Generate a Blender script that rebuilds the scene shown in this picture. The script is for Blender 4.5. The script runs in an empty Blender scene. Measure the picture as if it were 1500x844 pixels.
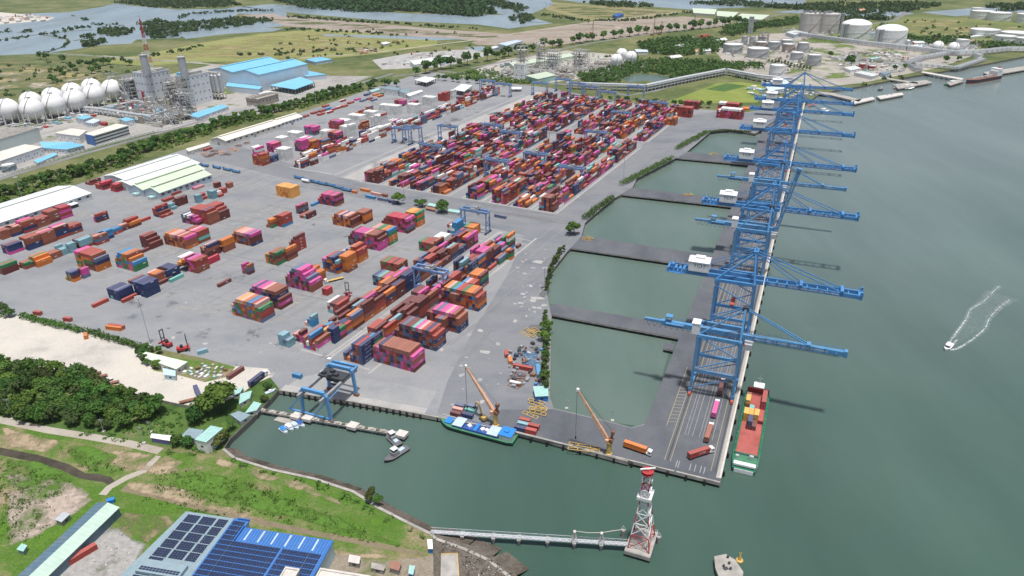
import bpy, bmesh, math, random
import numpy as np
from math import sin, cos, tan, pi, radians, sqrt, hypot, atan2
from mathutils import Vector, Matrix
from mathutils.geometry import tessellate_polygon
random.seed(7)
RNG = np.random.default_rng(11)
SC = bpy.context.scene
COL = SC.collection

# ------------------------------------------------------------------ camera
CAM_H, FPX, PITCH, ROLL = 240.0, 1062.6, radians(26.416), radians(-0.797)
_f = Vector((0, cos(PITCH), -sin(PITCH))); _r0 = Vector((1, 0, 0)); _u0 = _r0.cross(_f)
_r = cos(ROLL) * _r0 + sin(ROLL) * _u0; _u = -sin(ROLL) * _r0 + cos(ROLL) * _u0
cd = bpy.data.cameras.new('camera'); cam = bpy.data.objects.new('camera', cd); COL.objects.link(cam)
cd.sensor_width = 36.0; cd.lens = 36.0 * FPX / 1500.0; cd.clip_start = 1.0; cd.clip_end = 60000.0
cam.matrix_world = Matrix(((_r.x, _u.x, -_f.x, 0), (_r.y, _u.y, -_f.y, 0), (_r.z, _u.z, -_f.z, CAM_H), (0, 0, 0, 1)))
SC.camera = cam

# ------------------------------------------------------------------ sky, sun, exposure
SUN_EL, SUN_AZ = radians(80), atan2(0.35, -0.94)          # azimuth from +Y towards +X
wd = bpy.data.worlds.new('World'); SC.world = wd; wd.use_nodes = True
nt = wd.node_tree; nt.nodes.clear()
sk = nt.nodes.new('ShaderNodeTexSky'); sk.sky_type = 'NISHITA'; sk.sun_disc = False
sk.sun_elevation = SUN_EL; sk.sun_rotation = SUN_AZ; sk.air_density = 1.0; sk.dust_density = 4.0; sk.ozone_density = 1.0
bg = nt.nodes.new('ShaderNodeBackground'); bg.inputs['Strength'].default_value = 0.095
wo = nt.nodes.new('ShaderNodeOutputWorld')
nt.links.new(sk.outputs[0], bg.inputs['Color']); nt.links.new(bg.outputs[0], wo.inputs['Surface'])
sl = bpy.data.lights.new('sun', 'SUN'); sl.energy = 3.9; sl.angle = radians(4.0); sl.color = (1.0, 0.975, 0.94)
so = bpy.data.objects.new('sun', sl); COL.objects.link(so)
sd = Vector((sin(SUN_AZ) * cos(SUN_EL), cos(SUN_AZ) * cos(SUN_EL), sin(SUN_EL)))
so.rotation_euler = sd.to_track_quat('Z', 'Y').to_euler(); so.location = (0, 0, 500)
SC.view_settings.view_transform = 'Standard'; SC.view_settings.look = 'None'
SC.view_settings.exposure = 0.08; SC.view_settings.gamma = 1.0
SC.cycles.max_bounces = 5; SC.cycles.diffuse_bounces = 2; SC.cycles.glossy_bounces = 2
SC.cycles.volume_bounces = 1; SC.cycles.volume_step_rate = 8.0

# ------------------------------------------------------------------ where things stand
WZ = -3.2                                                 # water level; the yard is at 0
QY, YY = radians(22.672), radians(27.479)                 # headings of the quay and of the yard rows
def gp(px, py, z=0.0):
    d = (px - 750) * _r - (py - 422) * _u + FPX * _f
    t = (CAM_H - z) / -d.z
    return Vector((d.x * t, d.y * t, z))
def fr(u, v, z=0.0, a=YY): return Vector((u * cos(a) + v * sin(a), -u * sin(a) + v * cos(a), z))
def uv(P, a=YY): return (P.x * cos(a) - P.y * sin(a), P.x * sin(a) + P.y * cos(a))
def yd(u, v, z=0.0): return fr(u, v, z, YY)
def qd(u, v, z=0.0): return fr(u, v, z, QY)
def yp(px, py, z=0.0): return uv(gp(px, py, z), YY)
def qp(px, py, z=0.0): return uv(gp(px, py, z), QY)

# ------------------------------------------------------------------ mesh builder
class MB:
    def __init__(s): s.v = []; s.f = []; s.m = []
    def add(s, vs, fs, m=0):
        o = len(s.v); s.v += [tuple(p) for p in vs]; s.f += [tuple(i + o for i in f) for f in fs]; s.m += [m] * len(fs); return s
    def bx(s, x0, x1, y0, y1, z0, z1, m=0):
        return s.add([(x0, y0, z0), (x1, y0, z0), (x1, y1, z0), (x0, y1, z0), (x0, y0, z1), (x1, y0, z1), (x1, y1, z1), (x0, y1, z1)],
                     [(3, 2, 1, 0), (4, 5, 6, 7), (0, 1, 5, 4), (1, 2, 6, 5), (2, 3, 7, 6), (3, 0, 4, 7)], m)
    def box(s, c, d, rz=0.0, m=0):
        a, b, h = d[0] / 2, d[1] / 2, d[2] / 2; C, S = cos(rz), sin(rz); vs = []
        for z in (-h, h):
            for x, y in ((-a, -b), (a, -b), (a, b), (-a, b)): vs.append((c[0] + x * C - y * S, c[1] + x * S + y * C, c[2] + z))
        return s.add(vs, [(3, 2, 1, 0), (4, 5, 6, 7), (0, 1, 5, 4), (1, 2, 6, 5), (2, 3, 7, 6), (3, 0, 4, 7)], m)
    def bar(s, p, q, w, h=None, m=0):
        p, q = Vector(p), Vector(q); d = (q - p)
        if d.length < 1e-5: return s
        d.normalize(); h = w if h is None else h
        up = Vector((0, 0, 1)) if abs(d.z) < 0.95 else Vector((0, 1, 0))
        x = d.cross(up).normalized() * (w / 2); y = x.cross(d).normalized() * (h / 2)
        vs = [p - x - y, p + x - y, p + x + y, p - x + y, q - x - y, q + x - y, q + x + y, q - x + y]
        return s.add(vs, [(0, 1, 2, 3), (7, 6, 5, 4), (4, 5, 1, 0), (5, 6, 2, 1), (6, 7, 3, 2), (7, 4, 0, 3)], m)
    def tube(s, p, q, r, n=8, m=0, r2=None, caps=True):
        p, q = Vector(p), Vector(q); d = (q - p).normalized(); r2 = r if r2 is None else r2
        up = Vector((0, 0, 1)) if abs(d.z) < 0.95 else Vector((1, 0, 0))
        x = d.cross(up).normalized(); y = d.cross(x)
        vs = [p + (x * cos(2 * pi * i / n) + y * sin(2 * pi * i / n)) * r for i in range(n)] + [q + (x * cos(2 * pi * i / n) + y * sin(2 * pi * i / n)) * r2 for i in range(n)]
        fs = [(i, i + n, (i + 1) % n + n, (i + 1) % n) for i in range(n)]
        if caps: fs += [tuple(range(n)), tuple(range(2 * n - 1, n - 1, -1))]
        return s.add(vs, fs, m)
    def lathe(s, prof, n=16, m=0, c=(0, 0, 0)):
        vs = []; fs = []
        for r, z in prof:
            for i in range(n): vs.append((c[0] + r * cos(2 * pi * i / n), c[1] + r * sin(2 * pi * i / n), c[2] + z))
        for k in range(len(prof) - 1):
            for i in range(n): fs.append((k * n + i, k * n + (i + 1) % n, (k + 1) * n + (i + 1) % n, (k + 1) * n + i))
        fs.append(tuple(range(n - 1, -1, -1))); fs.append(tuple(range((len(prof) - 1) * n, len(prof) * n)))
        return s.add(vs, fs, m)
    def sph(s, c, r, n=20, m=0, lo=-1.0):
        pr = []
        for k in range(n // 2 + 1):
            a = -pi / 2 + pi * k / (n // 2); pr.append((max(r * cos(a), .001), r * sin(a)))
        return s.lathe(pr, n, m, c)
    def prism(s, poly, z0, z1, m=0, ms=None):
        n = len(poly); P = [(p[0], p[1]) for p in poly]
        if sum(P[i][0] * P[(i + 1) % n][1] - P[(i + 1) % n][0] * P[i][1] for i in range(n)) < 0: P = P[::-1]
        o = len(s.v); s.v += [(x, y, z0) for x, y in P] + [(x, y, z1) for x, y in P]
        for i in range(n):
            s.f.append((o + i, o + (i + 1) % n, o + n + (i + 1) % n, o + n + i)); s.m.append(m if ms is None else ms)
        for t in tessellate_polygon([[Vector((x, y, 0)) for x, y in P]]):
            a, b, c = t; A, B, C = P[a], P[b], P[c]
            if (B[0] - A[0]) * (C[1] - A[1]) - (B[1] - A[1]) * (C[0] - A[0]) < 0: b, c = c, b
            s.f.append((o + n + a, o + n + b, o + n + c)); s.m.append(m)
        return s
    def sheet(s, poly, z, m=0):
        P = [(p[0], p[1]) for p in poly]; o = len(s.v); s.v += [(x, y, z) for x, y in P]
        for a, b, c in tessellate_polygon([[Vector((x, y, 0)) for x, y in P]]):
            A, B, C = P[a], P[b], P[c]
            if (B[0] - A[0]) * (C[1] - A[1]) - (B[1] - A[1]) * (C[0] - A[0]) < 0: b, c = c, b
            s.f.append((o + a, o + b, o + c)); s.m.append(m)
        return s
    def gable(s, x0, x1, y0, y1, z0, ze, zr, axis='y', m=0, mr=1, eave=0.5):
        # walls up to the eaves and a pitched roof of real thickness; ridge along axis
        if axis == 'x':
            t = MB().gable(y0, y1, x0, x1, z0, ze, zr, 'y', m, mr, eave)
            o = len(s.v); s.v += [(b, a, c) for a, b, c in t.v]; s.f += [tuple(i + o for i in reversed(f)) for f in t.f]; s.m += t.m; return s
        xm = (x0 + x1) / 2
        s.add([(x0, y0, z0), (x1, y0, z0), (x1, y1, z0), (x0, y1, z0), (x0, y0, ze), (x1, y0, ze), (x1, y1, ze), (x0, y1, ze), (xm, y0, zr), (xm, y1, zr)],
              [(0, 1, 5, 8, 4), (1, 2, 6, 5), (2, 3, 7, 9, 6), (3, 0, 4, 7)], m)
        k = (zr - ze) / (xm - x0); th = 0.25
        for sg in (-1, 1):
            xe = x0 - eave if sg < 0 else x1 + eave; zl = ze - k * eave
            vs = [(xe, y0 - eave, zl + .03), (xe, y1 + eave, zl + .03), (xm, y1 + eave, zr + .03), (xm, y0 - eave, zr + .03)]
            vs += [(a, b, c + th) for a, b, c in vs]
            fs = [(0, 1, 2, 3), (7, 6, 5, 4), (0, 4, 5, 1), (1, 5, 6, 2), (2, 6, 7, 3), (3, 7, 4, 0)]
            s.add(vs, fs if sg > 0 else [f[::-1] for f in fs], mr)
        return s
    def mesh(s, name, mats):
        me = bpy.data.meshes.new(name); me.from_pydata(s.v, [], s.f)
        for mm in (mats if isinstance(mats, (list, tuple)) else [mats]): me.materials.append(mm)
        if any(s.m): me.polygons.foreach_set('material_index', s.m)
        me.update(); return me
    def build(s, name, mats, parent=None, loc=None, rz=0.0, smooth=False):
        me = s.mesh(name, mats)
        if smooth: me.polygons.foreach_set('use_smooth', [True] * len(me.polygons)); me.update()
        return put(name, me, parent, loc, rz)
def put(name, me, parent=None, loc=None, rz=0.0):
    o = bpy.data.objects.new(name, me); COL.objects.link(o)
    if parent is not None: o.parent = parent
    if loc is not None: o.location = loc
    if rz: o.rotation_euler = (0, 0, rz)
    return o
def tag(o, label, cat, group=None):
    o['label'] = label; o['category'] = cat
    if group: o['group'] = group
    return o
def thing(name, label, cat, loc=(0, 0, 0), rz=0.0, group=None):
    o = bpy.data.objects.new(name, None); COL.objects.link(o); o.location = loc; o.rotation_euler = (0, 0, rz)
    o.empty_display_size = 1.0
    return tag(o, label, cat, group)
def structure(o): o['kind'] = 'structure'; return o
def stuff(o): o['kind'] = 'stuff'; return o
def copy_tree(o, parent=None, loc=None, rz=None):
    c = o.copy(); COL.objects.link(c)
    if parent is not None: c.parent = parent
    if loc is not None: c.location = loc
    if rz is not None: c.rotation_euler = (0, 0, rz)
    for ch in list(KIDS.get(o.name, o.children)): copy_tree(ch, c)
    return c
KIDS = {}
def text_mesh(body, size, mat_, depth=0.0):
    cu = bpy.data.curves.new('lettering', 'FONT'); cu.body = body; cu.size = size; cu.align_x = 'CENTER'; cu.align_y = 'CENTER'; cu.extrude = depth; cu.resolution_u = 2
    o = bpy.data.objects.new('lettering', cu); COL.objects.link(o)
    dg = bpy.context.evaluated_depsgraph_get(); me = bpy.data.meshes.new_from_object(o.evaluated_get(dg))
    bpy.data.objects.remove(o); bpy.data.curves.remove(cu); me.name = 'lettering'; me.materials.clear(); me.materials.append(mat_)
    return me
def letter(me, parent, loc, rot, name='lettering'):
    o = bpy.data.objects.new(name, me); COL.objects.link(o); o.parent = parent; o.location = loc; o.rotation_euler = rot; return o

# ------------------------------------------------------------------ materials
def _new(name):
    m = bpy.data.materials.new(name); m.use_nodes = True; n = m.node_tree; b = n.nodes['Principled BSDF']; return m, n, b
def _noise(n, scale, detail=4.0, coord='pos', rough=0.55, stretch=None):
    t = n.nodes.new('ShaderNodeTexNoise'); t.inputs['Scale'].default_value = scale; t.inputs['Detail'].default_value = detail; t.inputs['Roughness'].default_value = rough
    if coord == 'pos': src = n.nodes.new('ShaderNodeNewGeometry').outputs['Position']
    else: src = n.nodes.new('ShaderNodeTexCoord').outputs['Object']
    if stretch:
        mp = n.nodes.new('ShaderNodeMapping'); mp.inputs['Scale'].default_value = stretch[:3]
        if len(stretch) > 3: mp.inputs['Rotation'].default_value = (0, 0, stretch[3])
        n.links.new(src, mp.inputs['Vector']); src = mp.outputs[0]
    n.links.new(src, t.inputs['Vector']); return t.outputs['Fac']
def _ramp(n, fac, stops):
    r = n.nodes.new('ShaderNodeValToRGB'); e = r.color_ramp.elements
    while len(e) < len(stops): e.new(0.5)
    for i, (p, c) in enumerate(stops): e[i].position = p; e[i].color = (*c[:3], 1) if not isinstance(c, float) else (c, c, c, 1)
    n.links.new(fac, r.inputs[0]); return r.outputs[0]
def _mix(n, fac, a, b, mode='MIX'):
    x = n.nodes.new('ShaderNodeMix'); x.data_type = 'RGBA'; x.blend_type = mode
    for sock, val in ((x.inputs[0], fac), (x.inputs[6], a), (x.inputs[7], b)):
        if isinstance(val, (int, float)): sock.default_value = val
        elif isinstance(val, (tuple, list)): sock.default_value = (*val[:3], 1)
        else: n.links.new(val, sock)
    return x.outputs[2]
def _bump(n, b, h, strength=0.3, dist=0.1):
    k = n.nodes.new('ShaderNodeBump'); k.inputs['Strength'].default_value = strength; k.inputs['Distance'].default_value = dist
    n.links.new(h, k.inputs['Height']); n.links.new(k.outputs[0], b.inputs['Normal'])
def mul(c, k): return tuple(min(1, x * k) for x in c)
_cache = {}
def paint(name, c, rough=0.55, var=0.25, scale=0.4, metal=0.0, coord='pos', stretch=None, dirt=None, dirt_amt=0.5):
    """a coloured surface with uneven wear: two noises vary the tone, optional dirt blotches"""
    if name in _cache: return _cache[name]
    m, n, b = _new(name)
    col = _ramp(n, _noise(n, scale, 5, coord, 0.6, stretch), [(0.25, mul(c, 1 - var)), (0.5, c), (0.75, mul(c, 1 + var))])
    if dirt: col = _mix(n, _ramp(n, _noise(n, scale * 0.37, 6, coord, 0.7), [(0.48, 0.0), (0.72, dirt_amt)]), col, dirt)
    n.links.new(col, b.inputs['Base Color']); b.inputs['Roughness'].default_value = rough; b.inputs['Metallic'].default_value = metal
    _cache[name] = m; return m
def blotch(name, cols, s1, s2, rough=0.9, bump=0.0, bscale=1.0, stretch=None, s3=None, fine=0.25):
    """ground: colours spread along one noise, broken by a second, speckled by a fine one"""
    m, n, b = _new(name)
    k = len(cols); st = [(0.28 + 0.44 * i / (k - 1), c) for i, c in enumerate(cols)]
    a = _noise(n, s1, 8, 'pos', 0.62, stretch); d = _noise(n, s2, 6, 'pos', 0.65)
    md = n.nodes.new('ShaderNodeMath'); md.operation = 'MULTIPLY_ADD'; md.inputs[1].default_value = 0.45
    n.links.new(d, md.inputs[0]); ms = n.nodes.new('ShaderNodeMath'); ms.operation = 'SUBTRACT'; ms.inputs[1].default_value = 0.225
    n.links.new(a, ms.inputs[0]); n.links.new(ms.outputs[0], md.inputs[2])
    col = _ramp(n, md.outputs[0], st)
    f = _noise(n, s3 or s2 * 6, 3, 'pos', 0.7)
    col = _mix(n, 1.0, col, _ramp(n, f, [(0.3, 1 - fine), (0.7, 1.0 + 0.0)]), 'MULTIPLY')
    n.links.new(col, b.inputs['Base Color']); b.inputs['Roughness'].default_value = rough; b.inputs['Specular IOR Level'].default_value = 0.2
    if bump: _bump(n, b, f, bump, bscale)
    return m
def water(name, deep, shallow, rough=0.18, s=0.004, wave=0.5, far_sheen=None):
    """murky water; far_sheen = paler tone mixed in with distance, painting far sky sheen into the base"""
    m, n, b = _new(name)
    nz = _noise(n, s, 5, 'pos', 0.55, (1, 0.45, 1, 0.5))
    col = _ramp(n, nz, [(.36, deep), (.68, shallow)])
    if far_sheen:
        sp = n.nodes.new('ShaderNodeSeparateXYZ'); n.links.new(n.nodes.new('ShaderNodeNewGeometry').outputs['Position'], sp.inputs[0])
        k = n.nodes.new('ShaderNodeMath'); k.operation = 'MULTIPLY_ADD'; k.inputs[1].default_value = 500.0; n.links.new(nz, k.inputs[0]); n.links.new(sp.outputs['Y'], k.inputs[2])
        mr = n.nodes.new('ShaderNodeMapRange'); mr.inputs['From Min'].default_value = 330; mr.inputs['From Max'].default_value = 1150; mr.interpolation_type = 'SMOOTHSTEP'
        n.links.new(k.outputs[0], mr.inputs['Value']); col = _mix(n, mr.outputs[0], col, far_sheen)  # paler far off: the sky's grazing reflection is painted into the base colour
    stk = _ramp(n, _noise(n, .012, 7, 'pos', .62, (1, .22, 1, .45)), [(.3, .86), (.7, 1.12)]); col = _mix(n, 1.0, col, stk, 'MULTIPLY')
    n.links.new(col, b.inputs['Base Color']); b.inputs['IOR'].default_value = 1.33; b.inputs['Specular IOR Level'].default_value = .8
    rr = _ramp(n, _noise(n, 0.006, 5, 'pos', 0.6, (1, 0.3, 1, 0.3)), [(0.35, rough * 0.6), (0.7, rough * 1.6)])
    n.links.new(rr, b.inputs['Roughness'])
    h1 = _noise(n, 0.35, 4, 'pos', 0.6, (1, 0.5, 1, 0.35)); h2 = _noise(n, 0.05, 3, 'pos', 0.5, (1, 0.35, 1, 0.2))
    ad = n.nodes.new('ShaderNodeMath'); ad.operation = 'MULTIPLY_ADD'; ad.inputs[1].default_value = 3.0
    n.links.new(h2, ad.inputs[0]); n.links.new(h1, ad.inputs[2]); _bump(n, b, ad.outputs[0], wave, 0.5)
    return m
CC = dict(m=(.16, .034, .032), r=(.42, .06, .045), b=(.34, .105, .06), o=(.70, .20, .03), p=(.68, .085, .34), n=(.022, .045, .15), l=(.05, .28, .56),
          t=(.22, .42, .48), g=(.035, .24, .09), w=(.86, .86, .83), y=(.80, .47, .08), k=(.13, .17, .28), a=(.17, .52, .46), c=(.56, .035, .075), q=(.85, .40, .09), s=(.75, .40, .36))
CN = dict(m='maroon', r='red', b='rust brown', o='orange', p='pink', n='navy blue', l='bright blue', t='pale teal', g='green', w='white', y='yellow', k='slate blue', a='aqua', c='crimson', q='amber', s='salmon')
def container_mat(name, attr):
    m, n, b = _new(name)
    if attr: at = n.nodes.new('ShaderNodeAttribute'); at.attribute_name = 'tone'; base = at.outputs['Color']
    else: base = n.nodes.new('ShaderNodeObjectInfo').outputs['Color']
    w = _ramp(n, _noise(n, 0.9, 5, 'pos', 0.7), [(0.3, 0.72), (0.65, 1.0)])
    c = _mix(n, 1.0, base, w, 'MULTIPLY')
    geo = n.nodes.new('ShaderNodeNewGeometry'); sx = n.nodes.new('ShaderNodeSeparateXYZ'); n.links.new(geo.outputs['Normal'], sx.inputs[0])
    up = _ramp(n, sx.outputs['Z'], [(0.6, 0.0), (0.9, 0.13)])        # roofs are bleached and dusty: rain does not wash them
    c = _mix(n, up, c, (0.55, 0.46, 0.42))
    ru = _ramp(n, _noise(n, 0.45, 7, 'pos', 0.75), [(0.58, 0.0), (0.78, 0.55)])
    c = _mix(n, ru, c, (0.16, 0.075, 0.045))
    n.links.new(c, b.inputs['Base Color']); b.inputs['Roughness'].default_value = 0.55
    return m
MT = {}
MT['cont'] = container_mat('container_paint', False); MT['contx'] = container_mat('container_paint_far', True)
MT['white'] = paint('white_paint', (.78, .79, .79), .5, .08, .5, dirt=(.5, .47, .42), dirt_amt=.35)
MT['letter'] = paint('white_lettering', (.82, .82, .82), .5, .05)
MT['crane'] = paint('crane_blue', (.075, .25, .53), .42, .18, .3, dirt=(.11, .17, .28), dirt_amt=.6)
MT['crane_old'] = paint('crane_blue_worn', (.09, .27, .50), .5, .2, .3, dirt=(.2, .2, .22), dirt_amt=.6)
MT['rtg'] = paint('yard_crane_blue', (.17, .29, .52), .5, .2, .3, dirt=(.25, .25, .3), dirt_amt=.5)
MT['gantry'] = paint('gantry_blue', (.10, .30, .58), .5, .15, .3, dirt=(.2, .26, .34), dirt_amt=.5)
MT['dark'] = paint('dark_steel', (.045, .048, .055), .6, .3, .5)
MT['grey'] = paint('grey_steel', (.28, .29, .31), .55, .25, .4, dirt=(.18, .16, .14))
MT['steel'] = paint('galvanised_steel', (.46, .48, .50), .5, .2, .4)
MT['redbogie'] = paint('red_bogie', (.5, .10, .06), .6, .2)
MT['rust'] = paint('rusty_steel', (.22, .10, .06), .8, .35, .5)
MT['jib'] = paint('salmon_jib_paint', (.68, .40, .26), .5, .15, .5, dirt=(.4, .22, .13))
MT['yellow'] = paint('yellow_paint', (.60, .40, .11), .5, .15, .6, dirt=(.4, .3, .12))
MT['conc'] = paint('weathered_concrete', (.36, .34, .31), .9, .25, .25, dirt=(.15, .14, .12), dirt_amt=.7)
MT['conc_l'] = paint('pale_concrete', (.56, .53, .49), .9, .15, .3, dirt=(.34, .31, .28))
MT['conc_d'] = paint('wet_dark_concrete', (.12, .115, .10), .9, .4, .4)
MT['redp'] = paint('red_paint', (.42, .045, .05), .5, .15, .5)
MT['rubber'] = paint('black_rubber', (.02, .02, .02), .8, .3)
MT['glass'] = paint('dark_window_glass', (.03, .04, .055), .1, .2)
# ================================================================== setting: water, ground, paving
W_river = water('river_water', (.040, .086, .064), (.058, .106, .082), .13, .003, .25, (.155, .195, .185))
W_basin = water('basin_water', (.098, .145, .122), (.130, .172, .150), .2, .012, .3)
W_dock = water('dock_water', (.045, .105, .078), (.065, .13, .095), .15, .008, .25)
W_far = water('lagoon_water', (.23, .30, .35), (.28, .34, .38), .25, .003, .15)  # pale blue base has the bright sky reflection painted in
G_wild = blotch('wild_ground', [(.05, .085, .025), (.10, .13, .045), (.17, .18, .075), (.24, .22, .12)], .008, .05, bump=.3, bscale=.6, s3=.4)
G_bright = blotch('grass_ground', [(.085, .19, .025), (.12, .23, .03), (.09, .19, .025), (.13, .21, .045), (.26, .24, .12), (.38, .30, .21), (.14, .20, .05)], .017, .11, bump=.5, bscale=.5, s3=.9, fine=.45)
G_field = blotch('field_ground', [(.16, .20, .055), (.23, .25, .085), (.29, .29, .11), (.27, .25, .13)], .006, .03, stretch=(1, 2.2, 1, .35), s3=.3)
G_lawn = blotch('lawn_ground', [(.16, .22, .045), (.22, .27, .06), (.28, .30, .09)], .02, .1)
G_brown = blotch('bare_ground', [(.22, .18, .13), (.30, .25, .20), (.36, .31, .27), (.25, .20, .15)], .006, .03, stretch=(1, 2.5, 1, .2))
G_sand = blotch('sandy_lot', [(.38, .365, .335), (.52, .49, .44), (.58, .54, .475), (.46, .43, .385)], .014, .08, s3=.7, fine=.15)
G_pave = blotch('concrete_paving', [(.20, .212, .228), (.24, .25, .264), (.28, .286, .294), (.222, .232, .246)], .010, .06, stretch=(1, 2.4, 1, -YY), s3=.9, fine=.16)
G_asph = blotch('yard_asphalt', [(.155, .165, .182), (.19, .20, .216), (.22, .228, .24), (.172, .182, .198)], .012, .05, stretch=(1, 2.6, 1, -YY), s3=.9, fine=.16)
G_dark = blotch('quay_asphalt', [(.090, .097, .11), (.112, .12, .135), (.135, .143, .157), (.10, .108, .122)], .014, .07, stretch=(2.4, 1, 1, -QY), s3=.9, fine=.14)
G_road = blotch('road_asphalt', [(.17, .17, .18), (.22, .22, .225), (.26, .255, .25)], .02, .1, s3=.8)
G_run = blotch('runway_concrete', [(.34, .335, .33), (.41, .40, .385), (.46, .45, .43)], .02, .09, stretch=(3, 1, 1, -YY), s3=.8)
G_rock = blotch('rocky_bank', [(.07, .06, .05), (.14, .12, .095), (.22, .19, .16), (.10, .085, .07)], .06, .4, bump=.8, bscale=.8, s3=1.4, fine=.5)
def px_poly(pts, z=0.0): return [gp(x, y, z) for x, y in pts]
def lay(name, pts, z, m, kind='structure'):
    o = MB().sheet(px_poly(pts, 0.0), z).build(name, m); o['kind'] = kind; return o
def layw(name, pts, z, m):
    o = MB().sheet(pts, z).build(name, m); o['kind'] = 'structure'; return o

# the river: one sheet to the horizon
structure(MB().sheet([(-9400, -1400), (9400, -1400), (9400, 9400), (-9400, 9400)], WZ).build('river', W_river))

# inner edge of the yard, along the harbour basins (px on the photo's ground)
EDGE = [(409, 571), (518, 588), (622, 607), (757.9, 632.3), (920, 675.3)]
B1 = [(944.5, 621), (924, 626), (900, 619), (812, 598), (806, 582), (808.5, 463)]
INNER = B1 + [(800, 424), (806, 400), (831, 368), (836, 363.3), (852, 345), (857, 326), (880, 306), (900, 290), (910.7, 284.7), (927, 274), (933, 261), (962, 246), (985, 234), (990, 230.5), (1007, 222), (1023, 205.5), (1041, 193), (1070, 190), (1106, 196)]
COAST = [(1180, 152), (1200, 138), (1230, 131), (1258, 127), (1290, 120.5), (1340, 111), (1372, 106), (1420, 98), (1500, 83), (1620, 58)]
BANK = [(337, 644), (329, 657), (345, 670), (400, 687), (461, 700), (519, 719), (557, 743), (600, 765), (633, 781), (640, 788), (682, 803), (717, 819), (751, 846)]
front_v = 286.6; AP0, AP1 = -57.1, -12.9
strip = [gp(x, y) for x, y in EDGE] + [qd(AP0, front_v)]
poly = strip + [gp(x, y) for x, y in INNER] + [gp(x, y) for x, y in COAST]
poly += [Vector((9300, 4200, 0)), Vector((9300, 9300, 0)), Vector((-9300, 9300, 0)), Vector((-9300, 100, 0)), Vector((-900, -60, 0)), Vector((20, 40, 0))]
poly += [gp(x, y) for x, y in BANK[::-1]] + [gp(370, 613), gp(398, 584)]
structure(MB().prism(poly, -6.0, -0.04, 0, 1).build('ground', [G_wild, MT['conc_d']]))
# quay apron (a long deck on piles), jetties that tie it to the yard
structure(MB().prism([qd(AP0, front_v), qd(AP1, front_v), qd(AP1, 1185), qd(AP0, 1185)], -1.6, 0.0, 0, 1).build('quay_apron', [G_dark, MT['conc']]))
def jetty(name, up, lo):
    a, b = gp(*up[0]), gp(*lo[0]); ua = qp(*up[0])[1]; 
    P = [gp(*t) for t in up] + [gp(*t) for t in lo[::-1]]
    structure(MB().prism(P, -1.4, -0.012, 0, 1).build(name, [G_dark, MT['conc_d']]))
def qline(pt, u): 
    a = qp(*pt); return a
def jet(name, up, lo):
    # px points on the upper and lower edge (yard end); both run at right angles to the quay up to the apron
    a, b = qp(*up[0]), qp(*lo[0]); va = qp(*up[1])[1]; vb = qp(*lo[1])[1]
    P = [qd(a[0] - 6, a[1]), qd(AP0 + .01, va), qd(AP0 + .01, vb), qd(b[0] - 6, b[1])]
    structure(MB().prism(P, -1.3, -0.012, 0, 1).build(name, [G_dark, MT['conc']]))
    return a, b, va, vb
JET = [jet('jetty', ((822.7, 446.7), (942.7, 468)), ((810.7, 461.3), (977.3, 492))),
       jet('jetty', ((850, 345), (1020, 371)), ((836, 363.3), (986.7, 384.7))),
       jet('jetty', ((926.7, 275), (1032, 288)), ((910.7, 284.7), (1032, 298))),
       jet('jetty', ((1009, 222.5), (1090, 231)), ((988, 231), (1094.7, 240.7)))]
structure(MB().prism([gp(974, 501), gp(988, 504), gp(986, 513), gp(972, 510)], -1.3, -0.02, 0, 1).build('mooring_platform', [G_dark, MT['conc']]))
# basin waters, a little paler and silty
for bp in ([(800, 462), (985, 495), (950, 626), (800, 606)], [(790, 440), (825, 365), (1050, 388), (1010, 482), (812, 447)], [(850, 346), (905, 284), (1075, 304), (1045, 374)],
           [(925, 275), (985, 232), (1105, 243), (1080, 296)], [(1005, 224), (1040, 190), (1118, 202), (1100, 234)]):
    layw('basin_water', [gp(x, y, WZ) for x, y in bp], WZ + 0.01, W_basin)


# paving of the terminal
lay('terminal_paving', [(-120, 352), (0, 310), (160, 254), (330, 200), (420, 172), (480, 152), (545, 130), (600, 112), (640, 106), (700, 118), (800, 128), (900, 148), (1000, 158), (1090, 165), (1178, 153), (1106, 195.5),
     (1070, 190.5), (1041, 193.5), (1023, 206), (1007, 222.3), (985, 234.5), (933, 261.5), (927, 274), (900, 290.5), (880, 306.5), (857, 326.5), (852, 345.5), (831, 368.5), (806, 400), (799.5, 424), (807.5, 463), (805.5, 582), (811, 598.5),
     (900, 619.5), (924, 626.5), (944, 621.3), (924, 675.6), (757.9, 631.6), (622, 606.3), (518, 587.5), (410, 570.5), (395, 552), (300, 525), (215, 508), (120, 486), (60, 466), (0, 462), (-120, 470)], 0.0, G_pave)
lay('yard_asphalt', [(640, 606.5), (655, 560), (690, 490), (745, 400), (768, 345), (690, 327), (560, 298), (420, 262), (300, 232), (285, 218), (345, 212), (440, 245), (530, 268), (680, 292), (812, 314), (870, 270), (925, 224), (1000, 170), (1060, 163), (1088, 166),
     (1170, 155), (1106, 195.3), (1070, 190.3), (1041, 193.3), (1007, 222), (985, 234.2), (933, 261.2), (927, 273.8), (900, 290.2), (857, 326.2), (852, 345.2), (831, 368.2), (805.7, 400), (799, 424), (807, 463), (805, 582), (811, 598), (900, 619.2), (924, 626.2), (943, 621.5), (924, 675), (757.9, 631)], 0.004, G_asph)
lay('quay_road', [(700, 620), (735, 600), (780, 600), (811, 599.5), (900, 620.5), (924, 627.5), (945, 622.5), (926, 674.6), (830, 650), (757, 630.6)], 0.008, G_dark)
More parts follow.
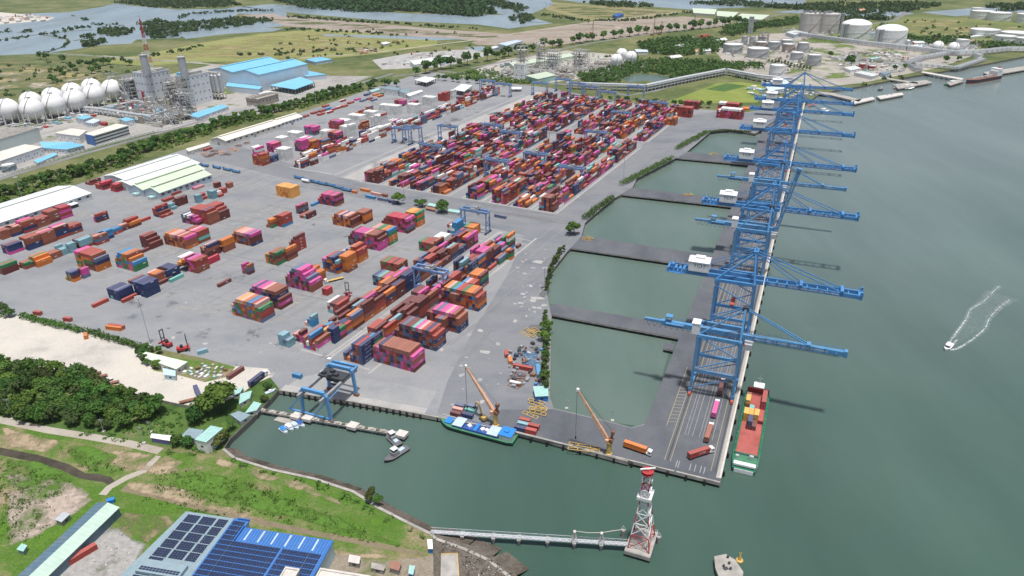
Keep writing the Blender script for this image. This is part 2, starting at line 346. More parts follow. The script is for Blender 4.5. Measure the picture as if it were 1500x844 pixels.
lay('wharf_paving', [(412, 571), (440, 553), (470, 546), (545, 556), (640, 573), (622, 606), (518, 587.3)], 0.008, blotch('wharf_concrete', [(.25, .26, .27), (.30, .305, .31), (.34, .34, .335), (.28, .285, .29)], .02, .09, s3=.9, fine=.18))
lay('wharf_edge', [(411, 570.7), (418, 563.5), (520, 580), (626, 598.5), (622, 606.2), (518, 587.4)], 0.014, G_run)
lay('sandy_lot', [(-60, 480), (0, 466), (16, 461), (32, 464), (120, 487), (208, 508), (215, 516), (262, 531), (330, 535), (392, 540), (400, 551), (372, 563), (352, 578), (300, 600), (240, 590), (203, 578), (150, 560), (128, 550), (60, 538), (0, 530), (-60, 520)], 0.010, G_sand)
lay('grass_verge', [(205, 512), (250, 523), (300, 530), (345, 537), (335, 552), (300, 560), (262, 550), (225, 543)], 0.016, G_bright)
# grassland in front
lay('grassland', [(-300, 560), (-60, 600), (0, 618), (60, 631), (130, 645), (200, 655), (250, 662), (315, 668), (345, 672), (400, 689), (461, 702), (519, 721), (557, 745), (600, 767), (632, 783), (640, 900), (-300, 1100)], -0.02, G_bright)
lay('coastal_scrub', [(-200, 530), (0, 527), (128, 550), (203, 580), (300, 602), (352, 580), (392, 545), (409, 571), (398, 584), (370, 613), (337, 644), (328, 658), (300, 662), (215, 650), (120, 640), (0, 615), (-200, 590)], -0.015,
    blotch('scrub_ground', [(.035, .075, .02), (.07, .13, .03), (.10, .17, .04), (.20, .18, .10)], .03, .15, bump=.4, bscale=.5))
def ribbon(name, pts, w, z, m, world=False, kind='structure'):
    P = [Vector(p) if world else gp(*p) for p in pts]; L = []; R_ = []
    for i, p in enumerate(P):
        d = (P[min(i + 1, len(P) - 1)] - P[max(i - 1, 0)]); d.z = 0; d.normalize(); nrm = Vector((-d.y, d.x, 0)) * (w / 2 if not isinstance(w, (list, tuple)) else w[i] / 2)
        L.append(p + nrm); R_.append(p - nrm)
    mb = MB()
    for i in range(len(P) - 1):
        mb.add([(q.x, q.y, z) for q in (R_[i], R_[i + 1], L[i + 1], L[i])], [(0, 1, 2, 3)])
    o = mb.build(name, m); o['kind'] = kind; return o
G_track = blotch('dirt_track', [(.33, .29, .24), (.42, .38, .32), (.46, .42, .37)], .05, .3)
ribbon('dirt_road', [(-60, 605), (0, 615), (70, 630), (140, 641), (190, 650), (235, 661)], [5, 5, 5, 5, 5, 5], 0.0, G_track)
G_ditch = blotch('ditch_mud', [(.04, .036, .028), (.075, .065, .05), (.11, .095, .07)], .1, .5)
ribbon('ditch', [(-40, 655), (0, 661), (50, 671), (95, 684), (120, 697), (140, 699), (158, 703), (166, 711)], [5, 5, 5, 4.5, 4, 5, 4, 3], 0.0, G_ditch)
ribbon('ditch', [(180, 715), (230, 727), (300, 745), (380, 764), (470, 783), (560, 800), (620, 812)], [4, 3.5, 3.5, 3, 3, 3, 2], 0.0, blotch('brown_bank', [(.17, .14, .09), (.24, .20, .13), (.14, .13, .06)], .1, .5))
ribbon('dirt_road', [(232, 668), (210, 690), (185, 700), (160, 714), (150, 725)], [3, 4, 4, 4, 4], 0.004, G_track)
BARE1 = [(30, 900), (60, 848), (150, 760), (180, 768), (222, 796), (205, 830), (190, 850), (200, 900)]
lay('bare_yard', [(425, 812), (455, 805), (520, 815), (560, 822), (635, 815), (640, 900), (540, 900), (480, 838)], 0.0, blotch('bare_soil', [(.22, .19, .13), (.34, .29, .23), (.13, .17, .05)], .06, .3, s3=1.2, fine=.4))
lay('rocky_shore', [(634, 780), (642, 783), (684, 797), (720, 813), (756, 842), (800, 900), (636, 900)], 0.006, G_rock)
# sloped stone revetment along the shore
mb = MB(); BP = [gp(x, y) for x, y in BANK]
for i in range(len(BP) - 1):
    a, b = BP[i], BP[i + 1]; d = (b - a).normalized(); nrm = Vector((d.y, -d.x, 0)) 
    if (gp(700, 720) - a).dot(nrm) < 0: nrm = -nrm
    if i == 0: continue
    k = 7 if i < 8 else 12
    mb.add([a - nrm * 1.5 + Vector((0, 0, .25)), b - nrm * 1.5 + Vector((0, 0, .25)), b + Vector((0, 0, .2)), a + Vector((0, 0, .2))], [(0, 1, 2, 3)], 0)
    mb.add([a + Vector((0, 0, .2)), b + Vector((0, 0, .2)), b + nrm * k + Vector((0, 0, WZ - .6)), a + nrm * k + Vector((0, 0, WZ - .6))], [(0, 1, 2, 3)], 1)
structure(mb.build('revetment', [MT['conc'], G_rock]))
# fields, bare land, lagoons and islands further out
lay('lawn', [(990, 145), (1050, 122), (1085, 120), (1120, 125), (1110, 150), (1000, 152), (975, 150)], 0.0, G_lawn)
lay('grass_field', [(90, 92), (200, 82), (300, 62), (380, 50), (470, 42), (640, 58), (640, 66), (560, 78), (420, 92), (330, 90), (180, 98)], 0.0, G_field)
lay('grass_field', [(-400, 96), (-20, 78), (100, 88), (205, 96), (205, 120), (120, 135), (0, 140), (-400, 200)], 0.002, blotch('olive_field', [(.055, .085, .03), (.10, .13, .05), (.16, .17, .075), (.22, .21, .12)], .007, .04, stretch=(1, 2.5, 1, .1)))
lay('dry_field', [(350, 26), (420, 24), (520, 32), (660, 44), (780, 52), (700, 60), (560, 50), (440, 40), (350, 34)], 0.004, G_brown)
lay('bare_land', [(690, 62), (760, 48), (860, 32), (1000, 24), (1075, 30), (1060, 38), (985, 45), (900, 56), (800, 68), (700, 66)], 0.006, G_brown)
lay('dry_field', [(795, 2), (870, 8), (960, 14), (1015, 16), (930, 28), (860, 30), (800, 14)], 0.004, blotch('dry_grass', [(.20, .20, .09), (.27, .25, .12), (.25, .20, .13)], .006, .03))
lay('grass_field', [(1160, 62), (1240, 44), (1330, 24), (1420, 26), (1520, 36), (1520, 64), (1440, 68), (1330, 52), (1270, 64)], 0.004, blotch('green_field', [(.10, .15, .045), (.15, .19, .06), (.22, .22, .09)], .006, .03))
lay('plant_yard', [(-200, 215), (0, 170), (60, 160), (140, 150), (210, 118), (310, 95), (440, 110), (545, 112), (400, 165), (220, 195), (120, 220), (0, 260), (-200, 300)], 0.0, blotch('plant_paving', [(.26, .25, .23), (.34, .33, .31), (.42, .40, .37), (.20, .23, .12)], .012, .06))
lay('plant_yard', [(670, 112), (735, 88), (830, 74), (905, 80), (960, 95), (880, 112), (800, 122), (700, 118)], 0.0, blotch('plant_paving_pale', [(.36, .34, .30), (.45, .42, .37), (.28, .29, .22)], .012, .06))
lay('plant_yard', [(545, 88), (600, 78), (690, 72), (720, 80), (650, 98), (560, 102)], 0.008, G_run)
lay('plant_yard', [(1040, 66), (1120, 50), (1200, 46), (1330, 58), (1440, 76), (1380, 98), (1260, 122), (1180, 130), (1120, 118), (1060, 90)], 0.002, blotch('terminal_ground', [(.22, .24, .13), (.34, .32, .28), (.44, .40, .36), (.17, .22, .08)], .01, .05))
lay('lagoon', [(-600, 10), (-60, 26), (40, 20), (100, 18), (150, 10), (168, 5), (200, 9), (260, 14), (330, 13), (352, 9), (420, 18), (420, 24), (350, 20), (340, 26), (400, 32), (418, 38), (330, 46), (268, 52), (262, 56), (200, 58), (192, 64), (150, 66), (112, 72), (60, 79), (0, 81), (-600, 130)], 0.02, W_far)
lay('lagoon', [(265, 52), (310, 44), (380, 40), (415, 42), (400, 46), (330, 50), (272, 57)], 0.024, W_far)
lay('lagoon', [(470, 50), (560, 52), (640, 55), (685, 57), (640, 59), (560, 56), (480, 54)], 0.024, W_far)
lay('lagoon', [(680, 70), (705, 68), (722, 71), (700, 75)], 0.024, W_far)
lay('lagoon', [(352, 10), (440, 20), (560, 30), (700, 36), (745, 42), (810, 34), (770, 24), (812, 6), (800, -6), (730, 0), (700, 14), (740, 22), (600, 20), (400, 6)], 0.02, W_far)
lay('lagoon', [(770, -8), (1010, -6), (1180, -4), (1180, 8), (1010, 14), (930, 8), (850, 4)], 0.024, W_far)
lay('lagoon', [(1130, 18), (1200, 12), (1310, 12), (1340, 20), (1290, 26), (1180, 20)], 0.024, W_far)
lay('lagoon', [(1350, 18), (1500, 6), (1640, 2), (1640, 18), (1480, 18), (1400, 24)], 0.024, W_far)
lay('lagoon', [(910, 115), (935, 108), (982, 112), (975, 122), (945, 118), (922, 121)], 0.02, W_basin)
lay('sand_spit', [(-60, 26), (0, 18), (45, 22), (80, 26), (70, 30), (0, 36), (-60, 38)], 0.04, G_sand)
lay('mudflat', [(352, 22), (400, 20), (420, 26), (390, 30)], 0.04, G_brown)
# roads beyond the fence
ribbon('road', [(-80, 292), (0, 262), (120, 226), (230, 196), (330, 168), (430, 148), (520, 124), (575, 108)], 9, 0.02, G_road)
ribbon('road', [(-80, 236), (0, 214), (100, 190), (200, 170), (262, 150)], 5, 0.02, G_run)
ribbon('road', [(575, 112), (640, 104), (690, 108), (760, 117), (850, 126), (920, 140), (960, 133), (1020, 115), (1065, 106), (1120, 112)], 9, 0.02, G_road)
ribbon('road', [(150, 82), (260, 90), (330, 96), (430, 86), (540, 78), (620, 68), (700, 58), (800, 42), (900, 28), (990, 18)], 9, 0.03, G_track)
ribbon('road', [(540, 74), (500, 66), (470, 62)], 6, 0.03, G_track)
ribbon('road', [(1240, 40), (1310, 30), (1325, 20), (1340, 6)], 12, 0.03, G_road)
ribbon('road', [(690, 100), (760, 86), (850, 66), (950, 50), (1080, 34), (1180, 14)], 9, 0.03, G_road)

# ---- markings and joints of the quay apron
MK = paint('worn_yellow_marking', (.34, .29, .17), .8, .3, .8); MW = paint('worn_white_marking', (.30, .30, .30), .8, .35, .6)
def stripe(name, pts, w, z, m): return ribbon(name, pts, w, z, m, True)
for u, w, m, z in ((-39.7, .5, MT['dark'], .006), (-16.3, .5, MT['dark'], .006), (-41.2, .28, MK, .006), (-38.3, .28, MK, .006), (-18.4, .28, MK, .006), (-15.0, .28, MK, .006), (-35.5, .22, MW, .006), (-33.9, .22, MW, .006), (-31.5, .22, MW, .006),
                   (-28.0, .22, MW, .006), (-26.4, .22, MW, .006), (-23.0, .22, MW, .006), (-21.4, .22, MW, .006)):
    stripe('crane_rail' if m is MT['dark'] else 'lane_line', [qd(u, 294 if m is MT['dark'] or m is MK else 318), qd(u, 1180)], w, z, m)
for k in range(16): stripe('hatch_line', [qd(-45.8, 326 + k * 3.4), qd(-41.5, 326 + k * 3.4 + 1.2)], .3, .006, MK)
stripe('lane_line', [qd(-45.9, 322), qd(-45.9, 384)], .3, .010, MK)
for u in (-35, -33.9, -28.3, -25.9, -23.2, -21.4): stripe('stop_line', [qd(u, 290.5), qd(u, 296)], .4, .006, MW)
structure(MB().bx(-13.9, -12.95, 0, 890, .01, .35).build('quay_coping', MT['conc_l'], None, qd(0, 290), -QY))
structure(MB().bx(-21, 0, 0, .9, .01, .3).bx(-150, -22, 0, .8, .01, .3).build('quay_coping', MT['conc'], None, qd(-13, front_v + .05), -QY))
# pale deck strip and joints
stripe('quay_edge', [qd(-14.2, 290), qd(-14.2, 1180)], 2.3, .004, G_run)
mb = MB()
for a, b in zip(EDGE, EDGE[1:]):
    A, B = gp(*a), gp(*b); d = (B - A).normalized(); o = Vector((d.y, -d.x, 0)) * .25; mb.bar(A + o + Vector((0, 0, -1.0)), B + o + Vector((0, 0, -1.0)), .7, 2.3)
structure(mb.build('quay_wall', MT['conc']))
# fenders and piles under the decks
fm = MB().bx(-.55, .55, -.5, .35, -3.0, -.1).bx(-.35, .35, -.75, -.5, -2.7, -.4); FE = fm.mesh('quay_fender', MT['rubber'])
def fender(P, rz, grp, lab): tag(put('quay_fender', FE, None, P, rz), lab, 'fender', grp)
n_ = 0
WA, WB = gp(411, 571), gp(620, 606.5)
for k in range(22): q = WA + (WB - WA) * ((k + .5) / 22) + Vector((.35, -.8, 0)); fender(q, -QY, 'rubber fenders on the barge wharf', 'black rubber fender on the barge wharf wall behind the finger pier')
for k in range(44): fender(qd(AP1 + .4, 296 + k * 15.0), -QY + pi / 2, 'rubber fenders on the river face of the quay', 'black rubber fender hanging on the river face of the crane quay')
for k in range(22): fender(qd(-20 - k * 9.0, front_v - .4 if k < 11 else front_v - 2.0 * (k - 11) * .2 - .4), -QY, 'rubber fenders on the harbour face of the quay', 'black rubber fender on the harbour face of the front quay')
mb = MB()
for k in range(72):
    for u in (AP0 + 1.5, AP0 + 16, AP1 - 1.5): mb.tube(qd(u, 290 + k * 12.4, -6), qd(u, 290 + k * 12.4, -1.5), .55, 6)
for (a, b, va, vb) in JET:
    n = 14
    for k in range(n):
        t = (k + .5) / n
        for A, V in ((a, va), (b, vb)):
            u = A[0] + (AP0 - A[0]) * t; v = A[1] + (V - A[1]) * t; s_ = -1.2 if A is a else 1.2
            mb.tube(qd(u, v + s_, -6), qd(u, v + s_, -1.2), .45, 6)
stuff(mb.build('pile_forest', MT['conc_d']))
# ---- yard: runways for the yard cranes, plinths, joints, patches
def yrect(name, u0, u1, v0, v1, z, m): return layw(name, [yd(u0, v0), yd(u1, v0), yd(u1, v1), yd(u0, v1)], z, m)
for u in (-283.7, -281.0): yrect('crane_runway', u - .9, u + .9, 290.5, 523, .010, G_run)
for u, v0, v1 in ((-309.5, 296, 520), (-248.0, 288, 524)): yrect('crane_runway', u - .8, u + .8, v0, v1, .010, G_run)
for u0, u1 in ((-304, -287), (-272.6, -250)):
    yrect('plinth_strip', u0, u1, 290.8, 292.2, .014, G_run)
    for v in (516, 507, 498): yrect('plinth_strip', u0, u1, v, v + 1.0, .014, G_run)
yrect('crane_runway', -514, -487, 588, 1085, .010, G_run)
GR = [(-483, -459), (-450, -430), (-423, -406), (-398, -378), (-356, -340), (-326, -311), (-304, -287), (-276, -260)]
for i, (a, b) in enumerate(GR):
    for sgn in (a - 3.2, b + 3.2): yrect('crane_runway', sgn - .9, sgn + .9, 586, 838, .010, G_run); yrect('crane_runway', sgn - .9, sgn + .9, 862, 1060, .010, G_run)
    for v in (585.5, 861): yrect('plinth_strip', a - 2, b + 2, v, v + 1.3, .014, G_run)
yrect('crane_runway', -590, -528, 592, 594, .014, G_run); yrect('crane_runway', -526, -524, 592, 1060, .010, G_run)
JD = paint('joint_tar', (.10, .10, .10), .9, .3)
for u, v0, v1 in ((-350, 311, 520), (-454, 300, 560), (-560, 330, 560), (-410, 311, 470)): yrect('paving_joint', u, u + .45, v0, v1, .006, JD)
for v, u0, u1 in ((455, -620, -330), (545, -640, -330), (376, -520, -340)): yrect('paving_joint', u0, u1, v, v + .35, .006, JD)
rr = random.Random(5)
PT = [paint('pale_patch', (.36, .355, .34), .9, .2), paint('dark_patch', (.12, .125, .13), .9, .3), paint('grey_patch', (.30, .30, .295), .9, .2)]
def patch(P, sx, sy, m, a=None):
    n = 7; a = rr.random() * 3 if a is None else a; pts = []
    for k in range(n):
        t = 2 * pi * k / n; q = .7 + .5 * rr.random(); x, y = sx * cos(t) * q, sy * sin(t) * q; pts.append((P.x + x * cos(a) - y * sin(a), P.y + x * sin(a) + y * cos(a)))
    return pts
pm = [MB(), MB(), MB()]; zz = .018
for k in range(150):
    zz += .0007
    if k < 46: P = gp(rr.uniform(752, 800), rr.uniform(365, 480)); i = rr.choice((0, 2))
    elif k < 75: P = gp(rr.uniform(640, 740), rr.uniform(480, 600)); i = rr.choice((0, 2, 2))
    elif k < 110: P = gp(rr.uniform(230, 420), rr.uniform(440, 560)); i = rr.choice((1, 2, 0))
    else: P = gp(rr.uniform(150, 560), rr.uniform(300, 430)); i = rr.choice((1, 1, 2))
    s_ = rr.choice((.4, .6, .9, 1.5)); pm[i].sheet(patch(P, s_ * 1.6, s_, None), zz)
for x, y, sx, sy, i in ((788, 384, 5, 3.4, 0), (787, 437, 5, 2.6, 0), (781, 440, 3, 3, 0), (711, 516, 3.4, 2.2, 0), (786, 480, 5, 4, 1), (797, 430, 3, 9, 1)): zz += .001; pm[i].sheet(patch(gp(x, y), sx, sy, None, -.3), zz)
for i, q in enumerate(pm): stuff(q.build('paving_patches', PT[i]))

# grassy bunds that divide the fish ponds
G_bund = blotch('bund_ground', [(.04, .06, .03), (.07, .09, .04), (.12, .12, .07)], .02, .1)
for q, w in (([(-60, 62), (0, 58), (30, 55), (60, 50), (100, 46), (135, 44)], 9), ([(60, 51), (85, 54), (98, 57), (101, 62), (92, 69), (62, 79)], 8), ([(260, 26), (275, 21), (300, 18), (345, 16), (400, 16)], 8), ([(258, 30), (290, 34), (340, 33)], 9), ([(0, 47), (18, 46)], 7), ([(25, 48), (48, 46)], 12), ([(92, 44), (130, 40)], 9), ([(140, 36), (170, 35)], 9), ([(108, 60), (140, 54)], 10), ([(120, 30), (130, 28)], 9), ([(105, 22), (109, 24)], 8), ([(420, 24), (520, 32), (600, 36)], 8), ([(750, 32), (810, 33), (900, 38)], 9)):
    ribbon('bund', q, w, .06, G_bund)
BASIN = [gp(x - 4, y) for x, y in INNER] + [qd(AP0 + 50, 1185), qd(AP0 + 50, front_v)]
def over_water(p):
    r = False; j = len(BASIN) - 1
    for i in range(len(BASIN)):
        a, b = BASIN[i], BASIN[j]
        if (a.y > p.y) != (b.y > p.y) and p.x < (b.x - a.x) * (p.y - a.y) / (b.y - a.y) + a.x: r = not r
        j = i
    return r
# joints, tyre tracks and oil stains that break up the paving
TRK = paint('tyre_track', (.15, .15, .155), .9, .3, .3); rq_ = random.Random(9)
for k in range(46):
    u0, v0 = rq_.uniform(-640, -330), rq_.uniform(310, 560); L = rq_.uniform(30, 110); d = rq_.choice((0, 0, 0, .05, -.06, 1.5)); c = []
    for i in range(7): f = i / 6; c.append(yd(u0 + L * f * sin(d) + 3 * sin(f * 3), v0 + L * f * cos(d)))
    for o_ in (0, 2.2): ribbon('tyre_track', [p + Vector((o_, 0, 0)) for p in c], .45, .0162 + k * .00003, TRK, True)
for k in range(34):
    u0 = rq_.uniform(-255, -205); v0 = rq_.uniform(300, 1000) if k % 2 else rq_.uniform(560, 580); L = rq_.uniform(40, 140); along_ = k % 2
    c = [yd(u0 + (2.5 * sin(i * .6) if along_ else -L * i / 6), v0 + (L * i / 6 if along_ else 1.5 * sin(i * .7))) for i in range(7)]
    if any(over_water(p) for p in c): continue
    for o_ in (0, 2.2): ribbon('tyre_track', [p + Vector((o_, 0, 0)) for p in c], .5, .0173 + k * .00002, TRK, True)
for u in range(-640, -330, 31): yrect('paving_joint', u, u + .22, 305, 558, .0052, JD)
for v in range(320, 560, 37): yrect('paving_joint', -640, -330, v, v + .22, .0056, JD)
for u in (-246, -236, -222): yrect('lane_line', u, u + .25, 330, 560, .0122, MW)
for v in (541, 556, 571): yrect('lane_line', -560, -262, v, v + .3, .0122, MW)

# thin cover: worn soil showing through grass, dry grass and scrub over the fields
def cover(name, c, lo, hi, s1, stretch=None, amt=1.0):
    m, n, b = _new(name); f = _noise(n, s1, 7, 'pos', .65, stretch); at = n.nodes.new('ShaderNodeAttribute'); at.attribute_name = 'spread'   # how far the cover has spread here: it thins out towards its margin
    ma = n.nodes.new('ShaderNodeMath'); ma.operation = 'MULTIPLY_ADD'; ma.inputs[1].default_value = .42; n.links.new(at.outputs['Fac'], ma.inputs[0]); ms = n.nodes.new('ShaderNodeMath'); ms.operation = 'SUBTRACT'; ms.inputs[1].default_value = .42
    n.links.new(f, ms.inputs[0]); n.links.new(ms.outputs[0], ma.inputs[2]); n.links.new(_ramp(n, ma.outputs[0], [(lo, 0.0), (hi, amt)]), b.inputs['Alpha'])
    n.links.new(_ramp(n, _noise(n, s1 * 9, 4, 'pos', .7), [(.3, mul(c, .72)), (.7, mul(c, 1.2))]), b.inputs['Base Color']); b.inputs['Roughness'].default_value = .9; b.inputs['Specular IOR Level'].default_value = .1; return m
def spread(name, pts, z, m):
    P = [gp(x, y) for x, y in pts]; x0, x1, y0, y1 = min(p.x for p in P), max(p.x for p in P), min(p.y for p in P), max(p.y for p in P); N = len(P)
    A = abs(sum(P[i].x * P[(i + 1) % N].y - P[(i + 1) % N].x * P[i].y for i in range(N))) / 2; c = sqrt(A / 900); nx, ny = int((x1 - x0) / c) + 2, int((y1 - y0) / c) + 2
    E0 = np.array([(p.x, p.y) for p in P]); E1 = np.roll(E0, -1, 0); D = E1 - E0; L2 = (D ** 2).sum(1)
    gx, gy = np.meshgrid(x0 + np.arange(nx) * c, y0 + np.arange(ny) * c, indexing='ij'); G = np.stack([gx.ravel(), gy.ravel()], 1)
    rel = G[:, None] - E0[None]; t = np.clip((rel * D).sum(2) / L2, 0, 1); dist = np.sqrt(((rel - t[..., None] * D) ** 2).sum(2)).min(1)
    cr = ((E0[None, :, 1] > G[:, None, 1]) != (E1[None, :, 1] > G[:, None, 1])) & (G[:, None, 0] < D[None, :, 0] * (G[:, None, 1] - E0[None, :, 1]) / np.where(D[:, 1] == 0, 1e-9, D[:, 1])[None] + E0[None, :, 0]); ins = cr.sum(1) % 2 == 1
    w = np.where(ins, np.minimum(1, dist / (sqrt(A) * .10)), 0.0); idx = np.arange(nx * ny).reshape(nx, ny); q = np.stack([idx[:-1, :-1], idx[1:, :-1], idx[1:, 1:], idx[:-1, 1:]], -1).reshape(-1, 4); q = q[(w[q] > 0).any(1)]
    me = bpy.data.meshes.new(name); me.from_pydata([(x, y, z) for x, y in G], [], q.tolist()); at = me.attributes.new('spread', 'FLOAT', 'POINT'); at.data.foreach_set('value', w.astype(np.float32)); me.materials.append(m); me.update(); o = put(name, me); o['kind'] = 'structure'; return o
SOIL = cover('worn_soil', (.36, .285, .19), .40, .56, .07); PINK = cover('pinkish_soil', (.40, .33, .28), .39, .54, .05); LUSH = cover('lush_grass', (.092, .18, .032), .41, .54, .045); DRY = cover('dry_cover', (.30, .26, .13), .46, .60, .012, (1, 2.6, 1, .3)); OLV = cover('olive_cover', (.10, .13, .045), .47, .60, .010, (1, 2.6, 1, .3)); PALE = cover('pale_cover', (.40, .36, .28), .52, .64, .02)
spread('soil_patch', [(318, 666), (345, 674), (400, 690), (450, 703), (500, 728), (552, 762), (528, 762), (470, 735), (420, 717), (360, 700), (310, 682)], .012, SOIL)
spread('soil_patch', [(0, 622), (90, 642), (100, 668), (40, 664), (0, 655)], .012, SOIL); spread('soil_patch', [(130, 650), (200, 658), (300, 672), (310, 690), (240, 700), (170, 690), (140, 670)], .013, SOIL)
spread('soil_patch', [(0, 690), (60, 690), (130, 705), (150, 730), (110, 760), (60, 790), (0, 810)], .012, PINK); spread('soil_patch', [(180, 700), (260, 705), (350, 740), (420, 765), (560, 800), (540, 806), (400, 775), (260, 742), (175, 722)], .0135, SOIL); spread('soil_patch', [(420, 790), (520, 806), (630, 812), (632, 826), (520, 820), (440, 812)], .015, SOIL)
spread('bare_patch', BARE1, .016, cover('bare_gravel', (.33, .32, .305), .26, .44, .05)); spread('bare_patch', [(160, 745), (250, 752), (262, 765), (215, 800), (170, 780)], .0165, cover('brown_scrub', (.22, .20, .11), .36, .52, .05)); spread('lush_patch', [(0, 665), (60, 672), (120, 695), (90, 722), (30, 722), (0, 716)], .014, LUSH); spread('lush_patch', [(240, 690), (330, 690), (420, 722), (500, 750), (590, 790), (620, 812), (560, 802), (450, 775), (340, 745), (250, 722)], .0145, LUSH); spread('lush_patch', [(90, 645), (140, 652), (180, 665), (160, 690), (110, 685), (95, 668)], .0146, LUSH)
spread('dry_patch', [(90, 93), (200, 83), (300, 63), (380, 51), (470, 43), (640, 59), (560, 78), (420, 91), (330, 89), (180, 97)], .03, DRY); spread('dry_patch', [(-400, 98), (-20, 80), (100, 90), (205, 98), (205, 119), (120, 134), (0, 139), (-400, 198)], .03, DRY); spread('pale_patch', [(-200, 100), (100, 92), (200, 100), (120, 132), (-200, 150)], .034, PALE)
spread('olive_patch', [(350, 27), (420, 25), (520, 33), (660, 45), (780, 53), (700, 59), (560, 49), (440, 39), (350, 33)], .034, OLV); spread('olive_patch', [(690, 62), (760, 49), (860, 33), (1000, 25), (1075, 31), (985, 44), (900, 55), (800, 67)], .034, PALE); spread('olive_patch', [(1160, 61), (1240, 45), (1330, 25), (1420, 27), (1520, 37), (1520, 63), (1440, 67), (1330, 51), (1270, 63)], .034, DRY); spread('olive_patch', [(790, 3), (870, 9), (960, 15), (1015, 17), (930, 27), (860, 29), (800, 14)], .034, OLV)
spread('pale_patch', [(1045, 66), (1200, 50), (1330, 60), (1430, 78), (1370, 97), (1260, 120), (1180, 128), (1065, 92)], .034, cover('green_cover', (.13, .19, .05), .51, .61, .016)); spread('pale_patch', [(-150, 212), (60, 162), (210, 120), (310, 97), (440, 111), (400, 163), (220, 193), (0, 256)], .034, cover('plant_green', (.15, .19, .055), .54, .62, .014)); spread('oil_stains', [(60, 440), (330, 380), (560, 420), (600, 520), (420, 560), (200, 500)], .0158, cover('oil_stain', (.12, .12, .12), .58, .70, .05, None, .6)); spread('oil_stains', [(300, 200), (520, 130), (880, 155), (960, 200), (820, 320), (560, 290)], .0158, cover('oil_stain2', (.13, .13, .13), .56, .70, .03, None, .5)); spread('dusty_paving', [(-60, 350), (330, 215), (560, 300), (760, 340), (640, 560), (420, 550), (100, 470)], .0154, cover('dust', (.42, .41, .39), .50, .66, .02, (1, 2.4, 1, -YY), .5))

lay('crop_plot', [(1034, 131), (1064, 122), (1095, 126), (1061, 134.5)], .04, blotch('crop_green', [(.05, .11, .03), (.08, .15, .04), (.10, .17, .05)], .05, .3, stretch=(3, 1, 1, -YY)))
# ================================================================== containers
CW, CH, T, PU = 2.44, 2.70, 2.75, 2.52
def corrugated(L):
    """steel box body: corrugated long sides, recessed ribs, corner posts and castings, roof ribs"""
    mb = MB(); h = L / 2; w = CW / 2
    n = 17 if L > 8 else 9; y0, y1 = -h + .22, h - .22; st = (y1 - y0) / n
    for sg in (-1, 1):
        ys = []; xs = []
        for k in range(n):
            for fy, dx in ((0, 0), (.30, 0), (.40, .055), (.90, .055)): ys.append(y0 + (k + fy) * st); xs.append(sg * (w - .015 - dx))
        ys.append(y1); xs.append(sg * (w - .015))
        vs = [(x, y, .14) for x, y in zip(xs, ys)] + [(x, y, CH - .10) for x, y in zip(xs, ys)]; m_ = len(xs)
        fs = [(i, i + 1, i + 1 + m_, i + m_) for i in range(m_ - 1)]
        mb.add(vs, fs if sg > 0 else [f[::-1] for f in fs])
        mb.bx(sg * w - (.12 if sg > 0 else 0), sg * w + (0 if sg > 0 else .12), -h, h, 0, .15); mb.bx(sg * w - (.10 if sg > 0 else 0), sg * w + (0 if sg > 0 else .10), -h, h, CH - .11, CH)
        for y in (-h, h - .2): mb.bx(sg * w - (.16 if sg > 0 else 0), sg * w + (0 if sg > 0 else .16), y, y + .2, .15, CH - .11)
    mb.bx(-w + .1, w - .1, -h + .05, h - .02, CH - .14, CH - .035)
    mb.bx(-w + .1, w - .1, h - .12, h - .05, .1, CH - .1); mb.bx(-w + .1, w - .1, -h + .16, -h + .22, .05, CH - .1)
    mb.bx(-w + .1, w - .1, -h, -h + .12, CH - .12, CH); mb.bx(-w + .1, w - .1, -h, -h + .12, 0, .14)
    return mb.mesh('container_body', MT['cont'])
def door_mesh():
    mb = MB(); w = CW / 2
    for a, b in ((-w + .17, -.012), (.012, w - .17)):
        mb.bx(a, b, -.03, .03, .16, CH - .13)
        for z in (.55, 1.2, 1.85): mb.bx(a + .05, b - .05, -.05, -.03, z, z + .28)
    return mb.mesh('door', MT['cont'])
def rod_mesh():
    mb = MB()
    for x in (-.75, -.32, .32, .75): mb.bx(x - .022, x + .022, -.085, -.05, .14, CH - .1)
    return mb.mesh('lock_rod', MT['steel'])
CB = {40: corrugated(12.19), 20: corrugated(6.06)}; DOOR = door_mesh(); ROD = rod_mesh()
LTX = {'p': text_mesh('ONE', 1.75, MT['letter']), 'n': text_mesh('CMA CGM', 1.35, MT['letter']), 'g': text_mesh('EVERGREEN', 1.25, MT['letter']), 'r': text_mesh('K LINE', 1.3, MT['letter'])}
ORD = ['first', 'second', 'third', 'fourth', 'fifth', 'sixth', 'seventh', 'eighth', 'ninth', 'tenth', 'eleventh', 'twelfth', 'thirteenth', 'fourteenth', 'fifteenth']
BOXES = []          # every container wanted: dict(u, v, z, c, L, desc, ...)
OCC = set()
rc = random.Random(21)
def pick(p): return rc.choice(p)
def col(u, v, hgt, L, pal, top='', side='', lab='', z0=0.0, jit=.06):
    """one column of containers, bottom to top; side = colours of that column from the top down"""
    for k in range(hgt):
        d = hgt - 1 - k
        c = side[d] if d < len(side) and side[d] != '.' else (top if d == 0 and top and top != '.' else pick(pal))
        BOXES.append(dict(u=u + rc.uniform(-jit, jit) * .5, v=v + rc.uniform(-1, 1) * jit * 1.6, z=z0 + k * T, c=c, L=L, k=k, h=hgt, lab=lab))
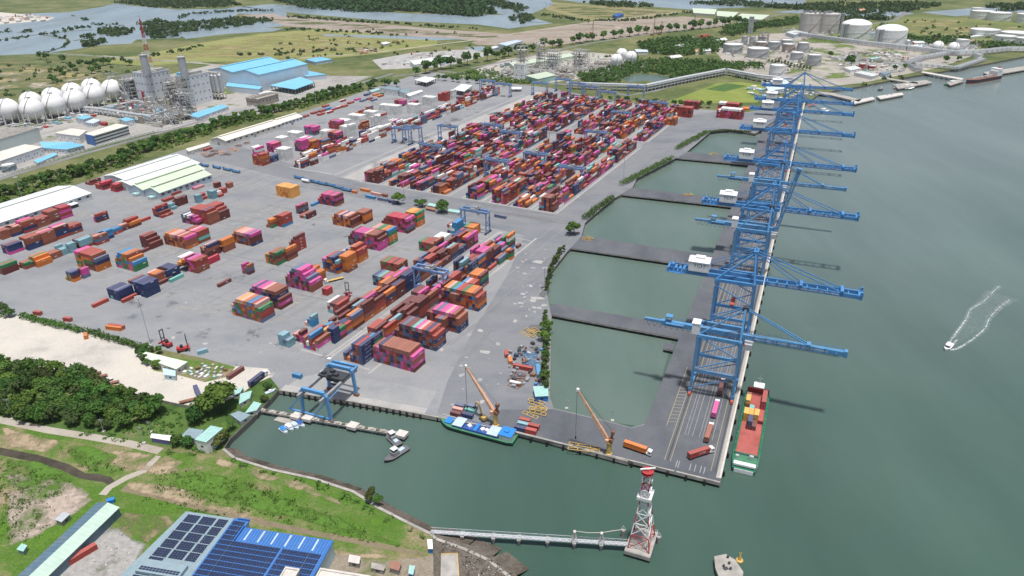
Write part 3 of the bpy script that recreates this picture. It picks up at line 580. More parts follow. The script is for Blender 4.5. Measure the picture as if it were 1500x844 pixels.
def stack(lab, px, py, hs, pal, tops='', side='', L=40, bays=1, front=None):
    """block of columns whose river-side front corner stands at px,py; hs runs towards the river"""
    u0, v0 = yp(px, py); n = len(hs); ln = 12.3 if L == 40 else 6.2
    for i, ch in enumerate(hs):
        u = u0 - PU * (n - i) + PU / 2; h = int(ch)
        t = tops[i] if i < len(tops) else ''
        for b in range(bays):
            col(u, v0 + ln / 2 + b * (ln + .35), h, L, pal, t, side if i == n - 1 else '', (lab, n - i, b, n, bays))
MIXP = 'mmrrbbbnpok'; MIX = 'mmmrrrbbboopppnnnkgtlw'
# --- lower yard, south rows
stack('mixed stack with green box by the pole', 384.8, 473.6, '34555555554', 'bboogglrrk', 'sbsysoklrsm', 'grr')
stack('pink-topped stack behind the mixed stack', 412, 454.4, '345555555553', 'mmrbppnk', 'mnpnppsbbbbm', 'mpm')
stack('tall pink stack beside the flatbed lorry', 457.6, 429, '3456666543', 'mmpppknb', 'mpnkkpppkp', 'pbb')
stack('orange and maroon stack past the pink one', 463, 418, '4433', 'obbmk', 'boob', 'ob')
stack('blue-orange stack between two lanes', 496, 402, '445554', 'mnkbo', 'pkrknt', 'trn')
stack('blue-orange stack between two lanes', 510, 400.5, '555', 'oob', 'ooo', 'oo')
stack('orange stack with bright blue top', 526.4, 386.4, '3344554', 'oobm', 'slloorr', 'rroo')
stack('green and brown cluster in mid yard', 407.2, 389.6, '33444', 'bogm', 'ogbbb', 'gmb')
stack('green and brown cluster in mid yard', 422, 383.5, '334', 'bom', 'boo', 'obm')
stack('green and brown cluster in mid yard', 435, 370, '345', 'mrb', 'bml', 'mrr')
stack('small pink and brown pile on the joint', 365.6, 403.2, '323', 'pbmk', 'pbs', 'bk', 20)
stack('lone maroon box in the open yard', 321.6, 421.6, '1', 'm', 'm')
stack('all amber stack by the roadway', 428, 291.2, '44444444', 'qqo', 'qqqqqqqq', 'qqqq')
stack('crimson stack by the flatcars', 492.8, 303.2, '234444444', 'mpcnr', 'cccppbppm', 'mpmb')
stack('orange stack with green base', 399.2, 334.9, '133', 'ob', 'boo', 'obg')
stack('brick stack beside the green based one', 416, 333.6, '33444', 'rbb', 'rrrrr', 'rrrl')
stack('ragged maroon pile with grey top', 440, 314, '33', 'mbk', 'pc', 'mk', 40)
stack('ragged maroon pile with grey top', 451.2, 321.6, '1112', 'mnb', 'rbtm', 'mm', 40)
stack('lone blue box by the crimson stack', 458, 303, '1', 'l', 'l')
stack('orange-brown stack with maroon skirt', 516.8, 334.8, '344444443', 'oobbm', 'obbsnssbm', 'mm')
stack('striped orange and maroon stack behind', 535, 329, '4444', 'om', 'bbbb', 'boomom')
stack('maroon stack with amber back rows', 597.6, 342.8, '34555555555', 'mmpprb', 'mmbccccccmp', 'pmpk')
stack('amber bay behind the maroon stack', 612, 334, '55555', 'ooq', 'qqqoq', 'gogo')
stack('crimson and pink stack with green bay', 556.8, 368.4, '3455555555554', 'mpmpkbc', 'mmmppppsbbbm', 'mppp')
stack('green-roofed bay behind the pink stack', 571, 360.4, '5555555', 'obg', 'ssggooo', 'lgoo')
# --- left yard
stack('narrow tall pile in the empty bay', 143.2, 326.8, '23', 'mrp', 'pr', 'rnm')
stack('stepped red pile on the bare paving', 238.4, 320, '33421', 'rbkn', 'rrrmr', 'r')
stack('orange topped pile by the lone red box', 191, 335.6, '2332', 'bm', 'kbro', 'om')
stack('lone red box beside the orange pile', 205, 327, '1', 'r', 'r')
stack('stepped maroon pile', 202.4, 374, '1', 'm', 'm', 'm')
stack('stepped maroon pile', 222.4, 366, '44432', 'm', 'rmmmm', 'mm')
stack('bright blue pile', 149.6, 354.8, '2233', 'lnt', 'rlll', 'lln')
stack('bright blue pile', 163, 346.5, '122', 'lbt', 'yll', 'lr')
stack('rusty pile with pale blue box', 178, 340, '122', 'bms', 'bsb', 'bm')
stack('brick pile by the blue one', 142.4, 360.4, '22333', 'rbm', 'rrbss', 'bkr')
stack('pale teal reefer pile', 91, 375.6, '322', 't', 'ttt', 'tt', 20)
stack('pale teal reefer pile', 104, 371.6, '233', 't', 'ttt', 'ttt', 20)
stack('teal and rust pile', 120, 366, '3333', 'tb', 'bttk', 'ttb')
stack('broad pink and brick stack', 144, 398.8, '5555555554', 'boogm', 'pprrrrrrbk', 'knoo')
stack('blue and orange striped stack', 199, 398.8, '345555543', 'obpgl', 'ollloobol', 'lg')
stack('small navy and orange pile', 108.8, 414, '1333', 'ngo', 'okkn', 'nmo', 20)
stack('pink and grey pile', 123, 409, '33', 'pk', 'mp', 'ppk', 20)
stack('green and maroon pile at yard edge', 6.4, 403.6, '333', 'gmb', 'gbg', 'gmm')
stack('low brick and green pile', 38.4, 395.3, '1222', 'ogb', 'bbbg', 'gb')
stack('orange and green tiered pile', 56.8, 392.4, '23332', 'ob', 'oogo', 'oo')
stack('brown pile behind the green tier', 72, 383, '222', 'b', 'bbb', 'bb')
stack('navy and pink rows by the shed', 15.2, 374, '3333', 'np', 'kbnk', 'nnpn')
stack('brick rows with navy base', 43.2, 367.6, '4444', 'bn', 'bbrb', 'bbnn')
stack('tall brown rows', 64.8, 360, '4444', 'br', 'rspb', 'bbb')
stack('pink roofed rows', 85.6, 351.6, '4444', 'mnr', 'ppss', 'mnnr')
stack('navy and red rows at the end', 104, 345.2, '3333', 'brn', 'bbbk', 'rnb')
stack('back rows along the white shed', 19.2, 347.6, '3333', 'brn', 'srsp', 'bbn')
stack('back rows along the white shed', 36.8, 342.8, '4444', 'brn', 'pprr', 'brn')
stack('back rows along the white shed', 56.8, 334.8, '3333', 'br', 'rrbr', 'rb')
stack('back rows along the white shed', 75, 327.6, '4444', 'rmp', 'rrrb', 'bbb')
stack('crimson end of the back rows', 90, 322.5, '4444', 'rmp', 'ccrr', 'cprp')
stack('back rows along the white shed', 4, 352, '3333', 'br', 'srbb', 'bb')
stack('crimson boxes behind the gable sheds', 152, 279, '22233', 'rpm', 'rrrcc', 'cm', 40)
stack('crimson boxes behind the gable sheds', 172, 282, '2333', 'crm', 'cccr', 'rm', 40)
stack('low red boxes behind the sheds', 134, 272, '1112', 'rm', 'mrmr', 'm', 40)
# --- middle-left
stack('navy stack with a pale green box', 176.4, 441.8, '33333', 'na', 'nnnkna', 'nnn')
stack('red box lying along the navy stack', 181.2, 444.5, '1', 'r', 'r')
stack('lone red box west of the navy stack', 138, 451.6, '1', 'r', 'r')
stack('large navy stack by the tall pole', 215.6, 436.9, '4444444', 'nnnk', 'bnknnnn', 'nnnn')
stack('orange pile behind the navy stack', 234.8, 418, '33331', 'ob', 'soob', 'm')
stack('navy stack with an aqua box in front', 246.8, 411.6, '33333', 'nk', 'nnnnn', 'nnn')
stack('aqua box beside the navy stack', 250.8, 414.6, '1', 'a', 'a')
stack('orange pile by the pink and brick stack', 272.4, 399.5, '2334', 'om', 'oqob', 'om')
stack('pink and brick stack in mid yard', 290, 401.5, '44444444', 'bropm', 'wwpkpprr', 'rrbb')
stack('crimson pair behind the pink and brick stack', 306, 389, '12', 'c', 'cc', 'cc')
stack('salmon topped pile', 308, 378, '3344', 'bm', 'bssk', 'nbm')
stack('amber pair with rust boxes', 329.6, 370.7, '1344', 'ob', 'mboo', 'oobb')
stack('orange stack with one pink box', 370.4, 361.6, '344444444', 'obmk', 'bosssspkp', 'pmmn')
stack('broad rust stack with a pink edge', 275.2, 366, '34444444444', 'bobm', 'boosssrsrrp', 'pbb')
stack('crimson bay with an aqua box', 292.8, 357.6, '444444', 'rb', 'rrsprr', 'rbab')
stack('white and navy topped pile', 290, 331, '33333332', 'mnkp', 'nwkwpnpp', 'pm')
stack('red stack with white-marked side', 308, 330.4, '555555554', 'rb', 'rrrrrrnrr', 'bbbb')
stack('maroon bay behind the red stack', 323.2, 324, '555543', 'rm', 'rrrrrm', 'mmm')
stack('maroon pair by the gable shed', 261.6, 303, '233', 'mr', 'mmr', 'mmm')
stack('small teal pile by the gable shed', 252.8, 308, '221', 't', 'ttt', 't', 20)
stack('low red pair along the shed wall', 241.6, 296.5, '11', 'r', 'rr', 'r')
stack('low red box under the shed eaves', 252, 287.5, '11', 'r', 'rm', 'r')
stack('pink and white pair in the open', 286.4, 278.9, '11', 'ps', 'ps', 's')
stack('small red pile by the teal ones', 297.6, 293.3, '221', 'r', 'rrr', 'r', 20)
stack('tall pale teal pile', 312.8, 292.3, '333', 't', 'ttt', 'ttt', 20)
stack('low teal pile', 291, 298.4, '33', 't', 'tt', 'tt', 20)
stack('red and white pile', 321.6, 289.6, '221', 'rw', 'rwr', 'r', 20)
stack('red and white pile', 327, 284.5, '22', 'r', 'rr', 'rr', 20)
stack('twin brown pile', 318, 276, '22', 'm', 'rm', 'mm', 20)
stack('small brown pile near the roadway', 336, 276.3, '22', 'b', 'bb', 'bb', 20)
# --- east of the lower crane strip
stack('brick and pink stack by the barge gantry', 607.2, 546.4, '445555555554', 'mbbpnkrp', 'bpnbbbbbbbbp', 'pbpm')
stack('crimson-sided stack next to the brick one', 639, 515.2, '3355555555554', 'mbrkn', 'mmmkmmapsrnr', 'rnb')
stack('pink-striped stack beside the patched paving', 672.8, 489, '4455555554', 'mbrn', 'mrpkppspbm', 'bbn')
stack('low blue and red bay behind the striped stack', 652, 490, '444', 'mrk', 'rkb', 'bb')
stack('many-coloured stack by the patched paving', 700.8, 457, '455555555554', 'oglbmrn', 'bosglrrgoobr', 'rbon')
stack('brown bay behind the many-coloured stack', 673, 453, '444', 'bm', 'bbm', 'mm')
stack('orange and green stack with maroon roof', 704.8, 424.4, '34444', 'bogm', 'oooom', 'mgnb')
stack('blue and rust boxes by the strip end', 695, 431, '3333', 'lbr', 'lsrb', 'rb')
stack('small orange and red pile at strip end', 748.8, 381.5, '233', 'rgo', 'rog', 'mg', 20)
stack('slate and green pile near the strip end', 732, 388.5, '22', 'kgb', 'bk', 'kg')
stack('low red box beside the crane runway', 717.6, 397.5, '1', 'r', 'r')
stack('lone maroon box on the kerb', 759, 364.6, '1', 'm', 'm', '', 20)
# --- boxes west of the lower strip
stack('teal reefers in front of the strip', 424, 510, '222', 't', 'tkt', 'tt', 20)
stack('teal reefers in front of the strip', 417.5, 508, '33', 't', 'tt', 'tt', 20)
stack('small rust pile by the teal reefers', 443.5, 503, '223', 'bpm', 'srm', 'mp', 20)
stack('blue and salmon reefers behind', 459, 480, '123', 'tl', 'sll', 'tl', 20)
stack('maroon pile with white edge', 497, 462, '3333', 'mrwt', 'wmmg', 'rm')
stack('mixed pile west of the cranes', 480, 434, '22', 'r', 'rc', '', 20)
stack('brown and green stack west of the strip', 585, 402, '3333333', 'bbrg', 'bgrrmrm', 'bm')
stack('low green and rust stack at the strip head', 640, 372, '3333334', 'grbn', 'gbrrbbb', 'bnb')
stack('many-coloured row west of the strip', 583, 426, '333333333', 'nkaorb', 'nkabpnbro', 'oob')
stack('white boxes at the strip head', 650, 358, '2222', 'w', 'wwww', 'ww')
stack('blue and white pile at the strip head', 669.6, 344, '3344', 'mwl', 'bwll', 'lll')
stack('orange pile under the far yard crane', 694, 347, '3333', 'oog', 'goob', 'oo')
# --- the two rows of bays under the lower yard cranes
def strip(lab, u0, rows, v0, v1, pal, hmax=5, hmin=0, L20=.25, special=None, dens=None, hb=None):
    v = v0; bay = 0
    while v < v1 - 6:
        L = 20 if rc.random() < L20 else 40; ln = 6.35 if L == 20 else 12.55
        base = rc.choice((2, 2, 3, 3, 4, 4, 5, 5)) if hb is None else rc.choice(hb)
        for r_ in range(rows):
            h = max(hmin, min(hmax, base + rc.choice((-2, -1, 0, 0, 0, 1)))); p = pal
            if rc.random() < .12: h = rc.randint(0, 2)
            one = rc.choice('mmrrbbonnnnnpppkw') if rc.random() < .4 else None
            t = ''; sd = ''
            if special and (bay, r_) in special: h, sd = special[(bay, r_)]; 
            elif one: p = one * 3 + pal[:3]
            col(u0 + PU * (r_ + .5), v + ln / 2, h, L, p, t, sd, (lab, rows - r_, bay, rows, 99))
        v += ln; bay += 1
    return bay
LP = 'mmmmrrrbbbbooonnnnnppkkgtlw'
strip('inland crane strip', -304, 6, 293.5, 498, LP, 4, 2, .2, {(0, 0): (3, 'bbp'), (0, 1): (2, 'wl'), (0, 2): (4, 'lrrp'), (0, 3): (2, 'br'), (0, 4): (3, 'bpw'), (0, 5): (0, ''), (1, 5): (4, 'nnnn'), (1, 4): (4, 'nnat'), (1, 3): (2, 'ab'), (1, 2): (3, 'qor'),
      (2, 5): (3, 'gpm'), (2, 4): (3, 'rrm'), (5, 5): (5, 'mmmbo'), (6, 5): (4, 'mrro'), (9, 5): (5, 'nnnnn'), (9, 4): (5, 'nnnn'), (10, 5): (5, 'nmnnn'), (10, 4): (5, 'nnk'), (11, 5): (4, 'bmbb')}, hb=(3, 3, 4, 4, 4))
strip('river-side crane strip', -271.5, 6, 293.5, 506, LP, 5, 2, .15, {(0, 0): (2, 'nb'), (0, 1): (1, 'o'), (0, 2): (2, 'kn'), (0, 3): (5, 'nnbnm'), (0, 4): (5, 'rbbkb'), (0, 5): (5, 'nnnnn'), (1, 5): (2, 'nm'), (2, 0): (4, 'rrrb'), (2, 1): (4, 'rbbm'), (2, 2): (4, 'mwwb'),
      (1, 0): (2, 'nk'), (5, 4): (5, 'mppm'), (5, 5): (5, 'mmrr'), (5, 3): (5, 'mmb'), (8, 5): (5, 'mmmm'), (8, 4): (4, 'ppm'), (8, 3): (4, 'pp'), (9, 5): (5, 'rrom'), (9, 4): (5, 'rbb'), (11, 5): (5, 'nnamm'), (13, 5): (5, 'mmmn'), (13, 4): (5, 'pmm')}, hb=(3, 3, 4, 4, 5))
# --- upper yard
UP = 'mmmrrrrrrbbbboooooppppnnnnnnkkgtawww'
for i, (a, b) in enumerate(GR):
    rows = 7 if b - a > 19 else 6; gap = (b - a - rows * PU) / 2
    strip('upper crane strip', a + gap, rows, 587, 836, UP, 5, 0, .25); strip('upper crane strip', a + gap, rows, 863, 1052, UP, 5, 0, .25)
strip('white reefer strip', -586, 6, 595, 800, 'wwwwwrrbnkmo', 5, 0, .2); strip('white reefer strip', -580, 7, 810, 1050, 'mrrbpwwwwnto', 5, 0, .25)
for a in ((1012, 173, '5555555555', 'rrm', ''), (1023, 161, '444444444', 'rm', ''), (1086.7, 176, '44555555555555', 'rrmpc', 'rwwwwwwwwwwwwr'), (1080, 167, '55555555555', 'rmc', 'wwwwrrrrrr'), (989, 184.5, '333344', 'oob', 'bbbboo'), (1096, 162, '1111', 'o', ''),
          (385.6, 243.6, '444555', 'rob', 'rrrrrr'), (397.6, 238.8, '333', 'kn', 'kkk'), (420, 236.4, '4555555', 'w', ''), (444, 222.8, '45555', 'npmg', 'ppppp'), (460, 220.4, '4444', 'om', 'roob'), (476, 219, '4444', 'okp', 'onkk'), (495, 210.5, '555555', 'rmn', 'srrrsp'),
          (514.4, 202, '5555566', 'w', ''), (533.6, 190.8, '2344', 'obm', 'brom'), (560.8, 185.2, '44555556', 'w', 'wwwwwwwr'), (583, 170, '55555555', 'w', ''), (611, 168, '5555555', 'w', 'wwwwwww'), (635, 156.7, '55555555', 'w', ''), (653.6, 149, '444555', 'r', 'rrrrrr'), (663, 146, '55', 'w', 'ww'),
          (461.6, 198.8, '4444444', 'pmk', 'pppmpp'), (496.8, 190, '3444444', 'rbp', 'rrprkp'), (528.8, 178.8, '333333333', 'w', ''), (508, 183, '2222222', 'w', ''), (415, 215.6, '44444', 'w', 'wwwww'), (437, 208, '4444444', 'w', 'wwwwww'), (403, 224, '44444', 'pm', 'ppppr'), (378, 230, '4444', 'wp', 'wwwpp'),
          (527, 168, '112', 'ro', 'ror'), (540, 165, '33', 'ok', 'ok'), (607, 160, '444', 'mp', 'mpm'), (590, 156, '333333', 'rmp', 'rrmpr'), (548, 176, '4444444', 'w', ''), (570, 163, '3333333', 'w', ''), (478, 205, '4444', 'w', ''), (450, 213, '33333', 'wp', 'wwppw')):
    stack('far pile', a[0], a[1], a[2], a[3], a[4])
for x, y, c in ((458, 168, 'r'), (470, 165, 'm'), (468, 170, 'r'), (478, 162, 'l'), (486, 163, 'l'), (475, 158, 'r'), (481, 167, 'w'), (495, 160, 'w'), (503, 158, 'r'), (512, 153, 'r'), (522, 148, 'p'), (530, 150, 'k'), (540, 147, 'n'), (546, 149, 'k'), (536, 141, 'n'), (549, 141, 'o'), (556, 143, 'o'), (500, 150, 'w'), (560, 139, 'g'),
                (445, 173, 'm'), (430, 176, 'w'), (300, 222, 'm')):
    stack('far pile', x, y, '11', c + 'r', c)

# hidden ones (covered above, to the river side and in front) are left out; of the rest the 300 nearest are objects
key = {}
for i, b in enumerate(BOXES): key.setdefault((round(b['u'] / 1.26), round(b['v'] / 6.2)), []).append(i)
tops = {}
def top_at(u, v):
    h = 0
    for a in (-1, 0, 1):
        for c in (-1, 0, 1):
            for j in key.get((round(u / 1.26) + a, round(v / 6.2) + c), ()):
                q = BOXES[j]
                if abs(q['u'] - u) < 1.15 and abs(q['v'] - v) < q['L'] * .3048 / 2: h = max(h, q['z'] + T)
    return h
vis = []
for b in BOXES:
    hl = b['L'] * .3048 / 2
    if b['k'] == b['h'] - 1: s = 3
    else: s = 0
    if top_at(b['u'] + PU, b['v'] - hl * .5) < b['z'] + T * .9 or top_at(b['u'] + PU, b['v'] + hl * .5) < b['z'] + T * .9: s += 2
    if top_at(b['u'], b['v'] - hl - 1.6) < b['z'] + T * .9 and top_at(b['u'], b['v'] - hl - 4.5) < b['z'] + T * 1.9: s += 1
    if s:
        P = yd(b['u'], b['v'], b['z']); d = sqrt(P.x ** 2 + P.y ** 2 + 240 ** 2)
        b['vis'] = s; b['rank'] = d * (1.0 if s >= 3 else 1.12 if s == 2 else 1.3) * (1.25 if b['L'] == 20 else 1); vis.append(b)
vis.sort(key=lambda b: b['rank'])
NEAR = vis[:286]; FAR = vis[286:]
TIER = ['bottom', 'second', 'third', 'fourth', 'fifth', 'top']
seen_lab = {}
def container(P, rz, c, L, label, group, doors=True):
    o = put('shipping_container', CB[L], None, P, rz); tag(o, label, 'container', group); o.color = (*mul(CC[c], rc.uniform(.85, 1.12)), 1)
    if doors:
        d = put('door', DOOR, o, (0, -L * .3048 / 2 + .10, 0)); d.color = (*mul(CC[c], .92), 1)
        r_ = put('lock_rod', ROD, d); r_.color = d.color
    if L == 40 and c in LTX and (c != 'r' or rc.random() < .25): letter(LTX[c], o, (CW / 2 + .012, rc.uniform(-1, 1) if c in 'ng' else 1.5, CH / 2), (pi / 2, 0, pi / 2))
    return o
for b in NEAR:
    lab, cfr, bay, n, nb = b['lab']
    t_ = 'top' if b['k'] == b['h'] - 1 else TIER[b['k']]
    if b['h'] == 1 and n == 1: s = f"{CN[b['c']]} container, {lab}"
    elif nb == 99: s = f"{CN[b['c']]} container, {t_} tier, {ORD[cfr - 1]} row from the river, bay {ORD[bay] if bay < 15 else bay + 1}, {lab}"
    else: s = f"{CN[b['c']]} container, {t_} tier, {ORD[cfr - 1]} column from the river, {lab}"
    s = ' '.join(s.split()[:16])
    if s in seen_lab: s = s.replace(' container,', ' container behind its twin,')
    seen_lab[s] = 1
    s = ' '.join(s.split()[:16])
    container(yd(b['u'], b['v'], b['z']), -YY, b['c'], b['L'], s, ('containers in ' if nb == 99 else 'containers of the ') + lab)
# the rest: one mass, each box its own closed shape with its own colour
nb_ = len(FAR); V = np.zeros((nb_, 8, 3)); tone = np.zeros((nb_, 24, 4), np.float32)
base = np.array([(-1, -1, 0), (1, -1, 0), (1, 1, 0), (-1, 1, 0), (-1, -1, 1), (1, -1, 1), (1, 1, 1), (-1, 1, 1)], float)
FQ = np.array([(3, 2, 1, 0), (4, 5, 6, 7), (0, 1, 5, 4), (1, 2, 6, 5), (2, 3, 7, 6), (3, 0, 4, 7)])
ca, sa = cos(YY), sin(YY)
for i, b in enumerate(FAR):
    q = base * np.array([CW / 2 * .965, (12.19 if b['L'] == 40 else 6.06) / 2 * .99, CH * .97]) + np.array([b['u'], b['v'], b['z']])
    V[i, :, 0] = q[:, 0] * ca + q[:, 1] * sa; V[i, :, 1] = -q[:, 0] * sa + q[:, 1] * ca; V[i, :, 2] = q[:, 2]
    tone[i, :, :3] = np.array(CC[b['c']]) * rc.uniform(.8, 1.15); tone[i, :, 3] = 1
def quads_mesh(name, V, Q, mat_, tone=None):
    me = bpy.data.meshes.new(name); nv = len(V); nf = len(Q); k = Q.shape[1]
    me.vertices.add(nv); me.vertices.foreach_set('co', np.ascontiguousarray(V, np.float32).ravel())
    me.loops.add(nf * k); me.loops.foreach_set('vertex_index', np.ascontiguousarray(Q, np.int32).ravel())
    me.polygons.add(nf); me.polygons.foreach_set('loop_start', np.arange(0, nf * k, k, dtype=np.int32)); me.polygons.foreach_set('loop_total', np.full(nf, k, np.int32))
    if tone is not None:
        at = me.color_attributes.new('tone', 'FLOAT_COLOR', 'CORNER'); at.data.foreach_set('color', np.ascontiguousarray(tone, np.float32).ravel())
    me.polygons.foreach_set('use_smooth', np.zeros(nf, bool)); me.materials.append(mat_); me.update(calc_edges=True); me.validate(); return me
Q = (FQ[None] + (np.arange(nb_) * 8)[:, None, None]).reshape(-1, 4)
stuff(put('container_yard', quads_mesh('container_yard', V.reshape(-1, 3), Q, MT['contx'], tone.reshape(-1, 4))))
# small white company marks on the sides of the far boxes
mb = MB()
for b in FAR:
    if b['vis'] >= 2 and b['L'] == 40 and b['c'] in 'pngrbmo' and rc.random() < .42:
        w = rc.uniform(1.4, 3.0); y = b['v'] + rc.uniform(-2, 2); u = b['u'] + CW / 2 + .02; z = b['z'] + rc.uniform(1.1, 1.7)
        n = rc.choice((3, 3, 4)); lw = w / n
        for k in range(n): mb.add([yd(u, y + k * lw, z), yd(u, y + k * lw + lw * .7, z), yd(u, y + k * lw + lw * .7, z + .75), yd(u, y + k * lw, z + .75)], [(0, 1, 2, 3)])
stuff(mb.build('container_markings', MT['letter']))
print('boxes', len(BOXES), 'visible', len(vis))
# ================================================================== ship-to-shore cranes on the quay (local x towards the river, y along the quay)
def P_(name, mb, m, par, loc=None, rz=0.0, smooth=False): return mb.build(name, m, par, loc, rz, smooth)
TXT_TCIT = text_mesh('TCIT', 3.6, MT['dark']); TXT_A = text_mesh('TAN CANG - CAI MEP JOINT STOCK COMPANY', 1.75, MT['letter']); TXT_B = text_mesh('TAN CANG - CAI MEP INTERNATIONAL TERMINAL', 1.75, MT['letter'])
def stairs(mb, x, y, z0, z1, w=2.2, m=0):
    n = max(2, int((z1 - z0) / 3)); dz = (z1 - z0) / n
    for k in range(n):
        a, b = (y - 2, y + 2) if k % 2 == 0 else (y + 2, y - 2)
        mb.bar((x, a, z0 + k * dz), (x, b, z0 + (k + 1) * dz), .7, .12, m); mb.bar((x - .4, a, z0 + k * dz + 1), (x - .4, b, z0 + (k + 1) * dz + 1), .08, .08, m)
        mb.box((x, b, z0 + (k + 1) * dz), (1.2, 1.1, .1), 0, m)
def rail_line(mb, p, q, h=1.1, step=3.0, m=0):
    p, q = Vector(p), Vector(q); L = (q - p).length; n = max(1, int(L / step)); up = Vector((0, 0, h))
    mb.bar(p + up, q + up, .09, .09, m); mb.bar(p + up * .5, q + up * .5, .06, .06, m)
    for k in range(n + 1): c = p + (q - p) * (k / n); mb.bar(c, c + up, .08, .08, m)
def crane_base(t, M, GZ, legw):
    for sx in (-1, 1):
        for sy in (-1, 1):
            x, y = sx * 11.7, sy * 9
            b = MB(); b.bx(-.7, .7, -3.2, 3.2, .9, 1.9)
            for k in (-2.5, -.9, .9, 2.5): b.tube((-.35, k, .42), (.35, k, .42), .42, 8)
            b.bx(-.5, .5, -3.4, 3.4, .5, .95); P_('bogie', b, MT['redbogie'], t, (x, y, 0))
            l = MB(); l.bar((x, y, 1.8), (x + (0 if sx > 0 else .9), y * .94, GZ), legw * 1.0, legw * 1.25); l.bx(x - 1.0, x + 1.0, y - 1.2, y + 1.2, 1.7, 4.2)
            P_('leg', l, M, t)
        P_('sill_beam', MB().bx(sx * 11.7 - .75, sx * 11.7 + .75, -8.2, 8.2, 2.6, 4.6), M, t)
        P_('tie_beam', MB().bx(sx * 11.2 - .6, sx * 11.2 + .6, -8.4, 8.4, GZ - 3.2, GZ - 1.4), M, t)
    for sy in (-1, 1):
        y = sy * 8.8
        P_('portal_beam', MB().bx(-11, 11, y - .6, y + .6, 15.0, 16.8), M, t)
        P_('brace', MB().bar((-11.3, y, 16.5), (11.3, y, 27.5), .55), M, t); P_('brace', MB().bar((-11.0, y, 38), (11.3, y, 27.5), .55), M, t)
        P_('brace', MB().bar((-11.3, y, 4.5), (11.3, y, 14.5), .45), M, t)
    w = MB(); rail_line(w, (-11, -9.5, 16.9), (11, -9.5, 16.9)); rail_line(w, (-11, -8.0, 16.9), (11, -8.0, 16.9)); P_('handrail', w, MT['steel'], t)
    s = MB(); stairs(s, -13.2, 9, 4.5, GZ - 2); P_('stairway', s, MT['grey'], t)
def forestay(t, a, b, m, w=.45): P_('forestay', MB().bar(a, b, w), m, t)
def boom_detail(par, x0, x1, yoff, z, m):
    r = MB(); rail_line(r, (x0, -yoff - .7, z), (x1, -yoff - .7, z), 1.1, 4); rail_line(r, (x0, yoff + .7, z), (x1, yoff + .7, z), 1.1, 4)
    for k in range(int((x1 - x0) / 6)): r.bx(x0 + k * 6 + 1, x0 + k * 6 + 1.8, -yoff - .7, -yoff - .05, z - .05, z + .7)
    P_('handrail', r, m, par)
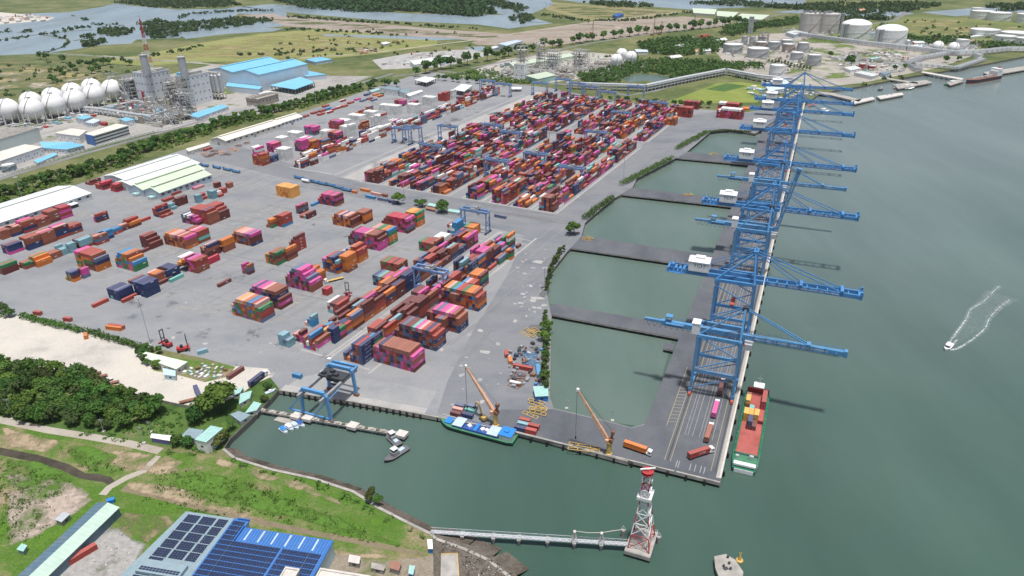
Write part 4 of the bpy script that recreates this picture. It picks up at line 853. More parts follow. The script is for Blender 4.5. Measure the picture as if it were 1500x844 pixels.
def tcit_crane():
    t = thing('quay_crane', '-', 'crane'); M = MT['crane']; GZ = 42.0
    crane_base(t, M, GZ, 1.25)
    for sy in (-1, 1):
        P_('girder', MB().bx(-33, 16.5, sy * 3.4 - .65, sy * 3.4 + .65, GZ - 1.4, GZ + 1.3), M, t)
        P_('cross_head', MB().bx(-11.5, 12.5, sy * 8.2 - .7, sy * 8.2 + .7, GZ - 1.5, GZ + .5), M, t)
        P_('apex_post', MB().bar((11.5, sy * 8, GZ), (9.6, sy * 2.2, GZ + 18.5), 1.15), M, t)
        P_('apex_strut', MB().bar((-11.2, sy * 8, GZ), (9.3, sy * 2.0, GZ + 18), 1.1), M, t)
        P_('backstay', MB().bar((9.3, sy * 2, GZ + 18.3), (-31, sy * 3.4, GZ + 1.6), .28), M, t)
        forestay(t, (9.8, sy * 2, GZ + 18.3), (38, sy * 3.2, GZ + 1.2), M, .42); forestay(t, (9.8, sy * 2, GZ + 18.5), (61, sy * 3.2, GZ + 1.2), M, .5)
    P_('apex_head', MB().bx(8.3, 10.9, -3, 3, GZ + 17.6, GZ + 19.6).bx(9.2, 10.2, -1, 1, GZ + 19.6, GZ + 21), M, t)
    b = MB()
    for sy in (-1, 1): b.bx(17, 71.5, sy * 3.2 - .6, sy * 3.2 + .6, GZ - 1.3, GZ + 1.2)
    for k in range(10): b.bx(18 + k * 5.8, 18.7 + k * 5.8, -2.6, 2.6, GZ - .9, GZ + .3)
    for x in (38, 61): b.bx(x - .9, x + .9, -4.2, 4.2, GZ + 1.2, GZ + 2.6)
    b.bx(70, 72.4, -4.2, 4.2, GZ - 1.6, GZ + .9); b.bx(71, 72.6, -4.4, -3.4, GZ + .9, GZ + 3.4); b.bx(71, 72.6, 3.4, 4.4, GZ + .9, GZ + 3.4)
    bo = P_('boom', b, M, t); boom_detail(bo, 17, 70, 3.6, GZ + 1.2, M)
    letter(TXT_B, bo, (40, -3.82, GZ - .1), (pi / 2, 0, 0))
    h = MB(); h.gable(-29.5, -16.8, -5, 5, GZ + 1.6, GZ + 8.0, GZ + 9.6, 'x', 0, 0, .3); h.bx(-26, -20, -2, 2, GZ + 9.3, GZ + 10.4)
    for k in range(4): h.bx(-28.5 + k * 3.2, -27.6 + k * 3.2, -5.06, -5, GZ + 2.4, GZ + 3.4)
    ho = P_('machine_house', h, MT['white'], t); letter(TXT_TCIT, ho, (-22.6, -5.1, GZ + 5.6), (pi / 2, 0, 0))
    c = MB()
    for sy in (-1, 1):
        for z in (GZ - 1, GZ + 1.6): c.bar((-42.5, sy * 3.6, z), (-30, sy * 3.6, z), .5)
        for k in range(5): c.bar((-42 + k * 3, sy * 3.6, GZ - 1), (-40.4 + k * 3, sy * 3.6, GZ + 1.6), .3); c.bar((-40.4 + k * 3, sy * 3.6, GZ + 1.6), (-39 + k * 3, sy * 3.6, GZ - 1), .3)
    c.bx(-43, -41.6, -4.4, 4.4, GZ - 1.8, GZ + 1.4); c.bx(-43, -31, -5, 5, GZ - 1.5, GZ - 1.25)
    for k in range(4): c.bx(-41 + k * 2.6, -39.6 + k * 2.6, -3, 2.2, GZ - 1.2, GZ + .9 + .6 * (k % 2))
    rail_line(c, (-43, -5, GZ - 1.2), (-31, -5, GZ - 1.2)); c.tube((-40, -1.5, GZ + 2.2), (-40, 1.5, GZ + 2.2), 1.1, 10)
    for k in range(4): c.bar((-42.5 + k * 3.2, 3.6, GZ + 1.5), (-42.5 + k * 3.2, 3.6, GZ + 4.5), .22)
    P_('rear_platform', c, M, t)
    tr = MB(); tr.bx(-4, 3, -3.2, 3.2, GZ - 2.6, GZ - 1.4); tr.bx(3.2, 6.2, -1.5, 1.5, GZ - 5.6, GZ - 2.4); P_('trolley', tr, MT['grey'], t)
    sp = MB(); sp.bx(-6.1, 6.1, -1.2, 1.2, 24.0, 24.7)
    for a in (-2, 2):
        for y in (-1, 1): sp.bar((a * .6, y, 24.7), (a * .6, y, GZ - 2.6), .07)
    s_ = P_('spreader', sp, MT['redbogie'], t); s_.rotation_euler = (0, 0, pi / 2)
    return t
def old_crane(raised=False):
    t = thing('quay_crane', '-', 'crane'); M = MT['crane_old']; GZ = 38.0
    crane_base(t, M, GZ, 1.4)
    P_('girder', MB().bx(-33, 16.5, -1.3, 1.3, GZ - 1.6, GZ + 1.3).bx(-42.5, -33, -.9, .9, GZ - .6, GZ + 1.0), M, t)
    for sy in (-1, 1):
        P_('cross_head', MB().bx(-11.5, 12.5, sy * 8.2 - .7, sy * 8.2 + .7, GZ - 1.5, GZ + .6), M, t)
        P_('apex_post', MB().bar((11.5, sy * 8, GZ), (11.5, sy * 1.2, GZ + 17), 1.1), M, t)
        P_('apex_strut', MB().bar((-10.8, sy * 7.5, GZ), (11.0, sy * 1.0, GZ + 16.5), .6), M, t)
        if not raised: forestay(t, (11.8, sy * .9, GZ + 16.8), (46, sy * 1.2, GZ + 1.2), M, .55)
        else: forestay(t, (11.8, sy * .9, GZ + 16.8), (20, sy * 1.2, GZ + 22), M, .5)
    P_('hook_cradle', MB().bx(10, 13.2, -1.8, 1.8, GZ + 16, GZ + 18), MT['dark'], t)
    b = MB(); b.bx(0, 47.5, -1.25, 1.25, -1.5, 1.2); b.bx(28, 30, -2, 2, 1.2, 2.4); b.bx(46.6, 48.2, -1.6, 1.6, -1.7, 1.9)
    for k in range(8): b.bx(2 + k * 5.8, 2.5 + k * 5.8, -2.2, 2.2, -.2, .2)
    bo = P_('boom', b, [M], t, (16.6, 0, GZ)); boom_detail(bo, 0, 46, 1.3, 1.2, M)
    letter(TXT_A, bo, (20, -1.28, -.1), (pi / 2, 0, 0))
    if raised: bo.rotation_euler = (0, -radians(79), 0)
    P_('electrical_cabin', MB().bx(-14.5, -10.6, -9.2, -3.5, GZ + .8, GZ + 7.2).bx(-14.8, -10.3, -9.4, -3.3, GZ + 7.2, GZ + 7.5).bx(-13, -12, -8, -5, GZ + 7.5, GZ + 8.2), MT['white'], t)
    w = MB(); w.bx(-30, -20, -3.4, -1.5, GZ + .6, GZ + 1.0); rail_line(w, (-31, -3.4, GZ + 1), (-18, -3.4, GZ + 1)); rail_line(w, (-31, 3.2, GZ + 1), (-18, 3.2, GZ + 1)); w.bx(-30.5, -26.8, -2, 1.8, GZ + 4.4, GZ + 4.8)
    for x in (-30, -27.4):
        for y in (-1.6, 1.4): w.bar((x, y, GZ + 1), (x, y, GZ + 4.6), .18)
    P_('rear_platform', w, M, t)
    f = MB()
    for k in range(17):
        x = -41.5 + k * 3.2; pts = [(x + 3.0 * i / 6, 1.7, GZ - 1.2 - 3.4 * sin(pi * i / 6)) for i in range(7)]
        for p, q in zip(pts, pts[1:]): f.bar(p, q, .18)
    P_('festoon_cable', f, MT['dark'], t)
    P_('trolley', MB().bx(13.5, 18, -2.6, 2.6, GZ - 3.0, GZ - 1.6).bx(13.8, 17.6, -3.8, -1.4, GZ - 6.6, GZ - 3.0), MT['steel'], t)
    return t
TC = tcit_crane(); OC = old_crane(); OR = old_crane(True)
GRP = 'blue ship-to-shore cranes along the quay'
qc = [(OC, 366, 'blue quay crane with single-box boom, first in the row behind the moored green barge'), (TC, 433, 'blue quay crane with twin-beam boom and white TCIT house, second in the row'),
      (OR, 535, 'blue quay crane with its boom raised upright, third in the row'), (TC, 570, 'blue TCIT quay crane just beyond the raised-boom crane'), (OC, 650, 'blue single-box boom crane with lowered boom, between two TCIT cranes'),
      (TC, 698, 'blue TCIT quay crane beside the fourth jetty'), (TC, 823, 'blue TCIT quay crane standing alone beside the last basin'), (TC, 923, 'blue TCIT crane with the longest reach over the river'),
      (TC, 981, 'blue quay crane, second from the upstream end of the row'), (TC, 1075, 'blue quay crane at the upstream end of the row')]
used = set()
for src, v, lab in qc:
    P = qd(-28, v)
    if src.name not in used: o = src; used.add(src.name); o.location = P; o.rotation_euler = (0, 0, -QY)
    else: o = copy_tree(src, None, P, -QY)
    o['label'] = lab; o['group'] = GRP
# ================================================================== rubber-tyred yard cranes (x across the rows, y along them)
def rtg(span):
    t = thing('yard_crane', '-', 'crane'); M = MT['rtg']; H = 18.6; a = span / 2
    for sx in (-1, 1):
        P_('sill_beam', MB().bx(sx * a - .55, sx * a + .55, -5.0, 5.0, 1.5, 2.5), M, t)
        for sy in (-1, 1):
            P_('leg', MB().bar((sx * a, sy * 3.6, 2.4), (sx * a, sy * 3.0, H), 1.0, .8), M, t)
            b = MB()
            for k in (-.9, .9): b.tube((sx * a - .45, sy * 4.2 + k, .75), (sx * a + .45, sy * 4.2 + k, .75), .75, 10)
            P_('wheel_set', b, MT['rubber'], t)
        P_('brace', MB().bar((sx * a, -3.4, 7.5), (sx * a, 3.4, 12.5), .35).bar((sx * a, -3.4, 12.5), (sx * a, 3.4, 7.5), .35).bar((sx * a, -3.4, 7.5), (sx * a, 3.4, 7.5), .4), M, t)
    for sy in (-1, 1):
        g = MB(); g.bx(-a - 1, a + 1, sy * 3.0 - .6, sy * 3.0 + .6, H - .1, H + 1.7); rail_line(g, (-a - 1, sy * 3.9, H + 1.6), (a + 1, sy * 3.9, H + 1.6), 1.0, 3)
        P_('girder', g, M, t)
    P_('end_tie', MB().bx(-a - .9, -a - .1, -2.4, 2.4, H + .2, H + 1.3).bx(a + .1, a + .9, -2.4, 2.4, H + .2, H + 1.3), M, t)
    tr = MB(); tr.bx(-3, 3.4, -3.2, 3.2, H + 1.8, H + 2.8); tr.tube((-1.5, -1.6, H + 3.2), (-1.5, 1.6, H + 3.2), .7, 8); tr.bx(1, 3, -2.4, 2, H + 2.8, H + 4.4); P_('trolley', tr, MT['grey'], t)
    P_('operator_cabin', MB().bx(2.2, 4.2, -1.2, 1.2, H - 3.2, H - .8), MT['steel'], t)
    P_('generator_box', MB().bx(-a - .3, -a + 1.7, -2.4, 2.4, 2.6, 4.8), M, t); s = MB(); stairs(s, a + .9, 0, 2.5, H, m=0); P_('stairway', s, MT['grey'], t)
    return t
R1 = rtg(25.0)
rg = [(608, 427.6, 'blue-grey yard crane astride the bays, the closer of two on the lower yard'), (676, 337, 'blue-grey yard crane at the far end of the lower yard bays')]
rl = [('front', -289, 664, 'yard crane over the river-side rows near the jetty road'), (0, -345, 695, 'yard crane over navy stacks in the middle of the river-side half'), (0, -372, 655, 'yard crane just left of the tall navy stack'),
      (0, -497, 760, 'yard crane beside the pale wide runway, halfway up the yard'), (0, -449, 788, 'yard crane in the inland half, one of a close pair'), (0, -411, 766, 'yard crane in the inland half, other one of the close pair'), (0, -468, 676, 'yard crane with green sign plate at the inland front rows'),
      (0, -319, 809, 'yard crane over the bare gap at the rows mid break'), (0, -325, 918, 'yard crane over the tall navy pile past the mid break'), (0, -298, 996, 'yard crane near the river-side rear rows'),
      (0, -362, 1090, 'yard crane at the rear beside the fence hedge'), (0, -488, 1100, 'rear row yard crane, inland member of the far line'), (0, -455, 1080, 'rear row yard crane, second of the far line'), (0, -428, 1064, 'rear row yard crane, third of the far line'), (0, -388, 1036, 'rear row yard crane, riverward end of the far line'),
      (0, -510, 1058, 'yard crane by itself behind the wide runway'), (0, -596, 1042, 'rear yard crane of the reefer strip, inland one'), (0, -560, 1028, 'rear yard crane of the reefer strip, riverward one'), (0, -544, 727, 'yard crane over the white reefers'), (0, -536, 738, 'second yard crane huddled over the white reefers')]
first = True
for x, y, lab in rg:
    u, v = yp(x, y); P = yd(u + 12.5, v + 3.6)
    if first: o = R1; o.location = P; o.rotation_euler = (0, 0, -YY); first = False
    else: o = copy_tree(R1, None, P, -YY)
    o['label'] = lab; o['group'] = 'rubber-tyred yard cranes'
for _, u, v, lab in rl:
    o = copy_tree(R1, None, yd(u + 12.5, v + 3.6), -YY); o['label'] = 'blue-grey ' + lab; o['group'] = 'rubber-tyred yard cranes'
# ================================================================== gantry over the barge dock
t = thing('barge_gantry', 'wide blue gantry crane straddling the barge dock on two portals', 'crane', qd(-234.5, 259.5), -QY); M = MT['gantry']
def portal(y, z0, W, H):
    for x, k in ((0, -1), (W, 1)):
        P_('leg', MB().bar((x + k * .8, y, z0), (x - k * 0.1, y, H - 1.5), 1.5, 1.5).bar((x - k * .1, y, H - 2.4), (x - k * 1.8, y, H - .2), 1.6, 1.5), M, t); P_('bogie', MB().bx(x + k * .8 - 1.5, x + k * .8 + 1.5, y - .9, y + .9, z0 - 1.5, z0 + .2), MT['rust'], t)
    P_('portal_beam', MB().bx(1.0, W - 1.0, y - .8, y + .8, H - 1.2, H + .8), M, t)
W_ = 16.8
portal(0.6, .2, W_, 17.0); portal(25.6, 1.4, W_, 17.6)
for x in (1.2, W_ - 1.2): P_('girder', MB().bx(x - .7, x + .7, -4, 31, 13.3, 15.2), MT['grey'], t)
for x in (0, W_):
    P_('brace', MB().bar((x - 9.5, .2, 1.0), (x, .6, 12.5), .75), M, t); P_('brace', MB().bar((x, .6, 12.2), (x + .3, 12, 13.5), .4), M, t)
P_('tie_beam', MB().bar((-9.5, .2, 1.0), (W_, .2, 1.0), .8), M, t); P_('tie_beam', MB().bx(1, W_ - 1, 30, 31.2, 15.8, 17.2), M, t); P_('portal_tie', MB().bx(-.5, .5, 25, 31, 16, 17.2).bx(W_ - .5, W_ + .5, 25, 31, 16, 17.2), M, t)
c = MB(); c.bx(.2, W_ - .2, 16, 23.5, 15.3, 16.3)
for x, y in ((3, 18), (7, 21), (11, 18.4), (8, 17)): c.bx(x - 1.2, x + 1.2, y - 1, y + 1, 16.3, 17.9)
c.bx(4, 12, 18, 21, 12.2, 15.2); c.tube((6, 19, 9.6), (10, 19, 9.6), .5, 8); P_('trolley', c, MT['dark'], t)
P_('operator_cabin', MB().bx(-1.4, .6, 20, 23, 12.4, 15.2).bx(-1, 1.2, 27, 29, 17.6, 20), MT['white'], t)
# finger pier for the gantry's front rail, with dolphins
pier = thing('finger_pier', 'narrow weathered concrete pier on piles across the dock under the gantry', 'pier')
A_, B_ = gp(380, 600, -.6), gp(592, 637, -.6); dv = (B_ - A_); dl = dv.length; dv.normalize()
mb = MB(); mb.bar(A_ + Vector((0, 0, -.3)), B_ + Vector((0, 0, -.3)), 2.4, 1.0); P_('deck', mb, MT['conc'], pier)
for k in range(26):
    c = A_ + dv * (dl * (k + .5) / 26); P_('pile', MB().tube(c + Vector((0, 0, -6)), c + Vector((0, 0, -.7)), .5, 7).bx(c.x - .9, c.x + .9, c.y - .9, c.y + .9, -1.0, .15), MT['conc_d'] if k % 2 else MT['conc'], pier)
for f_ in (.27, .35, .66, .985):
    c = A_ + dv * dl * f_; P_('pile_cap', MB().box((c.x, c.y, -.6), (5.6, 5.0, 1.8), -QY), MT['conc_l'], pier)
    for sx in (-1.8, 1.8): P_('pile', MB().tube(c + Vector((sx, 0, -6)), c + Vector((sx, 0, -1.4)), .6, 7), MT['conc_d'], pier)
# ================================================================== pedestal jib cranes on the front quay
def jib_crane(base, tip, lab, hookz):
    t = thing('jib_crane', lab, 'crane', base, 0, 'salmon jib cranes on the front quay'); d = Vector(tip) - Vector(base); dh = Vector((d.x, d.y, 0)); L = dh.length; a = atan2(dh.y, dh.x)
    P_('pedestal', MB().lathe([(1.75, 0), (1.75, .3), (1.35, .5), (1.25, 6.6), (1.6, 6.8), (1.6, 7.2)], 14), MT['yellow'], t)
    sl = MB(); sl.bx(-1.6, 1.5, -1.3, 1.3, 7.2, 9.6); sl.bar((-.8, 0, 9.6), (-1.6, 0, 13.5), 1.1); sl.bx(-2.3, -.6, -.9, .9, 12.4, 14.2); sl.tube((-1.2, -1.5, 8.4), (-1.2, 1.5, 8.4), .8, 9); P_('slewing_head', sl, MT['rust'], t, (0, 0, 0), a)
    P_('operator_cabin', MB().bx(.2, 1.9, 1.3, 2.6, 7.6, 9.8), MT['jib'], t, (0, 0, 0), a)
    j = MB(); p0 = Vector((1.2, 0, 8.8)); p1 = Vector((L, 0, d.z))
    n = 4
    for k in range(n):
        f0, f1 = k / n, (k + 1) / n; w = 1.75 - 1.1 * f0; j.bar(p0 + (p1 - p0) * f0, p0 + (p1 - p0) * f1, w, w * .95)
    jo = P_('jib', j, MT['jib'], t, (0, 0, 0), a)
    P_('jib_head', MB().tube((L, -.7, d.z + .2), (L, .7, d.z + .2), .8, 10), MT['white'], jo)
    P_('luffing_rope', MB().bar((-1.4, .5, 14), (L * .93, .4, d.z * .95 + 1.2), .07).bar((-1.4, -.5, 14), (L * .93, -.4, d.z * .95 + 1.2), .07), MT['dark'], t, (0, 0, 0), a)
    h = MB(); h.bar((L + .3, 0, d.z), (L + .3, 0, hookz + 1.4), .16); h.bx(L - .1, L + .7, -.3, .3, hookz, hookz + 1.4)
    for y in (-1, 1): h.bar((L + .3, 0, hookz), (L + .3 + y, y * 3, .2), .07)
    P_('hoist_rope', h, MT['dark'], t, (0, 0, 0), a)
    return t
jb = gp(891.7, 664); tg = gp(843.5, 655)
jib_crane((jb.x, jb.y, 0), (tg.x, tg.y, 35.2), 'salmon and yellow jib crane with a free hook beside the spreader frames', 5.5)
ja = gp(726, 622.5); tz = 31.0; tA = gp(682, 536.8, tz)
jib_crane((ja.x, ja.y, 0), (tA.x, tA.y, tz), 'salmon and yellow jib crane over the blue-decked barge', 4.0)
# ================================================================== vessels
def hull(name, L, B, D, par, mats, bow=.22, fl=.8, stern=.06, n=14, z0=0.0, sheer=.6):
    """plan outline tapering to the bow (+x), flared sides; mats: side, lower side, deck"""
    st = []
    for k in range(n + 1):
        x = -L / 2 + L * k / n; f = k / n
        w = B / 2
        if f > 1 - bow: w *= max(.04, 1 - ((f - (1 - bow)) / bow) ** 2.2)
        if f < stern: w *= .82 + .18 * f / stern
        zt = D + sheer * max(0, (f - .6) / .4) ** 2; st.append((x, w, zt))
    mb = MB(); o = 0; vs = []; fs = []; ms = []
    for x, w, zt in st:
        for sg in (-1, 1): vs += [(x - (.0 if w > .5 else .6), sg * w * fl, z0 - .8), (x, sg * w * (fl + 1) / 2, z0 + D * .45), (x, sg * w, zt)]
    for k in range(n):
        a, b = k * 6, (k + 1) * 6
        for s_, q in ((0, 0), (3, 1)):
            for j, m in ((0, 1), (1, 0)):
                f = (a + s_ + j, b + s_ + j, b + s_ + j + 1, a + s_ + j + 1); fs.append(f if q == 0 else f[::-1]); ms.append(m)
        fs.append((a + 2, b + 2, b + 5, a + 5)); ms.append(2)
    fs += [(0, 1, 2, 5, 4, 3), tuple(n * 6 + i for i in (3, 4, 5, 2, 1, 0))]; ms += [0, 0]
    mb.v = vs; mb.f = fs; mb.m = ms
    o = mb.build(name, mats, par); return o, st
GREENH = paint('green_hull_paint', (.02, .15, .085), .5, .2, .5); BLKH = paint('black_boot_top', (.02, .025, .03), .6, .3); BLUED = paint('blue_deck_paint', (.03, .22, .62), .5, .15, .5)
BLUEH = paint('blue_hold_paint', (.03, .09, .33), .6, .2, .4); HATCH = paint('pale_hatch_cover', (.46, .56, .66), .5, .12, .4); REDH = paint('red_oxide_hold', (.38, .10, .085), .7, .25, .18, dirt=(.30, .05, .03), dirt_amt=.7); MARH = paint('maroon_bulkhead', (.22, .03, .03), .6, .2)
DKG = paint('dark_green_deck', (.06, .20, .11), .6, .25)
def zaim(a, b): d = Vector(b) - Vector(a); return atan2(d.y, d.x)
# blue and green river barge at the front quay
bw, stn = gp(645.5, 616, WZ + 1.5), gp(755, 645, WZ + 1.5); cen = (bw + stn) / 2; LB = (bw - stn).length
t = thing('river_barge', 'green-hulled river barge with blue deck and pale hatch covers moored under the jib crane', 'barge', (cen.x, cen.y, WZ), zaim(stn, bw))
hull('hull', LB, 9.6, 2.5, t, [GREENH, BLKH, DKG], .2)
h = MB(); a, b = -LB * .30, LB * .30
h.bx(a, b, -3.7, -3.35, 2.4, 3.7).bx(a, b, 3.35, 3.7, 2.4, 3.7).bx(a, a + .3, -3.35, 3.35, 2.4, 3.7).bx(b - .3, b, -3.35, 3.35, 2.4, 3.7).bx(a + .3, b - .3, -3.35, 3.35, 2.52, 2.6); P_('hold_coaming', h, BLUEH, t)
for x0, x1 in ((a + .1, a + LB * .14), (b - LB * .13, b - .1)): P_('hatch_cover', MB().bx(x0, x1, -3.9, 3.9, 3.72, 4.15), HATCH, t)
P_('crossbeam', MB().bx(-.9, .9, -3.3, 3.3, 2.9, 3.66), BLUED, t)
d = MB(); d.bx(-LB * .47, -LB * .32, -3.4, 3.4, 2.5, 5.4); do = P_('deckhouse', d, MT['white'], t)
P_('roof', MB().bx(-LB * .48, -LB * .31, -3.9, 3.9, 5.4, 5.75).bx(-LB * .42, -LB * .36, -1, 1, 5.75, 6.4), BLUED, do)
for k in range(4): P_('window', MB().bx(-LB * .46 + k * 1.7, -LB * .46 + k * 1.7 + 1.0, -3.46, -3.38, 3.9, 4.8), MT['glass'], do)
P_('bow_deck', MB().bx(LB * .33, LB * .42, -2.6, 2.6, 3.0, 3.5), BLUED, t); P_('bulwark_stripe', MB().bx(-LB * .46, LB * .28, -4.86, -4.79, 1.75, 2.0), MT['yellow'], t)
for x, y in ((-6, -.5), (-3.4, 1), (4.5, -.6)):
    o = MB().bx(-1.2, 1.2, -1, 1, 0, .9).bx(-.8, .8, -.7, .7, .9, 1.3).build('cargo_bag', MT['white'], None, t.location + Vector((x * cos(t.rotation_euler.z), x * sin(t.rotation_euler.z), 2.65)), t.rotation_euler.z + y); tag(o, 'white cargo bag lying in the open hold of the blue-decked barge', 'bag', 'white bags in the barge hold')
# container barge on the river side
cx_, cv_ = -3.6, 341.5; LG = 80.0
t = thing('container_barge', 'green and red open-hold barge carrying a few containers beside the crane quay', 'barge', qd(cx_, cv_, WZ), -QY + pi / 2)
hull('hull', LG, 13.4, 2.6, t, [GREENH, MARH, GREENH], .13, .88, .10, 14, 0.0, 0.0)
h = MB()
for s_ in (-1, 1): h.bx(-LG * .36, LG * .38, s_ * 5.6 - .25, s_ * 5.6 + .25, 2.55, 4.0)
h.bx(-LG * .36, -LG * .355, -5.3, 5.3, 2.55, 4.0); P_('hold_coaming', h, GREENH, t)
P_('hold_floor', MB().bx(-LG * .355, LG * .375, -5.32, 5.32, 2.62, 2.72), REDH, t)
P_('bulkhead', MB().bx(LG * .375, LG * .39, -5.9, 5.9, 2.6, 5.6), MARH, t); P_('bulkhead', MB().bx(.5, 1.6, -5.3, -.5, 2.7, 4.5), MARH, t)
d = MB(); d.bx(LG * .40, LG * .46, -2.6, 2.6, 2.6, 5.4).bx(LG * .395, LG * .465, -2.9, 2.9, 5.4, 5.65); P_('bow_deckhouse', d, MT['white'], t)
P_('mast', MB().tube((LG * .45, 0, 5.6), (LG * .45, 0, 11), .16, 6).bx(LG * .45 - .1, LG * .45 + .1, -1.2, 1.2, 9, 9.2), MT['steel'], t)
P_('stern_plate', MB().bx(-LG * .503, -LG * .497, -4.6, 4.6, .2, 2.4), MT['white'], t); P_('aft_deck', MB().bx(-LG * .47, -LG * .37, -5.4, 5.4, 2.62, 3.3), DKG, t)
d = MB(); d.bx(-LG * .485, -LG * .455, -5.3, 5.3, 3.3, 4.4); P_('bridge', d, MT['white'], t)
w = MB(); rail_line(w, (-LG * .37, -5.4, 3.3), (-LG * .37, 5.4, 3.3)); rail_line(w, (-LG * .48, -5.9, 2.7), (-LG * .36, -5.9, 2.7)); w.bx(-LG * .40, -LG * .385, -3.6, -1.6, 3.3, 5.2); w.bx(-LG * .415, -LG * .40, 3.4, 4.8, 3.3, 5.0); P_('winch_gear', w, MT['steel'], t)
for k in range(11):
    for s_ in (-1, 1): P_('bollard', MB().tube((-LG * .34 + k * 5.5, s_ * 6.15, 2.6), (-LG * .34 + k * 5.5, s_ * 6.15, 3.2), .22, 6), MT['yellow'] if k % 3 == 0 else DKG, t)
def on_barge(x, y, z, c, lab, L=20, rz=0):
    P = qd(cx_ - y, cv_ + x, WZ + 2.72 + z); container(P, -QY + rz, c, L, lab, 'boxes in the hold of the container barge')
for i, (x, y, z, c, lab) in enumerate([(3, 3.9, 0, 'y', 'yellow box low in the barge hold, aft of the teal box'), (3, 1.4, 0, 'y', 'yellow box low in the hold amid the yellow pile'), (3, 3.9, T, 'y', 'yellow box on top of the yellow pile, quay side'), (3, 1.4, T, 'y', 'yellow box on top of the yellow pile, river side'),
        (-3.5, 1.4, 0, 'm', 'maroon box on the hold floor aft of the yellow pile'), (-3.5, -1.0, 0, 'm', 'maroon box beside the blue one aft of the yellow pile'), (3.5, -1.4, 0, 'y', 'yellow box at the river side of the pile'), (3.5, -1.4, T, 'y', 'upper yellow box at the river side of the pile'),
        (10.5, 1.6, 0, 'a', 'teal box standing alone in the barge hold'), (16, 4.2, 0, 'b', 'rust brown box near the bow bulkhead'), (16, 4.2, T, 'y', 'yellow box on the rust one near the bow bulkhead'), (22.5, 4.2, 0, 'b', 'rust box right against the bow bulkhead'), (-3.5, 1.2, T, 'n', 'small navy box on the maroon box in the hold')]): on_barge(x, y, z, c, lab)
on_barge(20.5, -4.0, 0, 'c', 'lower crimson container along the river side of the hold', 40); on_barge(20.5, -4.0, T, 'r', 'upper red container along the river side of the hold', 40)
# speedboat and its wake
sb = gp(1388.5, 510, WZ); ah = gp(1425, 470, WZ)
t = thing('speedboat', 'small white speedboat running towards the quay ahead of its foam wake', 'boat', (sb.x, sb.y, WZ), zaim(ah, sb)); t.scale = (1.25, 1.25, 1.25)
hull('hull', 9.0, 3.0, .9, t, [MT['white'], MT['white'], MT['white']], .45, .7)
P_('cabin', MB().bx(-2.2, 1.6, -1.1, 1.1, .9, 2.2).bx(-2.4, 1.2, -1.25, 1.25, 2.2, 2.35), MT['white'], t); P_('windscreen', MB().bx(1.6, 1.75, -1.0, 1.0, 1.2, 2.0).bx(-1.8, 1.2, -1.16, -1.11, 1.4, 2.0), MT['glass'], t); P_('outboard', MB().bx(-4.9, -4.3, -.3, .3, .3, 1.5), MT['dark'], t)
def foam_mat(name, lo, hi, amt):
    m, n, b = _new(name); b.inputs['Base Color'].default_value = (.66, .70, .70, 1); b.inputs['Roughness'].default_value = .8
    f = _ramp(n, _noise(n, .55, 6, 'pos', .7), [(lo, 0.0), (hi, amt)]); n.links.new(f, b.inputs['Alpha']); return m
FOAM = foam_mat('foam', .36, .66, .9); FOAM2 = foam_mat('thin_foam', .42, .78, .30); FOAM3 = foam_mat('aerated_water', .35, .80, .13)
LEFT = [(1389.5, 506), (1394, 497), (1402, 486), (1413, 471), (1418, 462), (1420, 455), (1428, 449), (1440, 443), (1452, 430), (1464, 419)]
RIGHT = [(1392, 513), (1402, 511), (1413, 505), (1425, 497), (1438, 486), (1445, 478), (1449, 466), (1458, 456), (1466, 448), (1480, 439)]
MID = [(1391, 509), (1402, 498), (1418, 482), (1434, 464), (1455, 442), (1468, 432)]
for pts, w0, w1, m_, z in ((LEFT, 1.1, .35, FOAM, .05), (RIGHT, 1.3, .35, FOAM, .05), (LEFT, 2.6, 4, FOAM2, .03), (RIGHT, 2.8, 4, FOAM2, .03), (MID, 3, 22, FOAM3, .015), (MID[:2], 2.0, .8, FOAM, .06)):
    n_ = len(pts); o = ribbon('wake_foam', [gp(x, y, WZ) for x, y in pts], [w0 + (w1 - w0) * i / (n_ - 1) for i in range(n_)], WZ + z, m_, True, 'stuff')
rw = random.Random(3)
# long swells thrown out by the boat: low ridges of the water itself
mb = MB()
for k in range(11):
    for sd_ in (0, 1):
        a = (1402 + k * 8, 470 - k * 17) if sd_ == 0 else (1434 + k * 4, 510 - k * 4)
        b = (1352 + k * 4, 430 - k * 26) if sd_ == 0 else (1520 + k * 5, 478 - k * 5)
        hh = rw.uniform(.03, .13); a = (a[0] + rw.uniform(-7, 7), a[1] + rw.uniform(-5, 5)); b = (b[0] + rw.uniform(-14, 14), b[1] + rw.uniform(-12, 12)); A_, B_ = gp(*a, WZ), gp(*b, WZ); n = 10; d = (B_ - A_).normalized(); nr = Vector((-d.y, d.x, 0)); off = []
        for i in range(n + 1):
            f = i / n; c = A_ + (B_ - A_) * f + nr * (6 * f * f * (1 if sd_ else -1)); h = hh * sin(pi * f) + .005
            off.append((c - nr * 2.4 + Vector((0, 0, .004)), c + Vector((0, 0, h)), c + nr * 2.4 + Vector((0, 0, .004))))
        for i in range(n):
            for j in (0, 1): mb.add([off[i][j], off[i + 1][j], off[i + 1][j + 1], off[i][j + 1]], [(3, 2, 1, 0)])
stuff(mb.build('water_swell', W_river, None, None, 0, True))
